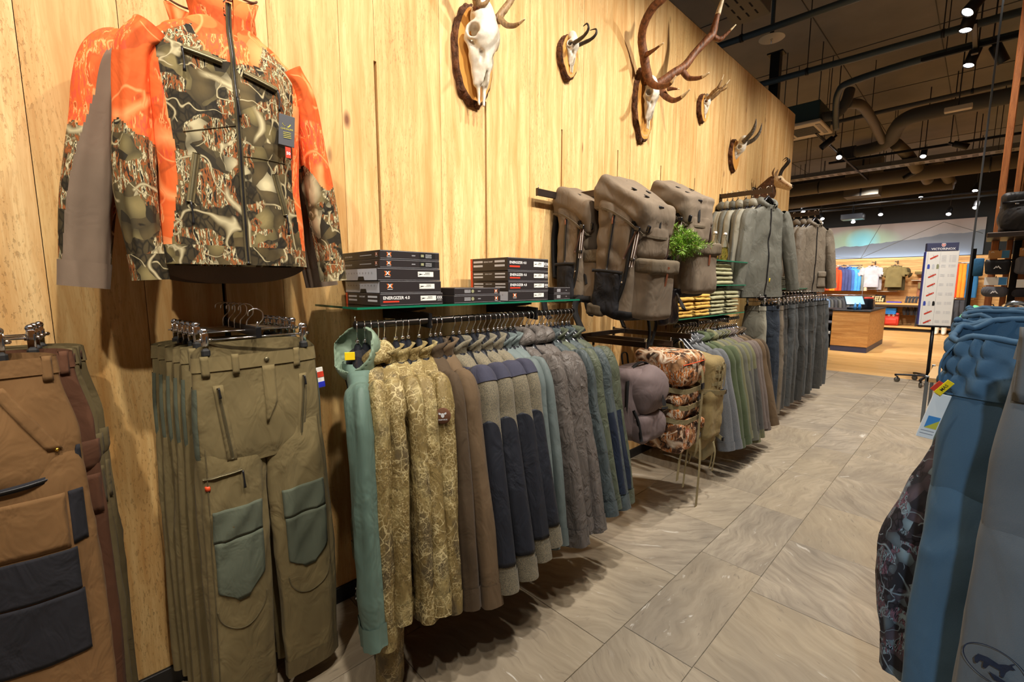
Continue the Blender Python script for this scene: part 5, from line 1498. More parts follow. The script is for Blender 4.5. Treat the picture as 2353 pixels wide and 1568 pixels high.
# chamois head and neck
O = (0, 5.8, 2.48)
t = thing('mounted_chamois', 'mounted chamois head with brown neck and black hooked horns looking into the shop', 'trophy', O)
def sh(p):   # p local: x out, y along wall, z up
    d = s_cap(p, (.0, 0, -.12), (.17, 0, .11), .13, .058)
    d = su(d, s_cap(p, (.02, 0, -.16), (.15, 0, -.02), .11, .07), .05)
    return d + .004 * noise(p * 40, 4)
V, F = nets(sh, (-.02, -.15, -.32), (.26, .15, .2), .0095)
V[:, 0] = np.maximum(V[:, 0], .002)
part('neck', (V, F), 'fur_brown', t)
def hd(p):
    d = s_ell(p, (.225, 0, .115), (.058, .047, .055))
    d = su(d, s_cap(p, (.245, 0, .10), (.365, 0, .025), .042, .023), .03)
    d = su(d, s_cap(p, (.22, 0, .075), (.345, 0, .002), .034, .016), .02)
    ay = np.stack([p[..., 0], np.abs(p[..., 1]), p[..., 2]], -1)
    d = ss(d, s_ell(ay, (.268, .046, .118), (.016, .010, .010)), .005)
    d = ss(d, s_ell(ay, (.386, .012, .030), (.007, .006, .006)), .004)
    d = ss(d, s_box(p, (.372, 0, .006), (.03, .05, .0012), .0008), .003)
    return d + .0016 * noise(p * 70, 6)
head = part('head', nets(hd, (.15, -.07, -.03), (.41, .07, .19), .0062), 'fur_cream', t)
for sd in (-1, 1):
    part('cheek_stripe', nets(lambda p: np.maximum(hd(p) - .0022, s_cap(p, (.262, sd * .045, .112), (.352, sd * .026, .03), .018, .011)), (.22, -.07, -.02), (.40, .07, .16), .006), 'fur_tan', head)
    part('eye', nets(lambda p: s_ell(p, (.267, sd * .0405, .117), (.011, .008, .009)), (.25, -.06, .1), (.285, .06, .135), .0035), 'eye_dark', head)
    ear = [(.195, sd * .038, .15), (.188, sd * .050, .195), (.205, sd * .055, .245)]
    e = part('ear', tube(ear, [.012, .021, .004], 12, 20, flat=.42, up=(0, 1, 0)), 'fur_tan', t)
    part('ear_inside', tube([np.array(q) + np.array([.006, sd * .0045, 0]) for q in ear], [.007, .014, .002], 10, 16, flat=.3, up=(0, 1, 0)), 'fur_brown', e)
    horn(t, 'horn', [(.245, sd * .018, .155), (.268, sd * .022, .22), (.318, sd * .028, .285), (.326, sd * .03, .318), (.305, sd * .031, .334), (.272, sd * .031, .312)], [.0125, .0115, .010, .008, .006, .002], 'horn_black')
part('nose', nets(lambda p: np.maximum(hd(p) - .0015, s_ell(p, (.39, 0, .03), (.017, .03, .016))), (.36, -.04, .0), (.41, .04, .06), .005), 'eye_dark', head)
part('shield', xf(box((0, 0, 0), (.02, .22, .36), .006), (.012, 0, -.12)), 'horn_black', t, smooth=False)
# ================================================================== rucksacks
def webbing(t, pts, w, mat='f_strap', name='strap', up=(0, 1, 0), th=.0025):
    return part(name, strip(pts, w, th, up), mat, t, smooth=False)
def buckle(t, c, s=(.012, .03, .022), rot=(0, 0, 0)):
    b = part('buckle', xf(box((0, 0, 0), s, .004), c, rot), 'black_plastic', t, smooth=False)
    return b
def rucksack(label, loc, rotz, h=.66, d=.27, w=.30, seed=1, open_pocket=False, lean=0.0, back=1.0):
    """big canvas pack; back against -x, front +x, root at its foot"""
    t = thing('rucksack', label, 'rucksack', loc, group='olive brown canvas rucksacks', rot=(0, lean, rotz))
    def wr(p, a=.006): return a * noise(p * 11, seed) + a * .8 * (.6 - 2 * np.abs(noise(p * np.array([9, 9, 6]) + 3 * noise(p * 5, seed + 6)[..., None] * .4, seed + 1)))
    def body(p):
        k = 1 - .16 * smoothstep(.25, 1.0, p[..., 2] / h)
        q = p.copy(); q[..., 0] = (q[..., 0] - .0) / k
        e = s_box(q, (d / 2, 0, h / 2), (d / 2, w / 2, h / 2), .045)
        return e + wr(p, .009)
    part('body', nets(body, (-.06, -w / 2 - .05, -.03), (d + .06, w / 2 + .05, h + .04), .0105), 'f_pack', t)
    part('base', nets(lambda p: np.maximum(body(p) - .004, p[..., 2] - .055 - .25 * (p[..., 0] - d / 2) * 0), (-.06, -w / 2 - .05, -.03), (d + .06, w / 2 + .05, .08), .0125), 'f_strap', t)
    def lid(p):
        c, s_ = math.cos(.5), math.sin(.5)
        x = p[..., 0] - d * .42; z = p[..., 2] - (h + .005)
        q = np.stack([x * c - z * s_, p[..., 1], x * s_ + z * c], -1)
        e = s_box(q, (.02, 0, 0), (d * .66, w * .52, .058), .03)
        e = su(e, s_box(p, (d * 1.03, 0, h - .14), (.030, w * .44, .062), .022), .05)
        e = su(e, s_box(p, (-.005, 0, h - .02), (.03, w * .45, .05), .025), .04)
        return e + wr(p, .008)
    ld = part('lid', nets(lid, (-.1, -w * .6, h - .24), (d + .14, w * .6, h + .2), .0105), 'f_pack', t)
    for k, (x, y) in enumerate(((.62, .22), (.86, -.18), (.62, -.25))):
        # webbing loops on the lid
        px, pz = d * x, h + .075 - (x - .4) * .16
        part('loop', xf(box((0, 0, 0), (.022, .034, .004), .001), (px, y * w, pz + .004), (0, .5, .2)), 'f_strap', ld, smooth=False)
    buckle(ld, (d * 1.06 + .012, -.02, h - .055), (.018, .05, .022), (0, .5, .1))
    webbing(ld, [(d * 1.07, -.02, h - .05), (d * 1.13, -.02, h - .11), (d * 1.14, -.02, h - .18)], .02, 'f_strap')
    for sd in (-1, 1):
        part('lid_hem', strip([(-.028, sd * w * .47, h - .055), (d * .30, sd * (w * .53 + .004), h - .075), (d * .75, sd * (w * .53 + .002), h - .135), (d * 1.05, sd * w * .46, h - .20)], .012, .006, (0, 0, 1)), 'f_pack_dark', ld, smooth=False)
    part('lid_hem', strip([(d * 1.05, -w * .46, h - .20), (d * 1.14, -w * .2, h - .208), (d * 1.14, w * .2, h - .208), (d * 1.05, w * .46, h - .20)], .012, .006, (0, 0, 1)), 'f_pack_dark', ld, smooth=False)
    def fp(p):
        e = s_box(p, (d + .025, 0, h * .27), (.07, w * .42, h * .245), .03)
        return e + wr(p, .007)
    part('front_pocket', nets(fp, (d - .08, -w * .5, .0), (d + .13, w * .5, h * .56), .0105), 'f_pack', t)
    def fl(p):
        e = s_box(p, (d + .045, 0, h * .455), (.064, w * .45, .040), .016)
        return e + wr(p, .005)
    flp = part('pocket_flap', nets(fl, (d - .06, -w * .5, h * .34), (d + .15, w * .5, h * .56), .0115), 'f_pack_dark', t)
    webbing(flp, [(d + .112, 0, h * .46), (d + .108, 0, h * .38), (d + .100, .006, h * .30)], .016, 'leather', 'leather_strap', (0, 1, 0), .003)
    def up(p): return s_box(p, (d - .03, 0, h * .66), (.07, w * .42, h * .17), .055) + wr(p, .009)
    part('upper_pocket', nets(up, (d - .13, -w * .52, h * .44), (d + .08, w * .52, h * .88), .0105), 'f_pack', t)
    buckle(t, (d * .95 + .05, -w * .40, h * .74), (.022, .014, .04), (.1, .3, 0))
    # sides: zip, piping, mesh pocket, striped straps
    for sd in (-1, 1):
        y = sd * (w / 2 + .004)
        z = part('side_zipper', strip([(d * .42, y, h * .86), (d * .40, y + sd * .006, h * .6), (d * .38, y + sd * .004, h * .40)], .016, .004, (1, 0, 0)), 'pull_black', t)
        part('zip_pull', tube([(d * .42, y + sd * .006, h * .84), (d * .42, y + sd * .010, h * .81), (d * .42, y + sd * .008, h * .775)], [.003, .006, .006], 8, 10, flat=.5), 'leather', z)
        part('edge_piping', strip([(d * .86, y - sd * .004, h * .80), (d * .84, y, h * .5), (d * .80, y, h * .3), (d * .66, y - sd * .004, h * .1)], .02, .006, (1, 0, 0)), 'f_strap', t)
        part('mesh_pocket', nets(lambda p: np.maximum(s_box(p, (d * .42, y - sd * .02, h * .21), (d * .33, .035, h * .20), .03) + .006 * noise(p * 20, seed + 4), p[..., 2] - h * .385), (-.0, y - .06, -.01), (d * .85, y + .06, h * .43), .011), 'f_mesh', t)
        part('pocket_hem', strip([(d * .06, y + sd * .010, h * .385), (d * .42, y + sd * .017, h * .39), (d * .78, y + sd * .010, h * .385)], .018, .004, (0, 0, 1)), 'f_strap', t)
        st = part('striped_strap', strip([(d * .98, y - sd * .004, h * .72), (d * .97, y + sd * .006, h * .58), (d * .93, y + sd * .004, h * .44)], .026, .003, (1, 0, 0)), 'f_stripe', t)
        for o in (-.007, .007):
            part('stripe', strip([(d * .98 + o, y + sd * -.001, h * .72), (d * .97 + o, y + sd * .0085, h * .58), (d * .93 + o, y + sd * .0065, h * .44)], .004, .002, (1, 0, 0)), 'print_white', st)
        part('strap', strip([(d * .74, y, h * .50), (d * .86, y + sd * .003, h * .62), (d * .98, y + sd * .002, h * .74)], .012, .003, (1, 0, 0)), 'f_stripe', t)
        buckle(t, (d * .96, y + sd * .010, h * .50), (.028, .010, .018)); buckle(t, (d * .98, y + sd * .006, h * .74), (.034, .012, .024), (0, .2, 0))
        part('rivet', cyl((d * .78, y + sd * .006, h * .31), .006, .008, 10, 'y'), 'chrome', t)
        # shoulder straps and hip belt at the back
        part('shoulder_strap', strip([(-.01, sd * .06, h * .93), (-.075 * back, sd * .075, h * .90), (-.115 * back, sd * .085, h * .72), (-.105 * back, sd * .09, h * .48), (-.05 * back, sd * .10, h * .25)], .055, .018, (0, 1, 0)), 'f_strap', t)
        part('hip_belt', strip([(.0, sd * .13, h * .13), (-.06 * back, sd * .17, h * .11), (-.05 * back, sd * .20, h * .02), (.0, sd * .205, -.06), (.03, sd * .20, -.10)], .05 if sd > 0 else .035, .012, (0, 0, 1)), 'f_strap', t)
        part('belt_wing', nets(lambda p: s_box(p, (.06, y, h * .05), (.06, .018, .035), .015) + .004 * noise(p * 25, seed), (-.03, y - .04, -.03), (.15, y + .04, .09), .01), 'f_pack_dark', t)
    part('grab_loop', tube([(0, -.035, h + .01), (-.015, -.03, h + .05), (-.015, .03, h + .05), (0, .035, h + .01)], .006, 8, 20, flat=.5), 'f_strap', t)
    if not open_pocket:
        part('emblem', basis_vf(text_vf('JAGDHUND', .022, bold=.01), (d * 1.155, 0, h - .12), (0, 1, 0), (0, 0, 1)), 'f_pack_dark', t, smooth=False)
    return t
wall_arm('grey metal arm carrying the two nearer rucksacks', 2.313, 1.985, .49, h=.04, w=.016)
bar = thing('display_rail', 'short grey bar with end pin left of the rucksacks', 'display rail', (.055, 2.17, 1.985))
part('bar', box((0, 0, 0), (.014, .27, .04), .0015), 'dark_metal', bar, smooth=False)
part('end_cap', box((0, -.136, 0), (.018, .006, .044), .001), 'dark_metal', bar, smooth=False)
part('joint_clamp', box((0, .125, 0), (.02, .02, .044), .001), 'dark_metal', bar, smooth=False)
part('end_pin', cyl((0, -.125, .03), .0028, .02, 8), 'chrome', bar)
rucksack('canvas rucksack hanging closest to the wall, half hidden, left of the big one', (.062, 2.33, 1.335), -.05, .60, .225, .26, 11, back=.4)
rucksack('big canvas rucksack with side mesh pocket in full side view on the arm', (.33, 2.33, 1.275), -.06, .66, .29, .29, 5, lean=.10)
rucksack('canvas rucksack behind the big one, with a green sprig in front of it', (.40, 2.93, 1.37), -.22, .64, .245, .28, 23, open_pocket=True)
wall_arm('grey metal arm carrying the rucksack with the green sprig', 2.958, 2.01, .5, h=.04, w=.016)
# green sprig stuck behind the pocket flap
def sprig(label, loc, seed, n=26, rad=.095, leaf=.035, cat='plant', name='conifer_sprig'):
    t = thing(name, label, cat, loc)
    r_ = random.Random(seed); gs = G(); gl = G()
    for i in range(n):
        a = r_.uniform(0, 2 * math.pi); e = r_.uniform(-.9, 1.0); L_ = rad * r_.uniform(.55, 1.15)
        dv = np.array([math.cos(a) * math.cos(e), math.sin(a) * math.cos(e), math.sin(e) * .9])
        p0 = np.array([r_.uniform(-.02, .02), r_.uniform(-.03, .03), r_.uniform(-.02, .02)]); p2 = p0 + dv * L_; p1 = (p0 + p2) / 2 + np.array([0, 0, .012])
        gs.add(*tube([p0, p1, p2], [.0022, .0018, .001], 5, 7))
        C = catmull([p0, p1, p2], 15)
        for k, c in enumerate(C[2:]):
            for q in range(6):
                v = np.array([r_.gauss(0, 1), r_.gauss(0, 1), r_.gauss(0, 1)]); v -= dv * v.dot(dv) * .6; v = v / np.linalg.norm(v) + dv * .55
                v = v / np.linalg.norm(v); tip = c + v * leaf * r_.uniform(.6, 1.1)
                s_ = np.cross(v, [r_.uniform(-1, 1), r_.uniform(-1, 1), .4]); s_ = s_ / (np.linalg.norm(s_) + 1e-6) * leaf * .055; m_ = (c + tip) / 2
                gl.add([c, m_ + s_, tip, m_ - s_], [(0, 1, 2, 3)])
    gs.obj('stems', 'twig', t); o = gl.obj('needles', 'leaf_green', t, smooth=False); o['kind'] = 'stuff'
    return t
sprig('bright green conifer sprig tucked into the pocket of the third rucksack', (.675, 2.66, 1.69), 4, 44, .125, .036)
# black drawstring bag hanging under it
t = thing('drawstring_bag', 'small shiny black drawstring bag hanging under the green sprig', 'bag', (.56, 2.72, 1.19))
part('pouch', nets(lambda p: s_box(p, (0, 0, .115), (.035, .085, .115), .02) + .010 * noise(p * 22, 3) + .005 * noise(p * 45, 5), (-.06, -.12, -.03), (.07, .12, .26), .009), 'f_blackbagshine', t)
part('gathered_top', nets(lambda p: s_box(p, (0, 0, .215), (.03, .082, .012), .01) + .006 * np.sin(p[..., 1] * 150), (-.05, -.1, .18), (.05, .1, .25), .007), 'f_blackbagshine', t)
for o in (0, .012): part('draw_cord', tube([(.036, .02 + o, .20), (.045, .045 + o, .16), (.042, .07 + o, .11)], .0022, 6, 14), 'print_grey', t)
part('hanging_strap', strip([(0, -.07, .22), (.0, -.09, .30), (.0, -.05, .36)], .012, .003, (1, 0, 0)), 'f_strap', t)
for y, z in ((2.56, .98), (2.64, 1.06)):
    tag(part('loose_strap', strip([(0, 0, .30), (.01, .02, .15), (-.01, .0, 0)], .02, .002, (1, 0, 0)), 'f_strap', loc=(.50, y, z)), 'thin black loose strap end dangling under the rucksacks' if y < 2.6 else 'thin black loose strap end beside the drawstring bag', 'strap')

# ---- lower rack with three packs
for y, x1, z, lb in ((2.45, .56, 1.085, 'nearer dark metal arm of the low pack rack'), (2.70, .60, 1.075, 'middle dark metal arm of the low pack rack'), (2.958, .60, 1.10, 'farther dark metal arm of the low pack rack')):
    wall_arm(lb, y, z, x1, h=.035, w=.014)
cb = thing('rack_crossbar', 'dark crossbar joining the low pack rack arms by the wall', 'display rail', (.10, 2.70, 1.105))
part('bar', box((0, 0, 0), (.014, .62, .03), .0015), 'dark_metal', cb, smooth=False)
part('end_cap', box((0, -.312, 0), (.018, .006, .034), .001), 'dark_metal', cb, smooth=False)
def soft(fn, a, sd): return lambda p: fn(p) + a * noise(p * 11, sd) + a * .8 * (.6 - 2 * np.abs(noise(p * 10, sd + 2)))
# purple-grey day pack
t = thing('day_pack', 'mauve grey round-topped day pack hanging at the end of the padded jackets', 'rucksack', (.50, 2.33, .55))
part('body', nets(soft(lambda p: s_box(p, (.06, 0, .22), (.10, .14, .22), .07), .008, 3), (-.08, -.2, -.04), (.22, .2, .5), .0115), 'f_packpurple', t)
part('front_pocket', nets(soft(lambda p: su(s_ell(p, (.17, 0, .31), (.085, .125, .13)), s_box(p, (.14, 0, .28), (.06, .12, .11), .05), .03), .006, 7), (.03, -.18, .1), (.3, .18, .48), .0115), 'f_packpurple', t)
part('lower_pocket', nets(soft(lambda p: s_box(p, (.15, 0, .09), (.06, .125, .085), .045), .008, 9), (.05, -.17, -.03), (.25, .17, .22), .0115), 'f_packpurple', t)
part('zipper', strip([(.085, -.125, .02), (.10, -.14, .2), (.10, -.13, .38), (.10, -.05, .445), (.10, .05, .445), (.10, .13, .38)], .02, .006, (1, 0, 0)), 'f_strap', t)
part('side_strap', strip([(.14, -.13, .20), (.17, -.128, .14), (.19, -.12, .03)], .018, .004, (1, 0, 0)), 'f_strap', t)
g = G()
for pts in ([(-.012, -.035), (.012, -.035), (.016, -.01), (.004, .012), (-.004, .012), (-.014, -.012)], [(-.004, .01), (.004, .01), (.002, .04), (-.002, .04)], [(.001, .035), (.010, .046), (.008, .05), (-.002, .04)], [(-.026, -.04), (.026, -.04), (.02, -.052), (-.02, -.052)]):
    g.add(*basis_vf(poly_vf(pts), (.2585, -.02, .265), (.30, .954, 0), (-.25, .08, .965)))
g.obj('goat_emblem', 'f_strap', t, smooth=False)
part('grab_loop', tube([(.0, -.03, .43), (-.01, -.025, .49), (-.01, .025, .49), (.0, .03, .43)], .006, 8, 20, flat=.5), 'f_strap', t)
# camouflage expedition pack
t = thing('camouflage_pack', 'large orange-brown tree camouflage pack with webbing straps, between mauve and tan packs', 'rucksack', (.46, 2.66, .43), group=None)
part('body', nets(soft(lambda p: s_box(p, (.10, 0, .30), (.13, .155, .30), .06), .008, 3), (-.08, -.22, -.05), (.29, .22, .65), .013), 'camo_pack', t)
part('lid', nets(soft(lambda p: su(s_box(p, (.15, 0, .53), (.17, .165, .085), .06), s_box(p, (.22, 0, .46), (.10, .165, .05), .04), .04), .010, 7), (-.08, -.24, .36), (.39, .24, .67), .013), 'camo_pack', t)
part('front_roll', nets(soft(lambda p: s_box(p, (.23, 0, .335), (.06, .15, .04), .03), .008, 9), (.12, -.2, .26), (.34, .2, .42), .011), 'camo_pack', t)
part('front_roll', nets(soft(lambda p: s_box(p, (.23, 0, .25), (.065, .15, .045), .03), .008, 19), (.12, -.2, .17), (.34, .2, .33), .011), 'camo_pack', t)
part('front_pocket', nets(soft(lambda p: s_box(p, (.235, 0, .105), (.075, .15, .10), .04), .008, 29), (.11, -.2, -.03), (.36, .2, .24), .012), 'camo_pack', t)
part('orange_piping', tube([(.31, -.15, .55), (.325, -.05, .555), (.325, .06, .555), (.31, .15, .55)], .003, 6, 20), 'box_orange', t)
for z in (.40, .30, .215): webbing(t, [(.18, -.165, z), (.30, -.12, z - .012), (.312, 0, z - .016), (.30, .12, z - .012), (.18, .165, z)], .03, 'f_tan_strap', 'webbing', (0, 0, 1))
webbing(t, [(.33, .06, .50), (.335, .07, .40), (.325, .075, .2), (.315, .075, .0), (.30, .08, -.06)], .03, 'f_tan_strap', 'long_strap', (0, 1, 0))
webbing(t, [(.30, -.10, .02), (.29, -.105, -.06), (.28, -.10, -.17)], .026, 'f_tan_strap', 'long_strap', (0, 1, 0))
webbing(t, [(.28, .03, .0), (.27, .035, -.08), (.26, .03, -.26)], .022, 'f_tan_strap', 'long_strap', (0, 1, 0))
webbing(t, [(.29, .16, .06), (.30, .17, -.10), (.29, .17, -.43)], .030, 'f_tan_strap', 'long_strap', (0, 1, 0))
buckle(t, (.335, .068, .40), (.012, .034, .04)); buckle(t, (.325, .05, .33), (.012, .04, .03), (.4, 0, 0)); buckle(t, (.29, .16, .06), (.014, .034, .034))
part('hip_wing', nets(soft(lambda p: s_box(p, (.20, .20, .13), (.10, .02, .035), .02), .006, 39), (.06, .15, .06), (.34, .26, .2), .01), 'camo_pack', t)
a = np.linspace(0, 2 * math.pi, 24, endpoint=False)
g = G(); P1 = np.stack([.020 * np.cos(a), .020 * np.sin(a), 0 * a], -1); P2 = P1 * .82
g.add(*basis_vf(grid(np.stack([P1, P2], 1), close_u=True), (.318, -.07, .14), (.1, .995, 0), (0, 0, 1)))
g.add(*basis_vf(text_vf('V', .030, bold=.02), (.318, -.07, .14), (.1, .995, 0), (0, 0, 1)))
g.obj('round_emblem', 'print_red', t, smooth=False)
part('grab_loop', tube([(.02, -.04, .60), (.0, -.03, .66), (.0, .03, .66), (.02, .04, .60)], .006, 8, 20, flat=.5), 'f_tan_strap', t)
# tan tactical pack
t = thing('tactical_pack', 'sand coloured tactical pack with webbing loops beside the camouflage pack', 'rucksack', (.52, 2.99, .33))
part('body', nets(soft(lambda p: s_box(p, (.10, 0, .33), (.12, .13, .33), .06), .007, 3), (-.07, -.19, -.04), (.27, .19, .71), .013), 'f_tan', t)
part('front_compartment', nets(soft(lambda p: su(s_box(p, (.20, 0, .50), (.075, .115, .15), .05), s_box(p, (.21, .0, .27), (.06, .11, .17), .04), .03), .007, 7), (.08, -.17, .06), (.33, .17, .7), .012), 'f_tan', t)
part('bottle_pocket', nets(soft(lambda p: s_box(p, (.16, .11, .18), (.07, .035, .11), .03), .007, 17), (.05, .05, .03), (.28, .19, .33), .010), 'camo_woodland', t)
part('pocket_binding', strip([(.10, .15, .285), (.16, .158, .25), (.235, .14, .275)], .012, .004, (0, 0, 1)), 'f_strap', t)
part('lower_skirt', nets(soft(lambda p: s_box(p, (.15, .07, .03), (.07, .09, .10), .04), .008, 27), (.04, -.07, -.1), (.26, .2, .16), .011), 'f_tan_strap', t)
for z in (.58, .53, .48): webbing(t, [(.262, -.09, z), (.285, 0, z), (.262, .09, z)], .022, 'f_tan_strap', 'webbing', (0, 0, 1))
for y in (-.05, .0, .05): webbing(t, [(.287, y, .60), (.289, y, .53), (.284, y, .45)], .012, 'f_tan_strap', 'webbing', (0, 1, 0))
webbing(t, [(.10, -.135, .45), (.22, -.125, .435), (.285, -.05, .425), (.29, .05, .41), (.27, .12, .40)], .03, 'f_tan_strap', 'compression_strap', (0, 0, 1))
webbing(t, [(.12, .135, .12), (.20, .15, .09), (.26, .15, .06)], .026, 'f_tan_strap', 'compression_strap', (0, 0, 1))
buckle(t, (.285, .02, .42), (.014, .04, .032)); buckle(t, (.27, .12, .40), (.014, .03, .03)); buckle(t, (.262, .15, .06), (.016, .02, .028))
part('d_ring', tube([(.29 + .002, .018 * math.cos(q), .60 + .018 * math.sin(q)) for q in np.linspace(0, 2 * math.pi, 13)], .003, 6, 40), 'f_tan_strap', t)
part('zipper', strip([(.17, -.118, .12), (.20, -.122, .35), (.20, -.118, .60)], .014, .004, (1, 0, 0)), 'f_olive_dark', t)
for i, (x, y, z, l) in enumerate(((.28, -.06, .02, .20), (.20, .10, -.05, .18), (.14, -.1, .0, .16))):
    webbing(t, [(x, y, z + .08), (x + .01, y + .01, z), (x, y, z + .08 - l)], .022, 'f_tan_strap', 'long_strap', (0, 1, 0))
part('grab_loop', tube([(.02, -.03, .65), (.0, -.025, .72), (.0, .025, .72), (.02, .03, .65)], .006, 8, 20, flat=.5), 'f_tan_strap', t)

# ================================================================== second shelf bay
glass_shelf('lowest glass shelf of the second bay with mustard and green folded clothes', .40, 3.20, 4.53, 1.190, arms=(3.583, 4.21))
glass_shelf('middle glass shelf of the second bay with pale folded trousers', .40, 3.20, 4.52, 1.440, arms=(3.583, 4.21))
glass_shelf('top glass shelf of the second bay carrying two bottles', .40, 3.20, 4.53, 1.645, arms=(3.583, 4.21))
def folded(label, x1, yc, z, w, h, mat, seed, group, depth=.30, layers=2):
    """folded garment: cloth doubled over, the fold towards the aisle; root at its foot"""
    t = thing('folded_garment', label, 'folded clothes', (x1 - depth / 2, yc, z), 0, group)
    n = h / layers / 2 * 1.02
    for k in range(layers):
        zz = (k + .5) * h / layers; rr = h / layers / 2 - n * .48
        fr = depth / 2 - h / layers / 2 - .006 * (k % 2)
        path = [(-depth / 2, zz - rr), (0, zz - rr * (1.0)), (fr * .8, zz - rr), (fr + rr * .9, zz - rr * .5), (fr + rr * 1.25, zz), (fr + rr * .9, zz + rr * .6), (fr * .8, zz + rr), (0, zz + rr), (-depth / 2, zz + rr * .9)]
        P = catmull([(a, 0, b) for a, b in path], 42)
        T, N, B = frames(P, (0, 1, 0))
        ys = np.linspace(-w / 2, w / 2, 12)
        th_ = n * .46
        nrm = np.cross(T, np.array([0, 1., 0]))
        def lay(sg):
            Q = P[:, None, :] + ys[None, :, None] * np.array([0, 1., 0]) + nrm[:, None, :] * (sg * th_)
            return Q + (.004 * noise(Q * 16 + seed * 3.1 + k, seed))[..., None] * np.array([.6, 0, 1.0])
        A, Bq = lay(1), lay(-1)
        ring = np.concatenate([A, Bq[:, ::-1]], 1)
        v, f = grid(ring.transpose(1, 0, 2), close_u=True)
        f = list(f); m = 42; nn = ring.shape[1]
        f += [tuple(i * m for i in range(nn)), tuple(i * m + m - 1 for i in range(nn - 1, -1, -1))]
        part('fold', (v, f), mat, t)
    part('seam', tube([(depth / 2 - .03, -w * .18, h + .003), (depth / 2 - .004, -w * .16, h * .75), (depth / 2 - .004, -w * .15, h * .55)], .002, 6, 14), 'f_olive_dark', t)
    return t
gF = 'folded clothes on the second bay shelves'
for c, (yc, mat, nm) in enumerate(((3.33, 'f_mustard', 'mustard'), (3.64, 'f_mustard', 'mustard'), (3.93, 'f_fold_green', 'grey-green'), (4.26, 'f_fold_green', 'grey-green'))):
    place = ['behind the black drawstring bag', 'right of the black drawstring bag', 'in the middle of the lowest shelf', 'at the right end of the lowest shelf'][c]
    z = 1.1905
    for k in range(3):
        hh = (.055, .06, .075)[k]
        if c == 1 and k == 2: hh = .055
        folded('%s folded pullover %s, %s of its pile' % (nm, place, ('lowest', 'middle one', 'topmost')[k]), .385, yc + .01 * (k % 2), z, .25 + .012 * k, hh, mat, c * 7 + k, gF)
        z += hh + .004
z = 1.4405
for k in range(4):
    folded('pale grey-green folded trousers on the middle shelf, %s from below' % ORD[k], .385 - .01 * (k % 2), 3.98 + .02 * (k % 2), z, .52 - .03 * k, .036 if k < 3 else .06, 'f_fold_green', 50 + k, gF, layers=1 if k < 3 else 2)
    z += (.036 if k < 3 else .06) + .003
# bottles
def bottle(label, loc, seed, h=.27):
    t = thing('swing_top_bottle', label, 'bottle', loc, 0, 'bottles on the top glass shelf')
    r = .038
    pr = [(.0001, 0), (r * .92, .0), (r, .008), (r, h * .52), (r * .9, h * .60), (r * .45, h * .72), (r * .34, h * .78), (r * .34, h * .88), (r * .42, h * .885), (r * .42, h * .91)]
    pr2 = [(a - .0025 if a > .003 else a, b + (.003 if b < .01 else 0)) for a, b in pr][::-1]
    part('glass', lathe(pr + pr2, 28), 'clear_glass', t)
    part('oil', lathe([(.0001, .0045), (r - .0032, .0045), (r - .0032, h * .50), (.0001, h * .50)], 24), 'oil', t)
    part('stopper', lathe([(.0001, h * .905), (r * .36, h * .91), (r * .42, h * .94), (r * .36, h * .985), (.0001, h)], 18), 'print_white', t)
    part('wire_bail', tube([(0, -r * .46, h * .84), (0, -r * .62, h * .92), (0, -r * .4, h * .965), (0, r * .4, h * .965), (0, r * .62, h * .92), (0, r * .46, h * .84)], .0014, 6, 40), 'chrome', t)
    g = G(); r_ = random.Random(seed)
    for i in range(90):
        a, q, z = r_.uniform(0, 6.28), r * .8 * math.sqrt(r_.random()), r_.uniform(.02, h * .47)
        c = np.array([q * math.cos(a), q * math.sin(a), z]); v = np.array([r_.uniform(-1, 1), r_.uniform(-1, 1), r_.uniform(-.3, 1)]); v /= np.linalg.norm(v)
        s_ = np.cross(v, [.3, .2, .9]); s_ = s_ / np.linalg.norm(s_) * .0018
        g.add([c, c + v * .011 + s_, c + v * .022, c + v * .011 - s_], [(0, 1, 2, 3)])
    o = g.obj('herbs', 'leaf_green', t, smooth=False); o['kind'] = 'stuff'
bottle('left swing-top glass bottle of golden herb oil on the top glass shelf', (.22, 4.21, 1.6455), 3)
bottle('right swing-top glass bottle with green herbs on the top glass shelf', (.24, 4.38, 1.6455), 9)

# ---- second clothes rail
clothes_rail('dark clothes rail with green and grey fleeces under the second bay', RX, 3.22, 4.49, 1.135, (3.583, 4.21))
row2 = [(3.40, 'f_fleece_grey', 'grey melange fleece jacket'), (3.50, 'f_fleece_grey', 'darker grey melange fleece jacket'), (3.60, 'f_green', 'dark green hooded fleece jacket'), (3.69, 'f_green', 'plain dark green fleece jacket with long sleeve'), (3.76, 'f_green_light', 'light olive fleece jacket'),
        (3.83, 'f_greygreen', 'grey-green fleece jacket'), (3.90, 'f_green_light', 'light olive softshell jacket with dark forearm'), (3.97, 'f_greygreen', 'grey-green softshell jacket'), (4.04, 'f_green_light', 'olive shirt jacket'), (4.12, 'f_mauve', 'mauve grey fleece jacket'), (4.20, 'f_mauve', 'second mauve grey fleece jacket'), (4.30, 'f_umber', 'brown fleece jacket'), (4.40, 'f_umber_dark', 'dark brown fleece jacket')]
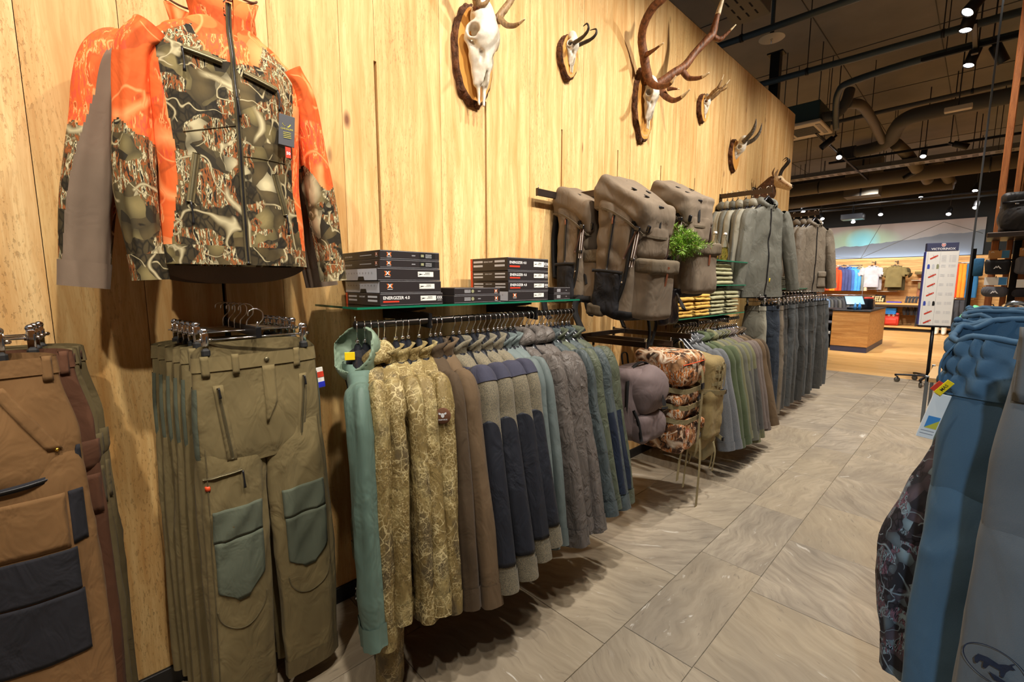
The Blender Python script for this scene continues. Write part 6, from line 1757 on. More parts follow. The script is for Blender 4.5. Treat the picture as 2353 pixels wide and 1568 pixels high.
for i, (yy, m, nm) in enumerate(row2):
    r_ = random.Random(i + 90); neck = 1.135 - .0765
    rz_ = .0 + r_.uniform(-.06, .06)
    st = dict(mat=m, L=.72, sl=.66 + r_.uniform(-.03, .05), fold=.008, sfold=.009, t=.032, out=.11 + r_.uniform(0, .04), sw=.088, sb=.045, cw=.055, nt=22, ns=26, flat_back=True, hood=.026 if i in (2, 4) else None, crease=.7, zip=False)
    t, B, SL, dz = jacket('fleece_jacket', nm + ' on the second rail, %s from the packs' % ORD[i], (RX, yy, neck - .056), rz_, st, i + 130, 'jackets on the second rail')
    hanger((RX, yy, neck), rz_, 'black hanger of the %s, second rail' % nm, 'hangers on the second clothes rail')
    if i in (6, 8): part('forearm_panel', patch(SL[1], .52, .97, -math.pi * .9, math.pi * .4, 12, 16, .003, dz, False), 'f_slate', t)
for j, yy in enumerate((3.27, 3.33, 3.45, 3.55, 3.65, 3.79, 3.94, 4.08, 4.16, 4.25, 4.35, 4.45)):
    hanger((RX, yy, 1.135 - .0765), -.14, 'bare black hanger on the second clothes rail, %s of the bare ones' % ORD[j], 'hangers on the second clothes rail')

# ---- jackets on the two high arms
def arm_frame(label, y, z, length):
    t = wall_arm(label, y, z, length, h=.045, w=.016)
    part('upright', box((-length / 2 + .012, 0, -.11), (.024, .016, .20), .0015), 'dark_metal', t, smooth=False)
    return t
arm_frame('grey arm high on the wall with seven field jackets', 4.81, 2.32, .48)
arm_frame('grey arm by the wall end with five dark field jackets', 6.76, 2.32, .44)
def arm_jackets(y, z, xs, mats, rots, lens, group, nm, seed):
    for i, x in enumerate(xs):
        last = i == len(xs) - 1
        r_ = random.Random(seed + i)
        st = dict(mat=mats[i % len(mats)], L=lens, ws=.225, wh=.25, sl=.66, fold=.012, sfold=.012, t=.045 if last else .028, out=.085, sty=-.045 if last else -.01, sw=.082, sb=.05 if last else .035, cw=.058, hood=.034, nt=30, ns=36, crease=1.0, waist=True, zip=last)
        place = 'outermost' if last else '%s from the wall' % ORD[i]
        t, B, SL, dz = jacket('field_jacket', nm + ', %s on its arm' % place, (x, y + r_.uniform(-.006, .006), z - .0765 - .04 - .022), math.pi / 2 - rots[i], st, seed + i, group)
        hanger((x, y, z - .054), math.pi / 2 - rots[i], 'black hanger of the %s %s' % (place, nm), 'hangers of the ' + group)
        if last:
            if mats[0] != 'f_grey_field_dark':
                part('patch_pocket', fpatch(B, .62, .78, .06, .20, .010, 8, 8, dz), mats[0], t)
                part('pocket_flap', fpatch(B, .58, .65, .055, .205, .014, 6, 8, dz), mats[0], t)
            if mats[0] == 'f_grey_field_dark': part('tag_stripe', fpatch(B, .68, .72, .03, .038, .004, 3, 3, dz), 'label_yellow', t)
arm_jackets(4.81, 2.32, [.075, .125, .175, .25, .315, .375, .445], ['f_grey_field_dark', 'f_grey_field'], [.05, .1, .1, .2, .2, .3, .42], .86, 'grey field jackets on the high arm', 'grey-green hooded field jacket', 210)
arm_jackets(6.76, 2.32, [.09, .17, .25, .33, .40], ['f_field_brown'], [.1, .2, .25, .35, .45], .84, 'brown field jackets by the wall end', 'dark brown-grey hooded field jacket', 240)
# ---- row of trousers under them
clothes_rail('long rail of clip hangers with grey and navy trousers under the field jackets', .47, 4.70, 7.05, 1.315, (4.81, 5.45, 6.09, 6.72))
pm = ['f_grey_field', 'f_slate_navy', 'f_field_brown', 'f_slate', 'f_slate', 'f_denim_grey', 'f_slate', 'f_denim_grey', 'f_slate', 'f_grey_field_dark', 'f_denim_grey', 'f_slate', 'f_slate', 'f_denim_grey', 'f_slate', 'f_grey_field_dark', 'f_slate', 'f_denim_grey']
pn = dict(f_grey_field='grey-green', f_slate_navy='dark navy', f_field_brown='brown-grey', f_slate='slate grey', f_denim_grey='blue-grey', f_grey_field_dark='dark grey-green')
for i in range(18):
    y = 4.78 + .128 * i; x = .47 + (.0 if i else -.06) + (.03 if i == 1 else 0)
    m = pm[i]
    st = dict(mat=m, L=1.08 if i != 1 else 1.06, w0=.095, w1=.115, la=.058 + .008 * math.sin(i * 3.3), t=.035, fold=.015, crease=1.2, nt=26, ns=44, spread=.008 + .012 * math.sin(i * 1.9) ** 2, rise=.0)
    t, B, LG, dz = pants('field_trousers', '%s trousers, %s along the row below the field jackets' % (pn[m], ORD[i]), (x + .025 * math.sin(i * 4.1), y + .02 * math.sin(i * 7.7), 1.235), -.12 + .22 * math.sin(i * 2.3), st, 300 + i, 'trousers on the long rail')
    clip_hanger((x, y, 1.235 + .042), 0, '%s trousers clip hanger, %s along the long rail' % (pn[m], ORD[i]), 'clip hangers on the long rail', .075)
    for xx in (-.06, .05): part('belt_loop', fpatch(B, -.003, .052, xx - .006, xx + .006, .005, 5, 3, dz), m, t)
    if i % 3 != 0: part('thigh_pocket', fpatch(LG[0], .38, .52, -.105, -.02, .009, 6, 6, dz), m, t)
# small glass shelf with folded shirts by the wall end
glass_shelf('small glass shelf with folded grey shirts below the brown field jackets', .40, 5.5, 6.7, 1.395)
for k in range(4): folded('grey folded shirt on the small far shelf, %s from below' % ORD[k], .38, 6.05, 1.3955 + .034 * k, .28, .031, 'f_greygreen', 80 + k, 'folded shirts on the far small shelf', layers=1)
# ================================================================== the rack at the right edge
RZ2 = 1.455
t = thing('floor_rack', 'dark clothes rack with blue trousers at the right edge', 'clothes rack', (2.13, 1.45, 0))
part('rail', tube([(0, -.75, RZ2), (0, .7, RZ2)], .013, 14, 2), 'rail_metal', t)
for y in (-.72, .67):
    part('post', tube([(.0, y, .05), (0, y, RZ2)], .014, 12, 2), 'rail_metal', t)
    part('foot', box((0, y, .03), (.5, .04, .05), .006), 'rail_metal', t, smooth=False)
def logo_goat(S, x, s, parent, dz, k=1.0):
    c = fline(S, [(x, s)], .005, dz)[0]; ex = fline(S, [(x + .01, s)], .005, dz)[0] - c; ey = fline(S, [(x, s - .01)], .005, dz)[0] - c
    ex /= np.linalg.norm(ex); ey -= ex * ey.dot(ex); ey /= np.linalg.norm(ey)
    a = np.linspace(0, 2 * math.pi, 40, endpoint=False)
    o = np.stack([.042 * k * np.cos(a), .031 * k * np.sin(a), 0 * a], -1); i_ = o * .955
    g = G(); g.add(*basis_vf(grid(np.stack([o, i_], 1), close_u=True), c, ex, ey))
    body = [(-.026, -.004), (-.022, .006), (-.010, .009), (.004, .007), (.012, .013), (.019, .016), (.024, .012), (.018, .008), (.014, .0), (.012, -.012), (.008, -.012), (.007, -.003), (-.006, -.002), (-.010, -.013), (-.014, -.013), (-.014, -.003), (-.018, -.004), (-.021, -.012), (-.024, -.012)]
    g.add(*basis_vf(poly_vf([(p * k, q * k) for p, q in body]), c, ex, ey))
    g.add(*basis_vf(poly_vf([(p * k, q * k) for p, q in ((-.006, -.014), (.014, -.016), (.026, -.022), (.002, -.024))]), c, ex, ey))
    g.add(*basis_vf(poly_vf([(p * k, q * k) for p, q in ((.016, .016), (.021, .022), (.0225, .021), (.019, .015))]), c, ex, ey))
    return g.obj('goat_logo', 'f_navy', parent, smooth=False)
# nearest: grey-blue trousers with the oval goat logo
t, B, LG, dz = pants('ski_trousers', 'grey-blue trousers with dark oval goat logo, nearest at the right edge', (2.155, .975, 1.385), .05, dict(mat='f_greybluepant', L=1.15, w0=.178, w1=.195, t=.04, la=.098, fold=.011, nt=56, ns=90, crease=.9, rise=.0), 401, 'blue trousers on the right rack')
logo_goat(LG[0], -.163, .49, t, dz, .85)
part('side_block', fpatch(B, -.004, .10, -.178, -.115, .005, 8, 6, dz), 'f_greybluepant', t)
seam_line(B, [(-.178 + .06 * q, .10) for q in np.linspace(0, 1, 8)], .0015, t, mat='f_navy', dz=dz)
clip_hanger((2.15, .975, 1.385 + .045), 0, 'chrome clip hanger of the nearest grey-blue trousers', 'clip hangers on the right rack', .03)
# second: blue trousers with gathered elastic waist
t, B, LG, dz = pants('ski_trousers', 'petrol blue trousers with gathered elastic waistband, second from the right edge', (2.085, 1.19, 1.352), -.02, dict(mat='f_bluepant', L=1.12, w0=.182, w1=.192, t=.062, la=.095, fold=.012, nt=56, ns=90, gather=.0075, crease=.9, rise=.03), 407, 'blue trousers on the right rack')
part('thigh_panel', fpatch(LG[0], .12, .34, lambda s: -.06 - .05 * smoothstep(.2, .34, s) + .02 * 0, -.012, .003, 12, 10, dz), 'f_bluepant', t)
seam_line(LG[0], [(-.055 - .055 * float(smoothstep(0, 1, q)), .12 + .22 * q) for q in np.linspace(0, 1, 12)], .0015, t, mat='f_navy', dz=dz)
part('drawcord_loop', strip([(-.178, -.02, dz - .01), (-.196, -.03, dz - .05), (-.19, -.035, dz - .10), (-.172, -.03, dz - .105)], .012, .003, (0, 1, 0)), 'f_bluepant', t)
clip_hanger((2.1, 1.19, 1.352 + .045), 0, 'chrome clip hanger of the petrol blue trousers', 'clip hangers on the right rack', .03)
for i, (y, x) in enumerate(((1.45, 2.075), (1.54, 2.085), (1.64, 2.09))):
    t, B, LG, dz = pants('ski_trousers', 'dark blue trousers with elastic waist, %s behind the petrol blue pair' % ORD[i], (x, y, 1.362 + .012 * i), -.03 + .03 * i, dict(mat='f_bluepant', L=1.10, w0=.175, w1=.185, t=.032, la=.09, fold=.010, nt=40, ns=50, gather=.0065, rise=.006), 411 + i, 'blue trousers on the right rack')
    clip_hanger((x, y, 1.362 + .012 * i + .045), 0, 'chrome clip hanger of the dark blue trousers %s behind the petrol pair' % ORD[i], 'clip hangers on the right rack', .03)
t, B, SL, dz = jacket('camouflage_jacket', 'violet-grey leaf camouflage jacket with its sleeve hanging beside the blue trousers', (2.20, 1.375, 1.335), .0, dict(mat='camo_violet', L=.80, ws=.215, ctrl=[(.17, 0, -.062), (.215, 0, -.13), (.25, 0, -.28), (.325, -.01, -.53), (.315, -.03, -.79)], sw=.07, sb=.05, cw=.04, fold=.012, sfold=.016, crease=1.4, t=.03, nt=48, ns=70), 431)
hanger((2.20, 1.375, 1.375), 0, 'black hanger of the violet camouflage jacket', None)
t, B, SL, dz = jacket('rain_jacket', 'teal jacket almost hidden behind the violet camouflage sleeve', (2.20, 1.68, 1.34), .0, dict(mat='f_tealjacket', L=.8, ws=.215, sl=.56, out=.05, sw=.08, cw=.05, fold=.01, t=.03), 433)
hanger((2.20, 1.68, 1.378), 0, 'black hanger of the teal jacket on the right rack', None)
# swing tickets on the petrol trousers (the square code left blank)
t = thing('swing_tag', 'white paper swing tag with small landscape print on the blue trousers', 'tag', (1.888, 1.135, 1.205), rot=(.12, .18, .35))
part('card', box((0, 0, 0), (.026, .0016, .09), .0006), 'white_card', t, smooth=False)
part('landscape_print', basis_vf(poly_vf([(-.009, -.012), (.009, -.012), (.009, .012), (-.009, .012)]), (.002, -.0012, -.012), (1, 0, 0), (0, 0, 1)), 'card_blue', t, smooth=False)
part('landscape_print', basis_vf(poly_vf([(-.009, -.012), (.009, -.012), (.009, .006)]), (.002, -.0014, -.012), (1, 0, 0), (0, 0, 1)), 'print_gold', t, smooth=False)
for q in (-.03, -.036): part('print', basis_vf(rect(.02, .0014), (0, -.0012, q), (1, 0, 0), (0, 0, 1)), 'print_grey', t, smooth=False)
t = thing('brand_tag', 'small yellow and red brand tag under the blue waistband', 'tag', (1.898, 1.128, 1.262), rot=(.1, .6, .35))
part('yellow_card', box((0, 0, 0), (.012, .0014, .03), .0005), 'label_yellow', t, smooth=False)
part('red_card', box((-.008, .002, -.004), (.010, .0014, .02), .0005), 'print_red', t, smooth=False)
part('lettering', basis_vf(text_vf('MAS', .0075, bold=.01), (0, -.0012, .0), (0, 0, 1), (-1, 0, 0)), 'print_black', t, smooth=False)

# ================================================================== wooden gondola behind it
t = thing('wooden_gondola', 'tall oak display gondola with dark slots behind the blue trousers', 'display', (2.3, 4.45, 0))
for x, w in ((-.335, .035), (-.27, .028)):
    part('post', box((x, -.06, 1.9), (w, .07, 3.8), .004), 'oak_post', t, smooth=False)
part('upper_panel', box((.05, .0, 2.85), (.60, .05, 1.9), .004), 'oak_panel', t, smooth=False)
part('lower_panel', box((.05, .03, .9), (.60, .05, 1.8), .004), 'black_paint', t, smooth=False)
for x in (-.16, .08, .28): part('board', box((x, -.01, .9), (.11, .03, 1.7), .003), 'oak_post', t, smooth=False)
part('shelf', box((.02, -.2, 1.742), (.80, .42, .03), .004), 'dark_metal', t, smooth=False)
for z in (1.60, 1.42, 1.2): part('peg_rail', box((.0, -.09, z), (.74, .012, .012), .001), 'black_metal', t, smooth=False)
part('plinth', box((.0, -.05, .05), (.78, .4, .1), .004), 'black_paint', t, smooth=False)
t = thing('duffel_bag', 'black crinkled square bag lying on the gondola shelf', 'bag', (2.17, 4.2, 1.758))
part('body', nets(soft(lambda p: s_box(p, (0, 0, .115), (.205, .14, .115), .025), .010, 3), (-.25, -.2, -.03), (.25, .2, .27), .014), 'f_blackbag', t)
part('zipper', strip([(-.2, -.142, .17), (0, -.146, .175), (.2, -.142, .17)], .012, .004, (0, 0, 1)), 'pull_black', t)
part('zip_pull', box((-.14, -.15, .16), (.016, .004, .006), .001), 'chrome', t, smooth=False)
part('side_tab', box((-.207, -.05, .155), (.006, .012, .012), .001), 'chrome', t, smooth=False)
def mountain(c, s, parent):
    part('mountain_logo', basis_vf(poly_vf([(-s, -.5 * s), (-.35 * s, .5 * s), (-.1 * s, .1 * s), (.15 * s, .6 * s), (s, -.5 * s), (.6 * s, -.5 * s), (.15 * s, .1 * s), (-.1 * s, -.3 * s), (-.35 * s, .0), (-.65 * s, -.5 * s)]), c, (1, 0, 0), (0, 0, 1)), 'print_white', parent, smooth=False)
def pouch(label, x, y, z, w, h, mat, rnd, card, hang=True):
    t = thing('travel_pouch', label, 'pouch', (x, y, z))
    part('pouch_body', nets(soft(lambda p: s_box(p, (0, 0, h / 2), (w / 2, .035, h / 2), rnd), .005, int(x * 100)), (-w / 2 - .03, -.07, -.02), (w / 2 + .03, .07, h + .03), .008), mat, t)
    mountain((0, -.041, h * .5), .018, t)
    part('header_card', box((0, -.01, h + .03), (w * .8, .002, .05), .0005), card, t, smooth=False)
    part('card_print', basis_vf(rect(w * .28, .046), (w * .24, -.0115, h + .03), (1, 0, 0), (0, 0, 1)), 'card_blue', t, smooth=False)
    mountain((-w * .25, -.0116, h + .045), .009, t)
    part('hook', tube([(0, .08, h + .055), (0, .0, h + .05), (0, -.03, h + .06)], .002, 6, 10), 'black_metal', t)
pouch('black travel pouch with kraft header card, left in the upper row', 1.985, 4.18, 1.50, .115, .10, 'f_blackbag', .02, 'card_kraft')
pouch('grey travel pouch with kraft header card, right in the upper row', 2.115, 4.18, 1.51, .115, .10, 'f_greybag', .02, 'card_kraft')
pouch('grey barrel pouch with white header card, left in the lower row', 1.985, 4.18, 1.36, .125, .075, 'f_greybag', .034, 'white_card')
pouch('dark belt pouch with white header card, right in the lower row', 2.13, 4.18, 1.365, .14, .055, 'f_black', .025, 'white_card')
t = thing('blue_towels', 'folded petrol blue travel towel hanging left of the upper pouches', 'towel', (1.90, 4.45, 1.50))
for k in range(3): part('fold', xf(box((0, 0, 0), (.05, .02, .12), .006), (0, .022 * k, .06)), 'c_petrol', t)
# knife-edge glass pane and its post
t = thing('glass_partition', 'tall clear glass partition pane with bright edge behind the gondola', 'glass pane', (2.45, 5.05, .0))
part('pane', box((0, 0, 2.15), (1.19, .009, 4.1), 0), 'pane_glass', t, smooth=False)
part('edge', box((-.60, 0, 2.15), (.012, .010, 4.1), .001), 'steel_frame', t, smooth=False)
part('clamp_post', box((-.585, .02, .86), (.022, .02, 1.72), .002), 'black_metal', t, smooth=False)
# low wooden display table with steel legs
t = thing('display_table', 'low wooden display table with steel frame legs behind the blue trousers', 'table', (2.1, 6.8, 0))
part('top', box((0, 0, .46), (.98, .95, .05), .004), 'table_wood', t, smooth=False)
for sx in (-1, 1):
    for sy in (-1, 1): part('leg', box((sx * .485, sy * .46, .25), (.03, .03, .5), .002), 'steel_frame', t, smooth=False)
part('lower_shelf', box((0, 0, .18), (.9, .88, .02), .002), 'black_paint', t, smooth=False)
t = thing('magnifier_lamp', 'round chrome magnifier lamp standing beyond the blue trousers', 'lamp', (2.03, 2.6, 1.0))
part('stem', tube([(0, 0, .0), (0, 0, .30)], .008, 10, 2), 'black_metal', t)
part('lens_ring', xf(lathe([(.04, -.01), (.048, 0), (.04, .01), (.034, 0), (.04, -.01)], 28), (0, 0, .34), (math.pi / 2, 0, 0)), 'chrome', t)
part('lens', xf(lathe([(.0001, -.006), (.025, -.004), (.036, 0), (.025, .004), (.0001, .006)], 24), (0, 0, .34), (math.pi / 2, 0, 0)), 'clear_glass', t)
part('base', box((0, 0, .19), (.05, .03, .09), .004), 'black_plastic', t, smooth=False)

# ================================================================== sign with pocket knives
t = thing('sign_stand', 'white VICTORINOX price stand with red pocket knives on a wheeled pole', 'sign', (1.505, 8.75, 0), .30)
w, z0, z1 = .345, .86, 1.90
part('panel_box', box((0, .04, (z0 + z1) / 2), (w, .09, z1 - z0), .003), 'white_card', t, smooth=False)
part('side_panel', box((-w / 2 - .003, .04, (z0 + z1) / 2), (.006, .088, z1 - z0 - .02), .001), 'print_blue', t, smooth=False)
part('header', box((-.008, .03, z1 + .055), (w - .012, .08, .11), .002), 'print_navy', t, smooth=False)
E_ = lambda vf, x, z, m, nm='print', o=0.0: part(nm, basis_vf(vf, (x, -.0062 - o, z), (1, 0, 0), (0, 0, 1)), m, t, smooth=False)
H_ = lambda vf, x, z, m, nm='print', o=0.0: part(nm, basis_vf(vf, (x, -.0115 - o, z), (1, 0, 0), (0, 0, 1)), m, t, smooth=False)
H_(text_vf('VICTORINOX', .041, bold=.02, sx=1.0), 0, z1 + .026, 'print_white', 'lettering')
H_(poly_vf([(-.022, .02), (-.012, .024), (.012, .024), (.022, .02), (.022, -.006), (.012, -.02), (0, -.026), (-.012, -.02), (-.022, -.006)]), 0, z1 + .078, 'print_white', 'shield')
H_(poly_vf([(-.018, .016), (.018, .016), (.018, -.005), (0, -.021), (-.018, -.005)]), 0, z1 + .078, 'print_red', 'shield', .0004)
for a, b in (((.022, .007), 0), ((.007, .022), 0)): H_(rect(a[0], a[1]), 0, z1 + .079, 'print_white', 'cross', .0008)
E_(rect(.002, z1 - z0 - .03), -.02, (z0 + z1) / 2, 'print_grey', 'column_line'); E_(rect(.002, z1 - z0 - .03), -.152, (z0 + z1) / 2, 'print_grey', 'column_line')
def knife(z, seed):
    r_ = random.Random(seed)
    for k in range(6):
        a = r_.uniform(-.9, 2.6) + (math.pi if k % 3 == 2 else 0); l = r_.uniform(.03, .05)
        dx, dz_ = math.cos(a), math.sin(a)
        E_(poly_vf([(-dz_ * .002, dx * .002), (dz_ * .002, -dx * .002), (dx * l, dz_ * l)]), -.085, z, 'print_grey', 'blade')
    c, s_ = math.cos(.55), math.sin(.55)
    pts = [(-.045, -.009), (.04, -.009), (.048, 0), (.04, .010), (-.045, .010), (-.05, 0)]
    E_(poly_vf([(x * c - y * s_, x * s_ + y * c) for x, y in pts]), -.085, z, 'print_red', 'knife_handle', .0005)
    E_(rect(.006, .006), -.06, z + .016, 'print_white', 'cross', .001)
zs = np.linspace(z1 - .085, z0 + .055, 8)
for i, z in enumerate(zs):
    if i in (1, 5):
        for k, m in ((-.135, 'print_blue'), (-.085, 'print_pale'), (-.038, 'print_black' if i == 5 else 'print_olive')):
            E_(poly_vf([(-.013, -.032), (.013, -.032), (.015, .0), (.010, .03), (-.006, .034), (-.013, .02)]), k, z, m, 'knife_handle')
    else: knife(z, i)
    for q in range(3 if i > 0 else 7):
        for x, ww in ((.02, .05), (.085, .02), (.125, .045)): E_(rect(ww, .004), x, z + .02 - q * .014, 'print_pale', 'price_line')
part('tray', box((0, .04, z0 - .012), (w + .02, .12, .02), .003), 'black_plastic', t, smooth=False)
part('pole', tube([(0, .04, .11), (0, .04, z0 - .02)], .021, 14, 2), 'black_metal', t)
for k in range(5):
    a = 2 * math.pi * k / 5 + .5
    e = np.array([.33 * math.cos(a), .04 + .33 * math.sin(a), .10])
    leg = part('leg', strip([(0, .04, .13), tuple(e + np.array([0, 0, .012])), tuple(e * np.array([1.03, 1.03, .95]))], .03, .022, (-math.sin(a), math.cos(a), 0)), 'black_metal', t)
    part('caster', xf(cyl((0, 0, 0), .036, .022, 18, 'y'), tuple(e * np.array([1, 1, 0]) + np.array([0, 0, .037])), (0, 0, a + .5)), 'galvanised', t)
    part('caster_fork', box(tuple(e * np.array([1, 1, 0]) + np.array([0, 0, .075])), (.02, .035, .03), .004), 'black_plastic', t, smooth=False)

# ================================================================== till counter
t = thing('till_counter', 'oak clad till counter with dark top and plinth on the wooden floor', 'counter', (.035, 13.0, 0))
part('plinth', box((0, 0, .06), (.64, 2.2, .12), .003), 'print_navy', t, smooth=False)
part('front_cladding', box((0, -1.098, .49), (.645, .02, .74), .002), 'oak_panel', t, smooth=False)
part('side_cladding', box((.3125, .0, .49), (.02, 2.18, .74), .002), 'oak_panel', t, smooth=False)
part('carcass', box((0, 0, .49), (.60, 2.16, .73), .002), 'black_paint', t, smooth=False)
part('top', box((0, 0, .875), (.67, 2.24, .028), .003), 'print_black', t, smooth=False)
t = thing('till_terminal', 'black touch till with tilted pale screen on the counter', 'till', (.02, 12.35, .8895))
part('base', box((0, .05, .02), (.26, .24, .04), .01), 'black_plastic', t, smooth=False)
part('arm', tube([(0, .1, .03), (0, .12, .12), (0, .05, .17)], .025, 10, 14), 'black_plastic', t)
part('screen', xf(box((0, 0, 0), (.36, .025, .26), .006), (-.02, .02, .19), (-.75, 0, .5)), 'screen_dark', t, smooth=False)
part('display', xf(box((0, -.014, 0), (.33, .002, .23), .001), (-.02, .02, .19), (-.75, 0, .5)), 'screen_blue', t, smooth=False)
t = thing('receipt_printer', 'black receipt printer and card reader beside the till', 'printer', (.17, 12.95, .8895))
part('body', box((0, 0, .11), (.2, .26, .22), .02), 'black_plastic', t, smooth=False)
part('paper_cover', box((0, 0, .235), (.16, .2, .04), .01), 'print_red', t, smooth=False)
for k, (x, m) in enumerate(((.0, 'card_blue'), (.06, 'towel_blue'))):
    tag(part('spray_bottle', lathe([(.0001, 0), (.028, 0), (.028, .09), (.012, .115), (.012, .15), (.0001, .15)], 14), m, loc=(.06 + x, 12.12 + .12 * k, .8895)), ['pale blue small bottle on the counter before the printer', 'bright blue small bottle on the counter before the printer'][k], 'bottle')
t = thing('acrylic_screen', 'clear acrylic screen standing at the counter edge', 'screen', (.23, 12.55, .8895))
part('sheet', box((0, 0, .38), (.26, .006, .76), .001), 'acrylic', t, smooth=False)
part('sheet_edge', box((-.132, 0, .38), (.004, .008, .76), .001), 'screen_blue', t, smooth=False)
part('foot', box((0, 0, .006), (.26, .08, .012), .002), 'acrylic', t, smooth=False)
t = thing('drawer_unit', 'dark shelf unit with paper bundles left of the till counter', 'shelf unit', (-.62, 12.6, 0))
for z in (.02, .3, .55, .74): part('board', box((0, 0, z), (.6, .55, .03), .002), 'black_metal', t, smooth=False)
part('top', box((0, 0, .875), (.64, .6, .03), .002), 'print_black', t, smooth=False)
for x in (-.3, .3): part('side', box((x, 0, .44), (.02, .58, .86), .002), 'black_metal', t, smooth=False)
part('back', box((0, .28, .44), (.6, .02, .84), .002), 'black_paint', t, smooth=False)
for x in (-.14, .14): part('drawer', box((x, -.27, .805), (.27, .02, .09), .003), 'box_side', t, smooth=False)
for i, (x, z, h, m) in enumerate(((-.05, .035, .10, 'white_card'), (.1, .315, .06, 'white_card'), (.2, .565, .05, 'print_grey'))):
    tag(part('paper_bundle', box((0, 0, h / 2), (.26, .3, h), .004), m, smooth=False, loc=(-.62 + x, 12.5, z)), ['white paper bundle on the bottom board of the dark unit', 'white paper bundle on the middle board of the dark unit', 'grey paper tray in the upper board of the dark unit'][i], 'paper')

# ================================================================== far wall goods
YB = 18.85
clothes_rail_far = thing('clothes_rail', 'chrome wall rail with bright orange, red and blue jackets on the far wall', 'clothes rail', (-1.5, YB, 2.05))
part('tube', tube([(-1.2, 0, 0), (.62, 0, 0)], .016, 10, 2), 'chrome', clothes_rail_far)
for x in (-.9, .1): part('bracket', box((x, .17, .02), (.02, .34, .03), .002), 'black_metal', clothes_rail_far, smooth=False)
farj = ['rust2', 'rust2', 'orange', 'orange', 'red', 'red', 'navy2', 'navy2', 'navy2', 'blue2', 'sky', 'sky', 'greyjk', 'beige']
for i, c in enumerate(farj):
    x = -2.02 + .086 * i; r_ = random.Random(500 + i)
    st = dict(mat='c_' + c, L=.74, sl=.60, fold=.012, sfold=.012, t=.035, out=.03, sw=.08, sb=.045, cw=.05, nt=14, ns=14, zip=False, hood=.03 if i % 3 == 0 else None)
    cn = dict(rust2='rust red', orange='orange', red='signal red', navy2='navy blue', blue2='mid blue', sky='sky blue', greyjk='grey', beige='beige')[c]
    jacket('outdoor_jacket', '%s outdoor jacket, %s from the left on the far chrome rail' % (cn, ORD[i]), (x, YB - .05 - .02 * r_.random(), 1.945), -math.pi / 2 + .75, st, 520 + i, 'bright jackets on the far wall rail')
def tee(label, x, z, mat, y, seed, s=1.0):
    st = dict(mat=mat, L=.66 * s, ws=.215, wh=.21, sl=.06, out=.05, sw=.088, sb=.05, cw=.085, t=.05, fold=.010, nt=24, ns=14, zip=False, ch=.015)
    t, B, SL, dz = jacket('t_shirt', label, (x, y, z), .0, st, seed, 'T-shirts on the far wall', 'T-shirt')
    hanger((x, y, z + .035), 0, 'black hanger of the ' + label.split(' hanging')[0], 'hangers of the far T-shirts')
tee('light grey T-shirt hanging in front on the far wall', -.60, 2.0, 'c_greytee', 18.6, 601)
tee('white-grey T-shirt hanging behind the light grey one', -.54, 1.98, 'c_greytee', 18.78, 602, 1.1)
tee('olive T-shirt hanging in front on the far wall', -.03, 2.0, 'c_olivetee', 18.6, 603)
tee('dark olive T-shirt hanging behind the olive one', .03, 1.98, 'c_olivetee_dark', 18.78, 604, 1.12)
for x in (-.6, -.03):
    wa = thing('display_rail', 'small arm for the %s T-shirts on the far wall' % ('grey' if x < -.3 else 'olive'), 'display rail', (x, 18.85, 2.13))
    part('bar', box((0, 0, 0), (.016, .7, .03), .002), 'galvanised', wa, smooth=False); part('wall_plate', box((0, .36, 0), (.03, .01, .1), .001), 'black_metal', wa, smooth=False)
t = thing('oak_ledge', 'long oak ledge along the far wall below the T-shirts', 'shelf', (.0, 18.75, .80))
part('board', box((0, 0, .03), (3.4, .9, .06), .004), 'oak_panel', t, smooth=False)
part('front_edge', box((0, -.44, -.03), (3.4, .03, .06), .002), 'dark_metal', t, smooth=False)
for x in (-1.6, -.5, .6, 1.6): part('support', box((x, .1, -.4), (.03, .6, .74), .002), 'black_paint', t, smooth=False)
t = thing('oak_platform', 'low oak platform along the foot of the far wall', 'platform', (-.2, 18.75, 0))
part('board', box((0, 0, .12), (3.4, .95, .05), .004), 'oak_panel', t, smooth=False); part('kick', box((0, .04, .045), (3.3, .8, .09), .002), 'black_paint', t, smooth=False)
# log box, blue cloth, gloves and pouches on the ledge
t = thing('log_box', 'black box filled with split pale logs on the far ledge', 'box', (-.36, 18.6, .861))
part('frame', box((0, .1, .11), (.34, .02, .22), .004), 'black_metal', t, smooth=False)
for s_ in (-1, 1): part('side', box((s_ * .17, 0, .11), (.012, .22, .22), .002), 'black_metal', t, smooth=False)
part('floor', box((0, 0, .006), (.34, .22, .012), .002), 'black_metal', t, smooth=False)
r_ = random.Random(8)
for k in range(14):
    part('log', xf(tube([(0, -.09, 0), (0, .08, 0)], r_.uniform(.024, .034), 7, 2), (-.12 + .06 * (k % 5) + r_.uniform(-.008, .008), 0, .045 + .06 * (k // 5))), 'wood_pile', t, smooth=False)
tag(part('blue_cloth', box((0, 0, .014), (.36, .2, .028), .006), 'label_blue', smooth=False, loc=(.05, 18.5, .861)), 'flat royal blue cloth lying on the far ledge', 'cloth')
def boots(label, x, y, z, mat, h=.2, n=4, group=None):
    t = thing('glove_row', label, 'gloves', (x, y, z), 0, group)
    for k in range(n):
        part('glove', xf(tube([(0, 0, 0), (.0, 0, h * .5), (.012, 0, h)], [.034, .03, .04], 9, 9, flat=.5), (k * .075, 0, 0), (0, .1, 0)), mat, t)
boots('row of dark gloves standing on the far ledge', .33, 18.5, .861, 'c_charcoal')
t = thing('accessory_panel', 'brown panel hung with small pouches and a green packet at the far wall', 'display', (.78, 18.98, 1.1))
part('board', box((0, 0, .25), (.52, .03, .55), .004), 'oak_post', t, smooth=False)
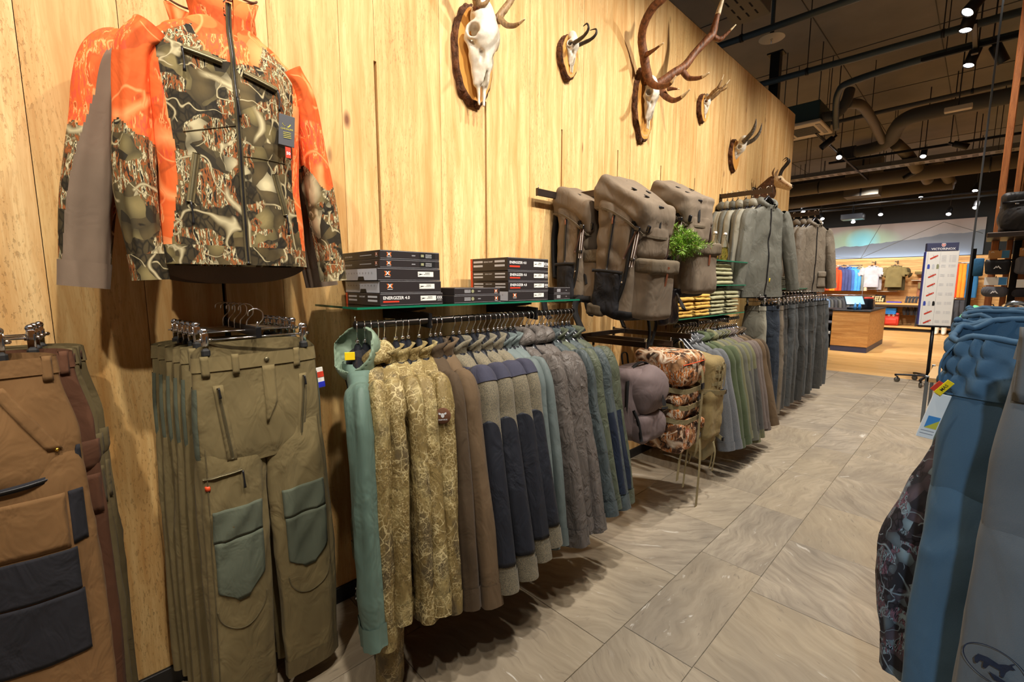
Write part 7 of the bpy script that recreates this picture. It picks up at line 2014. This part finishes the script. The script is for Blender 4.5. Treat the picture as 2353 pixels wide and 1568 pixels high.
for k in range(6): part('hook', box((-.2 + .08 * k, -.06, .48), (.008, .1, .008), .001), 'chrome', t, smooth=False)
for k, m in enumerate(('c_olivetee', 'c_charcoal', 'c_neon', 'c_charcoal', 'c_olivetee')):
    tag(part('hanging_pouch', nets(soft(lambda p: s_box(p, (0, 0, .0), (.042, .03, .10), .02), .004, k), (-.07, -.06, -.14), (.07, .06, .14), .016), m, loc=(.58 + .095 * k, 18.90, 1.38 - .05 * (k % 2))), ['olive pouch at the left of the far accessory panel', 'charcoal pouch second on the far accessory panel', 'bright green packet in the middle of the far accessory panel', 'charcoal pouch fourth on the far accessory panel', 'olive pouch at the right of the far accessory panel'][k], 'pouch')
for i, (x, z, m) in enumerate(((.7, 1.74, 'c_olivetee'), (-.2, 1.2, 'white_card'), (.62, 1.55, 'c_sky'))):
    glass = thing('slim_shelf', 'thin white shelf %s' % ['with folded olive cloth at the upper right of the far wall', 'behind the T-shirts on the far wall', 'beside the accessory panel on the far wall'][i], 'shelf', (x, 19.05, z))
    part('board', box((0, 0, 0), (.5, .35, .02), .002), 'cream_metal', glass, smooth=False)
    if i == 0: folded('flat olive folded cloth on the thin white far shelf', x + .1, 18.98, z + .0105, .3, .07, m, 700, None, .36)
# under the ledge
for k in range(4): folded('blue folded towel under the far ledge, %s from below' % ORD[k], .13, 18.6, .50 + .05 * k, .30, .046, 'towel_blue', 710 + k, 'blue towels under the far ledge', .36, 1)
t = thing('under_shelf', 'small dark shelf holding the blue towels under the ledge', 'shelf', (-.05, 18.65, .49)); part('board', box((0, 0, -.006), (.5, .5, .012), .001), 'black_metal', t, smooth=False)
t = thing('school_rucksack', 'square red rucksack with round badges on the far platform', 'rucksack', (.02, 18.55, .146))
part('body', nets(soft(lambda p: s_box(p, (0, 0, .20), (.19, .09, .20), .05), .006, 3), (-.24, -.15, -.03), (.24, .15, .45), .016), 'case_red', t)
part('front_pocket', nets(soft(lambda p: s_box(p, (0, -.08, .13), (.15, .05, .09), .03), .006, 5), (-.2, -.16, .01), (.2, .0, .26), .016), 'case_red', t)
for s_ in (-1, 1): part('badge', xf(lathe([(.0001, .004), (.03, .003), (.033, -.003)], 16), (s_ * .055, -.098, .32), (math.pi / 2, 0, 0)), 'print_white', t)
part('handle', tube([(-.05, 0, .39), (-.05, 0, .44), (.05, 0, .44), (.05, 0, .39)], .01, 8, 20), 'case_red', t)
gw = ['left end', 'middle', 'right end']
for k in range(6):
    tag(part('hanging_glove', tube([(0, 0, 0), (0, 0, -.12), (.02, 0, -.26)], [.03, .045, .035], 9, 12, flat=.45), 'c_charcoal' if k % 2 == 0 else 'f_black', loc=(.30 + .085 * k, 18.6, .74)), 'dark glove hanging under the far ledge, %s of six' % ORD[k], 'glove', 'gloves under the far ledge')
t = thing('standing_bag', 'dark blue tall bag standing on the platform behind the sign', 'bag', (.85, 18.55, .146))
part('body', nets(soft(lambda p: s_box(p, (0, 0, .24), (.13, .10, .24), .05), .006, 3), (-.18, -.15, -.03), (.18, .15, .53), .016), 'c_charcoal', t); part('lid', nets(soft(lambda p: s_box(p, (.0, 0, .47), (.12, .1, .1), .05), .006, 5), (-.18, -.15, .33), (.18, .15, .6), .016), 'c_petrol', t)
# low rail at the far left with denim and grey shirts
t = thing('clothes_rail', 'low far rail with denim blue and grey shirts behind the till', 'clothes rail', (-1.35, 17.9, 1.09)); part('tube', tube([(-1.0, 0, 0), (1.0, 0, 0)], .016, 10, 2), 'chrome', t)
for x in (-.9, .9): part('post', tube([(x, 0, 0), (x, 1.3, 0)], .012, 8, 2), 'black_metal', t)
for i in range(16):
    c = 'c_denim' if i < 5 else ('f_slate' if i % 2 else 'c_charcoal')
    st = dict(mat=c, L=.62, sl=.5, fold=.01, t=.035, out=.03, sw=.075, sb=.04, cw=.05, nt=12, ns=12, zip=False)
    jacket('shirt', ('denim blue' if i < 5 else 'grey') + ' shirt on the low far rail, %s from the left' % ORD[i], (-2.1 + .105 * i, 17.9, .99), -math.pi / 2 + .75, st, 740 + i, 'shirts on the low far rail', 'shirt')
# right of the sign: two jackets, trousers, pale boots
t = thing('clothes_rail', 'chrome rail with orange and yellow trousers right of the sign', 'clothes rail', (1.5, 18.7, 2.05)); part('tube', tube([(-.35, 0, 0), (.5, 0, 0)], .016, 10, 2), 'chrome', t)
part('bracket', box((0, .6, 0), (.02, 1.2, .03), .002), 'black_metal', t, smooth=False)
for i, c in enumerate(('rust2', 'red', 'red', 'orange', 'orange', 'petrol', 'sky', 'petrol')):
    st = dict(mat='c_' + c, L=.95, w0=.10, w1=.115, la=.06, t=.04, fold=.01, nt=12, ns=14)
    pants('outdoor_trousers', dict(rust2='rust red', red='orange red', orange='golden orange', petrol='petrol blue', sky='sky blue')[c] + ' trousers right of the sign, %s from the left' % ORD[i], (1.16 + .08 * i, 18.6, 2.0), -.5, st, 780 + i, 'trousers right of the sign')
for i in range(5):
    st = dict(mat='c_charcoal', L=.8, w0=.08, w1=.09, la=.05, t=.035, fold=.01, nt=12, ns=14)
    pants('outdoor_trousers', 'charcoal trousers low right of the sign, %s from the left' % ORD[i], (1.12 + .11 * i, 17.95, .98), -.5, st, 800 + i, 'dark trousers low right of the sign')
t = thing('clothes_rail', 'low chrome rail with charcoal trousers right of the sign', 'clothes rail', (1.4, 17.95, 1.03)); part('tube', tube([(-.4, 0, 0), (.4, 0, 0)], .016, 10, 2), 'chrome', t); part('bracket', box((0, .6, 0), (.02, 1.2, .03), .002), 'black_metal', t, smooth=False)
for i in range(2):
    t = thing('rubber_boot', ['left', 'right'][i] + ' cream rubber boot standing right of the sign', 'boot', (1.12 + .16 * i, 17.75, .0)); 
    part('shaft', tube([(0, 0, .06), (0, 0, .25), (.01, 0, .5)], [.055, .06, .07], 12, 10), 'c_cream', t); part('foot', tube([(0, .05, .05), (0, -.05, .05), (0, -.16, .04)], [.05, .052, .03], 12, 10), 'c_cream', t)
t = thing('mint_shirt', 'mint green shirt hanging crooked right of the glass edge', 'shirt', (1.80, 13.9, .47), rot=(0, .3, 0))
part('body', nets(soft(lambda p: s_box(p, (0, 0, .25), (.12, .04, .26), .035), .010, 3), (-.18, -.1, -.05), (.18, .1, .56), .018), 'c_mint', t)
part('sleeve', tube([(-.1, 0, .45), (-.18, 0, .25), (-.2, 0, .05)], [.05, .045, .04], 10, 12), 'c_mint', t)
part('hanger_stand', tube([(.0, .02, .5), (.18, .05, .55), (.16, .05, -.5)], .01, 8, 14), 'black_metal', t)
# ================================================================== pipes, tracks and lamps under the ceiling
def pipe(label, pts, r, mat='grey_duct', name='overhead_pipe', cat='pipe', hang=(), n=14, clamps=True):
    c = np.mean(np.asarray(pts, float), 0)
    t = thing(name, label, cat, tuple(c))
    P = [np.array(p, float) - c for p in pts]
    part('tube', tube(P, r, n, None if len(P) > 2 else 2), mat, t)
    for k in hang:
        q = P[0] * (1 - k) + P[-1] * k if len(P) == 2 else catmull(P, 101)[int(k * 100)]
        part('hanger_rod', tube([q, q + np.array([0, 0, 5.22 - c[2] - q[2]])], .006, 6, 2), 'black_metal', t)
        part('clamp', xf(lathe([(r + .002, -.015), (r + .008, -.015), (r + .008, .015), (r + .002, .015)], 14), tuple(q), (0, math.pi / 2, 0)), 'black_metal', t)
    return t
pipe('near dark cross pipe under the ceiling above the wall end', [(-1.6, 7.16, 4.2), (3.2, 7.24, 4.2)], .040, 'pipe_blue', hang=(.35, .62))
pipe('nearest cross pipe at the top of the picture', [(-1.6, 5.68, 4.2), (3.0, 5.80, 4.2)], .035, 'pipe_blue', hang=(.3,))
pipe('bent black conduit dropping towards the air unit', [(3.0, 8.05, 4.25), (1.4, 7.95, 4.25), (.45, 8.1, 4.25), (.22, 8.3, 4.22), (.08, 8.9, 4.1), (.02, 9.3, 3.98)], .045, 'pipe_blue')
pipe('insulated elbow pipe leaving the air unit', [(-.15, 9.0, 4.12), (.05, 9.1, 4.15), (.16, 9.1, 4.3), (.18, 9.2, 4.5)], .075, 'insulation')
pipe('pale bent waste pipe beside the air unit', [(.15, 9.35, 4.35), (.28, 9.6, 4.35), (.31, 10.4, 4.32), (.29, 11.2, 4.3), (.27, 12.0, 4.3)], .075, 'grey_duct')
pipe('large grey S-bend pipe in the middle of the ceiling', [(-.25, 12.6, 4.3), (.15, 12.45, 4.3), (.40, 12.0, 4.3), (.55, 11.3, 4.3), (.75, 10.75, 4.3), (1.2, 10.6, 4.3), (3.2, 10.6, 4.3)], .12, 'insulation')
pipe('thin long cross pipe behind the air unit', [(-.9, 10.3, 4.35), (3.2, 10.0, 4.35)], .035, 'insulation', hang=(.3, .6))
pipe('wide round duct crossing the far ceiling', [(-4.5, 14.8, 4.0), (3.4, 14.4, 4.0)], .16, 'grey_duct', hang=(.4, .8), n=18)
pipe('second wide round duct in the far ceiling', [(-4.8, 16.9, 3.95), (1.2, 16.1, 3.95)], .17, 'grey_duct', n=18)
pipe('third far cross pipe above the picture wall', [(-4.0, 17.9, 3.8), (3.0, 17.7, 3.8)], .05, 'grey_duct')
pipe('thin black far cross conduit', [(-4.0, 16.0, 3.62), (3.0, 15.8, 3.62)], .022, 'black_metal')
for i, (x, y) in enumerate(((.55, 13.2), (.62, 14.9), (1.0, 15.6))):
    pipe(['short pale stub duct nearest in the far ceiling', 'short pale stub duct in the middle of the far ceiling', 'short pale stub duct deepest in the far ceiling'][i], [(x - .15, y - .5, 4.35), (x, y, 4.2), (x + .15, y + .5, 3.95)], .11, 'grey_duct')
# perforated tray near the wall top
def tray(label, c, ln, w, h, axis='x'):
    t = thing('cable_tray', label, 'cable tray', c)
    L_, W_ = (ln, w) if axis == 'x' else (w, ln)
    part('bed', box((0, 0, 0), (L_, W_, .006)), 'galvanised', t, smooth=False)
    for s_ in (-1, 1):
        part('side', box((0, s_ * W_ / 2, h / 2) if axis == 'x' else (s_ * L_ / 2, 0, h / 2), (L_, .006, h) if axis == 'x' else (.006, W_, h)), 'galvanised', t, smooth=False)
    n = int(ln / .16)
    g = G()
    for k in range(n):
        for j in (-.25, .0, .25):
            a = -ln / 2 + (k + .5) * .16; b = j * w
            g.add(*box((a, b, -.004) if axis == 'x' else (b, a, -.004), (.09, .014, .004) if axis == 'x' else (.014, .09, .004)))
    o = g.obj('slots', 'black_gap', t, smooth=False); o['kind'] = 'stuff'
    for k in (-.35, .0, .35):
        for s_ in (-1, 1):
            part('hanger_rod', tube([(k * ln, s_ * w * .5, 0), (k * ln, s_ * w * .5, 5.22 - c[2])] if axis == 'x' else [(s_ * w * .5, k * ln, 0), (s_ * w * .5, k * ln, 5.22 - c[2])], .006, 6, 2), 'black_metal', t)
    return t
tray('perforated grey tray running along the top of the wood wall', (-.02, 3.9, 4.22), 3.1, .34, .14, 'y')
tray('long perforated cable tray crossing the far ceiling', (.3, 13.25, 4.0), 4.6, .32, .09, 'x')
# disc and post
t = thing('sprinkler_disc', 'pale round sprinkler disc on a blue-grey drop pipe', 'sprinkler', (.012, 5.98, 4.2))
part('disc', lathe([(.0001, .0), (.13, .004), (.135, .008), (.02, .02), (.0001, .02)], 28), 'cream_metal', t)
part('drop_pipe', tube([(0, 0, .01), (0, 0, 1.02)], .022, 10, 2), 'pipe_blue', t)
part('head', lathe([(.0001, -.05), (.008, -.048), (.006, -.02), (.014, 0), (.0001, 0)], 10), 'chrome', t)
t = thing('steel_post', 'black square steel post rising behind the wood wall', 'post', (-.35, 7.35, 0))
part('shaft', box((0, 0, 2.3), (.12, .12, 4.6), .004), 'black_metal', t, smooth=False)
part('head_plate', box((0, 0, 4.61), (.2, .16, .02), .002), 'black_metal', t, smooth=False)
# air units
def air_unit(label, c, sx, sy, h):
    t = thing('air_unit', label, 'air conditioner', c)
    part('casing', box((0, 0, h / 2 + .05), (sx * .9, sy * .9, h), .01), 'unit_green', t, smooth=False)
    part('ceiling_panel', box((0, 0, .025), (sx, sy, .05), .012), 'cream_metal', t, smooth=False)
    part('grille_bed', box((0, 0, -.002), (sx * .56, sy * .56, .004)), 'black_paint', t, smooth=False)
    for k in range(9): part('grille_slat', box((0, (k - 4) * sy * .06, -.006), (sx * .56, .006, .006)), 'galvanised', t, smooth=False)
    for s_ in (-1, 1): part('louvre', box((s_ * sx * .39, 0, -.003), (sx * .1, sy * .7, .006), .002), 'galvanised', t, smooth=False)
    for a in (-.4, .4):
        for b in (-.4, .4): part('hanger_rod', tube([(a * sx, b * sy, h), (a * sx, b * sy, 5.22 - c[2])], .007, 6, 2), 'pipe_blue', t)
air_unit('green-cased air unit with pale grille panel behind the wall end', (-.40, 9.2, 4.0), .62, .85, .30)
air_unit('flat pale air unit panel in the far ceiling', (-.6, 16.2, 3.98), .75, .75, .12)
t = thing('projector', 'black projector hanging on a pole before the mountain picture', 'projector', (-.85, 16.4, 3.28))
part('case', box((0, 0, .07), (.52, .4, .15), .01), 'black_plastic', t, smooth=False); part('pole', tube([(0, 0, .14), (0, 0, .75)], .025, 10, 2), 'black_metal', t); part('lens', cyl((.1, .2, .07), .045, .05, 16, 'y'), 'screen_dark', t)
t = thing('boxed_beam', 'tan boxed-in duct hanging from the ceiling before the picture wall', 'duct', (-.55, 15.6, 3.72)); part('box', box((0, 0, .55), (.75, .5, 1.0), .004), 'grey_duct', t, smooth=False); part('strap', box((0, -.255, .55), (.04, .01, 1.0)), 'black_metal', t, smooth=False)
t = thing('junction_box', 'dark box at the end of the large S-bend pipe', 'duct', (-.42, 12.7, 4.2)); part('box', box((0, 0, .1), (.34, .3, .26), .004), 'black_paint', t, smooth=False); part('flange', box((.19, 0, .1), (.03, .26, .22), .004), 'black_metal', t, smooth=False)
# black tracks
def track(label, a, b):
    a, b = np.array(a, float), np.array(b, float); c = (a + b) / 2
    t = thing('lamp_track', label, 'lamp track', tuple(c)); d = b - a
    ax = 'x' if abs(d[0]) > abs(d[1]) else 'y'
    part('rail', box((0, 0, 0), (abs(d[0]) + .03, abs(d[1]) + .03, .045), .003), 'black_metal', t, smooth=False)
    part('slot', box((0, 0, -.0235), (max(abs(d[0]), .012), max(abs(d[1]), .012), .002)), 'black_gap', t, smooth=False)
    for k in (-.4, .4): part('hanger_rod', tube([d * k, d * k + np.array([0, 0, 5.22 - c[2]])], .005, 6, 2), 'black_metal', t)
track('black lamp track along the near right ceiling', (1.2, 7.45, 4.06), (3.2, 7.45, 4.06))
track('black lamp track running towards the far wall', (-.28, 9.4, 4.0), (-.28, 15.0, 4.0))
track('black lamp track crossing the middle of the shop', (-.6, 12.0, 4.02), (3.2, 12.0, 4.02))
track('black lamp track crossing before the far wall', (-3.2, 17.2, 3.7), (2.6, 17.2, 3.7))
track('black lamp track over the jackets aisle', (2.05, -1.2, 4.05), (2.05, 6.6, 4.05))
def spot_lamp(label, loc, aim, on=True, k=1.0):
    """cylinder spot on a stirrup; loc = front lens"""
    d = np.array(aim, float) - np.array(loc, float); d /= np.linalg.norm(d)
    q = Vector(d).to_track_quat('-Z', 'Y').to_euler()
    t = thing('track_lamp', label, 'spotlight', loc, group='track spotlights under the ceiling', rot=q)
    part('housing', lathe([(.0001, .19 * k), (.04 * k, .188 * k), (.047 * k, .175 * k), (.047 * k, .0), (.042 * k, -.002), (.042 * k, .012 * k)], 20), 'black_metal', t)
    part('lens', lathe([(.0001, .008 * k), (.041 * k, .008 * k)], 20), 'lamp_lens' if on else 'screen_dark', t, smooth=False)
    part('stirrup', box((.0, 0, .21 * k), (.02 * k, .03 * k, .07 * k), .003), 'black_metal', t, smooth=False)
    m_ = np.array(q.to_matrix())
    a_ = np.array([0, 0, .22 * k]); w_ = m_ @ a_; b_ = m_.T @ np.array([w_[0], w_[1], 5.215 - loc[2]])
    part('drop_rod', tube([a_, b_], .008, 8, 2), 'black_metal', t)
    return t
near = [((1.60, 6.30, 3.98), (.3, 5.2, 1.8)), ((1.58, 6.72, 3.98), (1.0, 6.0, 0)), ((1.59, 7.70, 3.95), (.6, 6.6, 0))]
for i, (l, a) in enumerate(near): spot_lamp(['topmost bright spotlight at the upper right', 'bright spotlight just under the topmost one', 'bright spotlight below the pair on the near track'][i], l, a, True, 1.15)
spot_lamp('unlit black spotlight at the right end of the near track', (1.87, 7.9, 3.96), (2.4, 8.3, 2.8), False, 1.2)
t = thing('lamp_boom', 'black upright arm joining the near spotlights to their track', 'lamp track', (1.64, 7.1, 3.98)); part('bar', box((0, 0, .06), (.04, .75, .04), .003), 'black_metal', t, smooth=False); part('joint', box((0, .36, .04), (.06, .06, .08), .004), 'black_metal', t, smooth=False)
FL = [(-.253, 11.065, 3.9), (.9, 12.159, 3.9), (1.578, 17.0, 3.82), (.536, 17.0, 3.78), (-.30, 17.0, 3.42), (1.13, 17.0, 3.28), (1.62, 17.0, 3.39), (-2.37, 17.0, 3.88), (-2.25, 17.0, 3.72), (-1.72, 17.0, 3.44), (-1.74, 17.0, 3.31), (-.93, 17.0, 3.27), (1.485, 14.6, 3.9)]
nm = ['nearest of the lit far spotlights, on the long track', 'lit spotlight in the middle of the shop', 'lit spotlight high beside the glass edge', 'lit spotlight over the sign', 'lit spotlight right of the projector', 'lit spotlight low over the right end of the picture', 'lit spotlight by the glass edge above the picture', 'bright spotlight just right of the wall end', 'dimmer spotlight right beside the one at the wall end', 'lit spotlight above the brown field jackets', 'lowest lit spotlight above the brown field jackets', 'lit spotlight just right of the projector pole', 'lit spotlight between gondola and glass edge']
for i, l in enumerate(FL): spot_lamp(nm[i], l, (l[0] * .6 + .3, l[1] - 2.2 if i != 0 else l[1] - 3, 1.0), True, 1.25 if l[1] > 13 else 1.1)
for i, (l, a) in enumerate((((1.529, 11.8, 3.88), (2.6, 12.0, 3.4)), ((-.303, 9.9, 3.86), (-1.2, 9.5, 3.0)), ((.45, 14.0, 3.85), (-.8, 14.3, 3.2)))):
    spot_lamp(['unlit black spotlight on the crossing track', 'unlit black spotlight at the start of the long track', 'unlit black spotlight farther along the long track'][i], l, a, False, 1.2)
for i, (x, y, z) in enumerate(((1.45, 9.6, 4.0), (1.6, 15.0, 4.05))):
    t = thing('emergency_light', ['small pale emergency lamp nearer the gondola', 'small pale emergency lamp deeper in the ceiling'][i], 'lamp', (x, y, z)); part('case', box((0, 0, 0), (.3, .1, .07), .008), 'cream_metal', t, smooth=False); part('drop', tube([(0, 0, .03), (0, 0, 5.21 - z)], .008, 6, 2), 'black_metal', t)
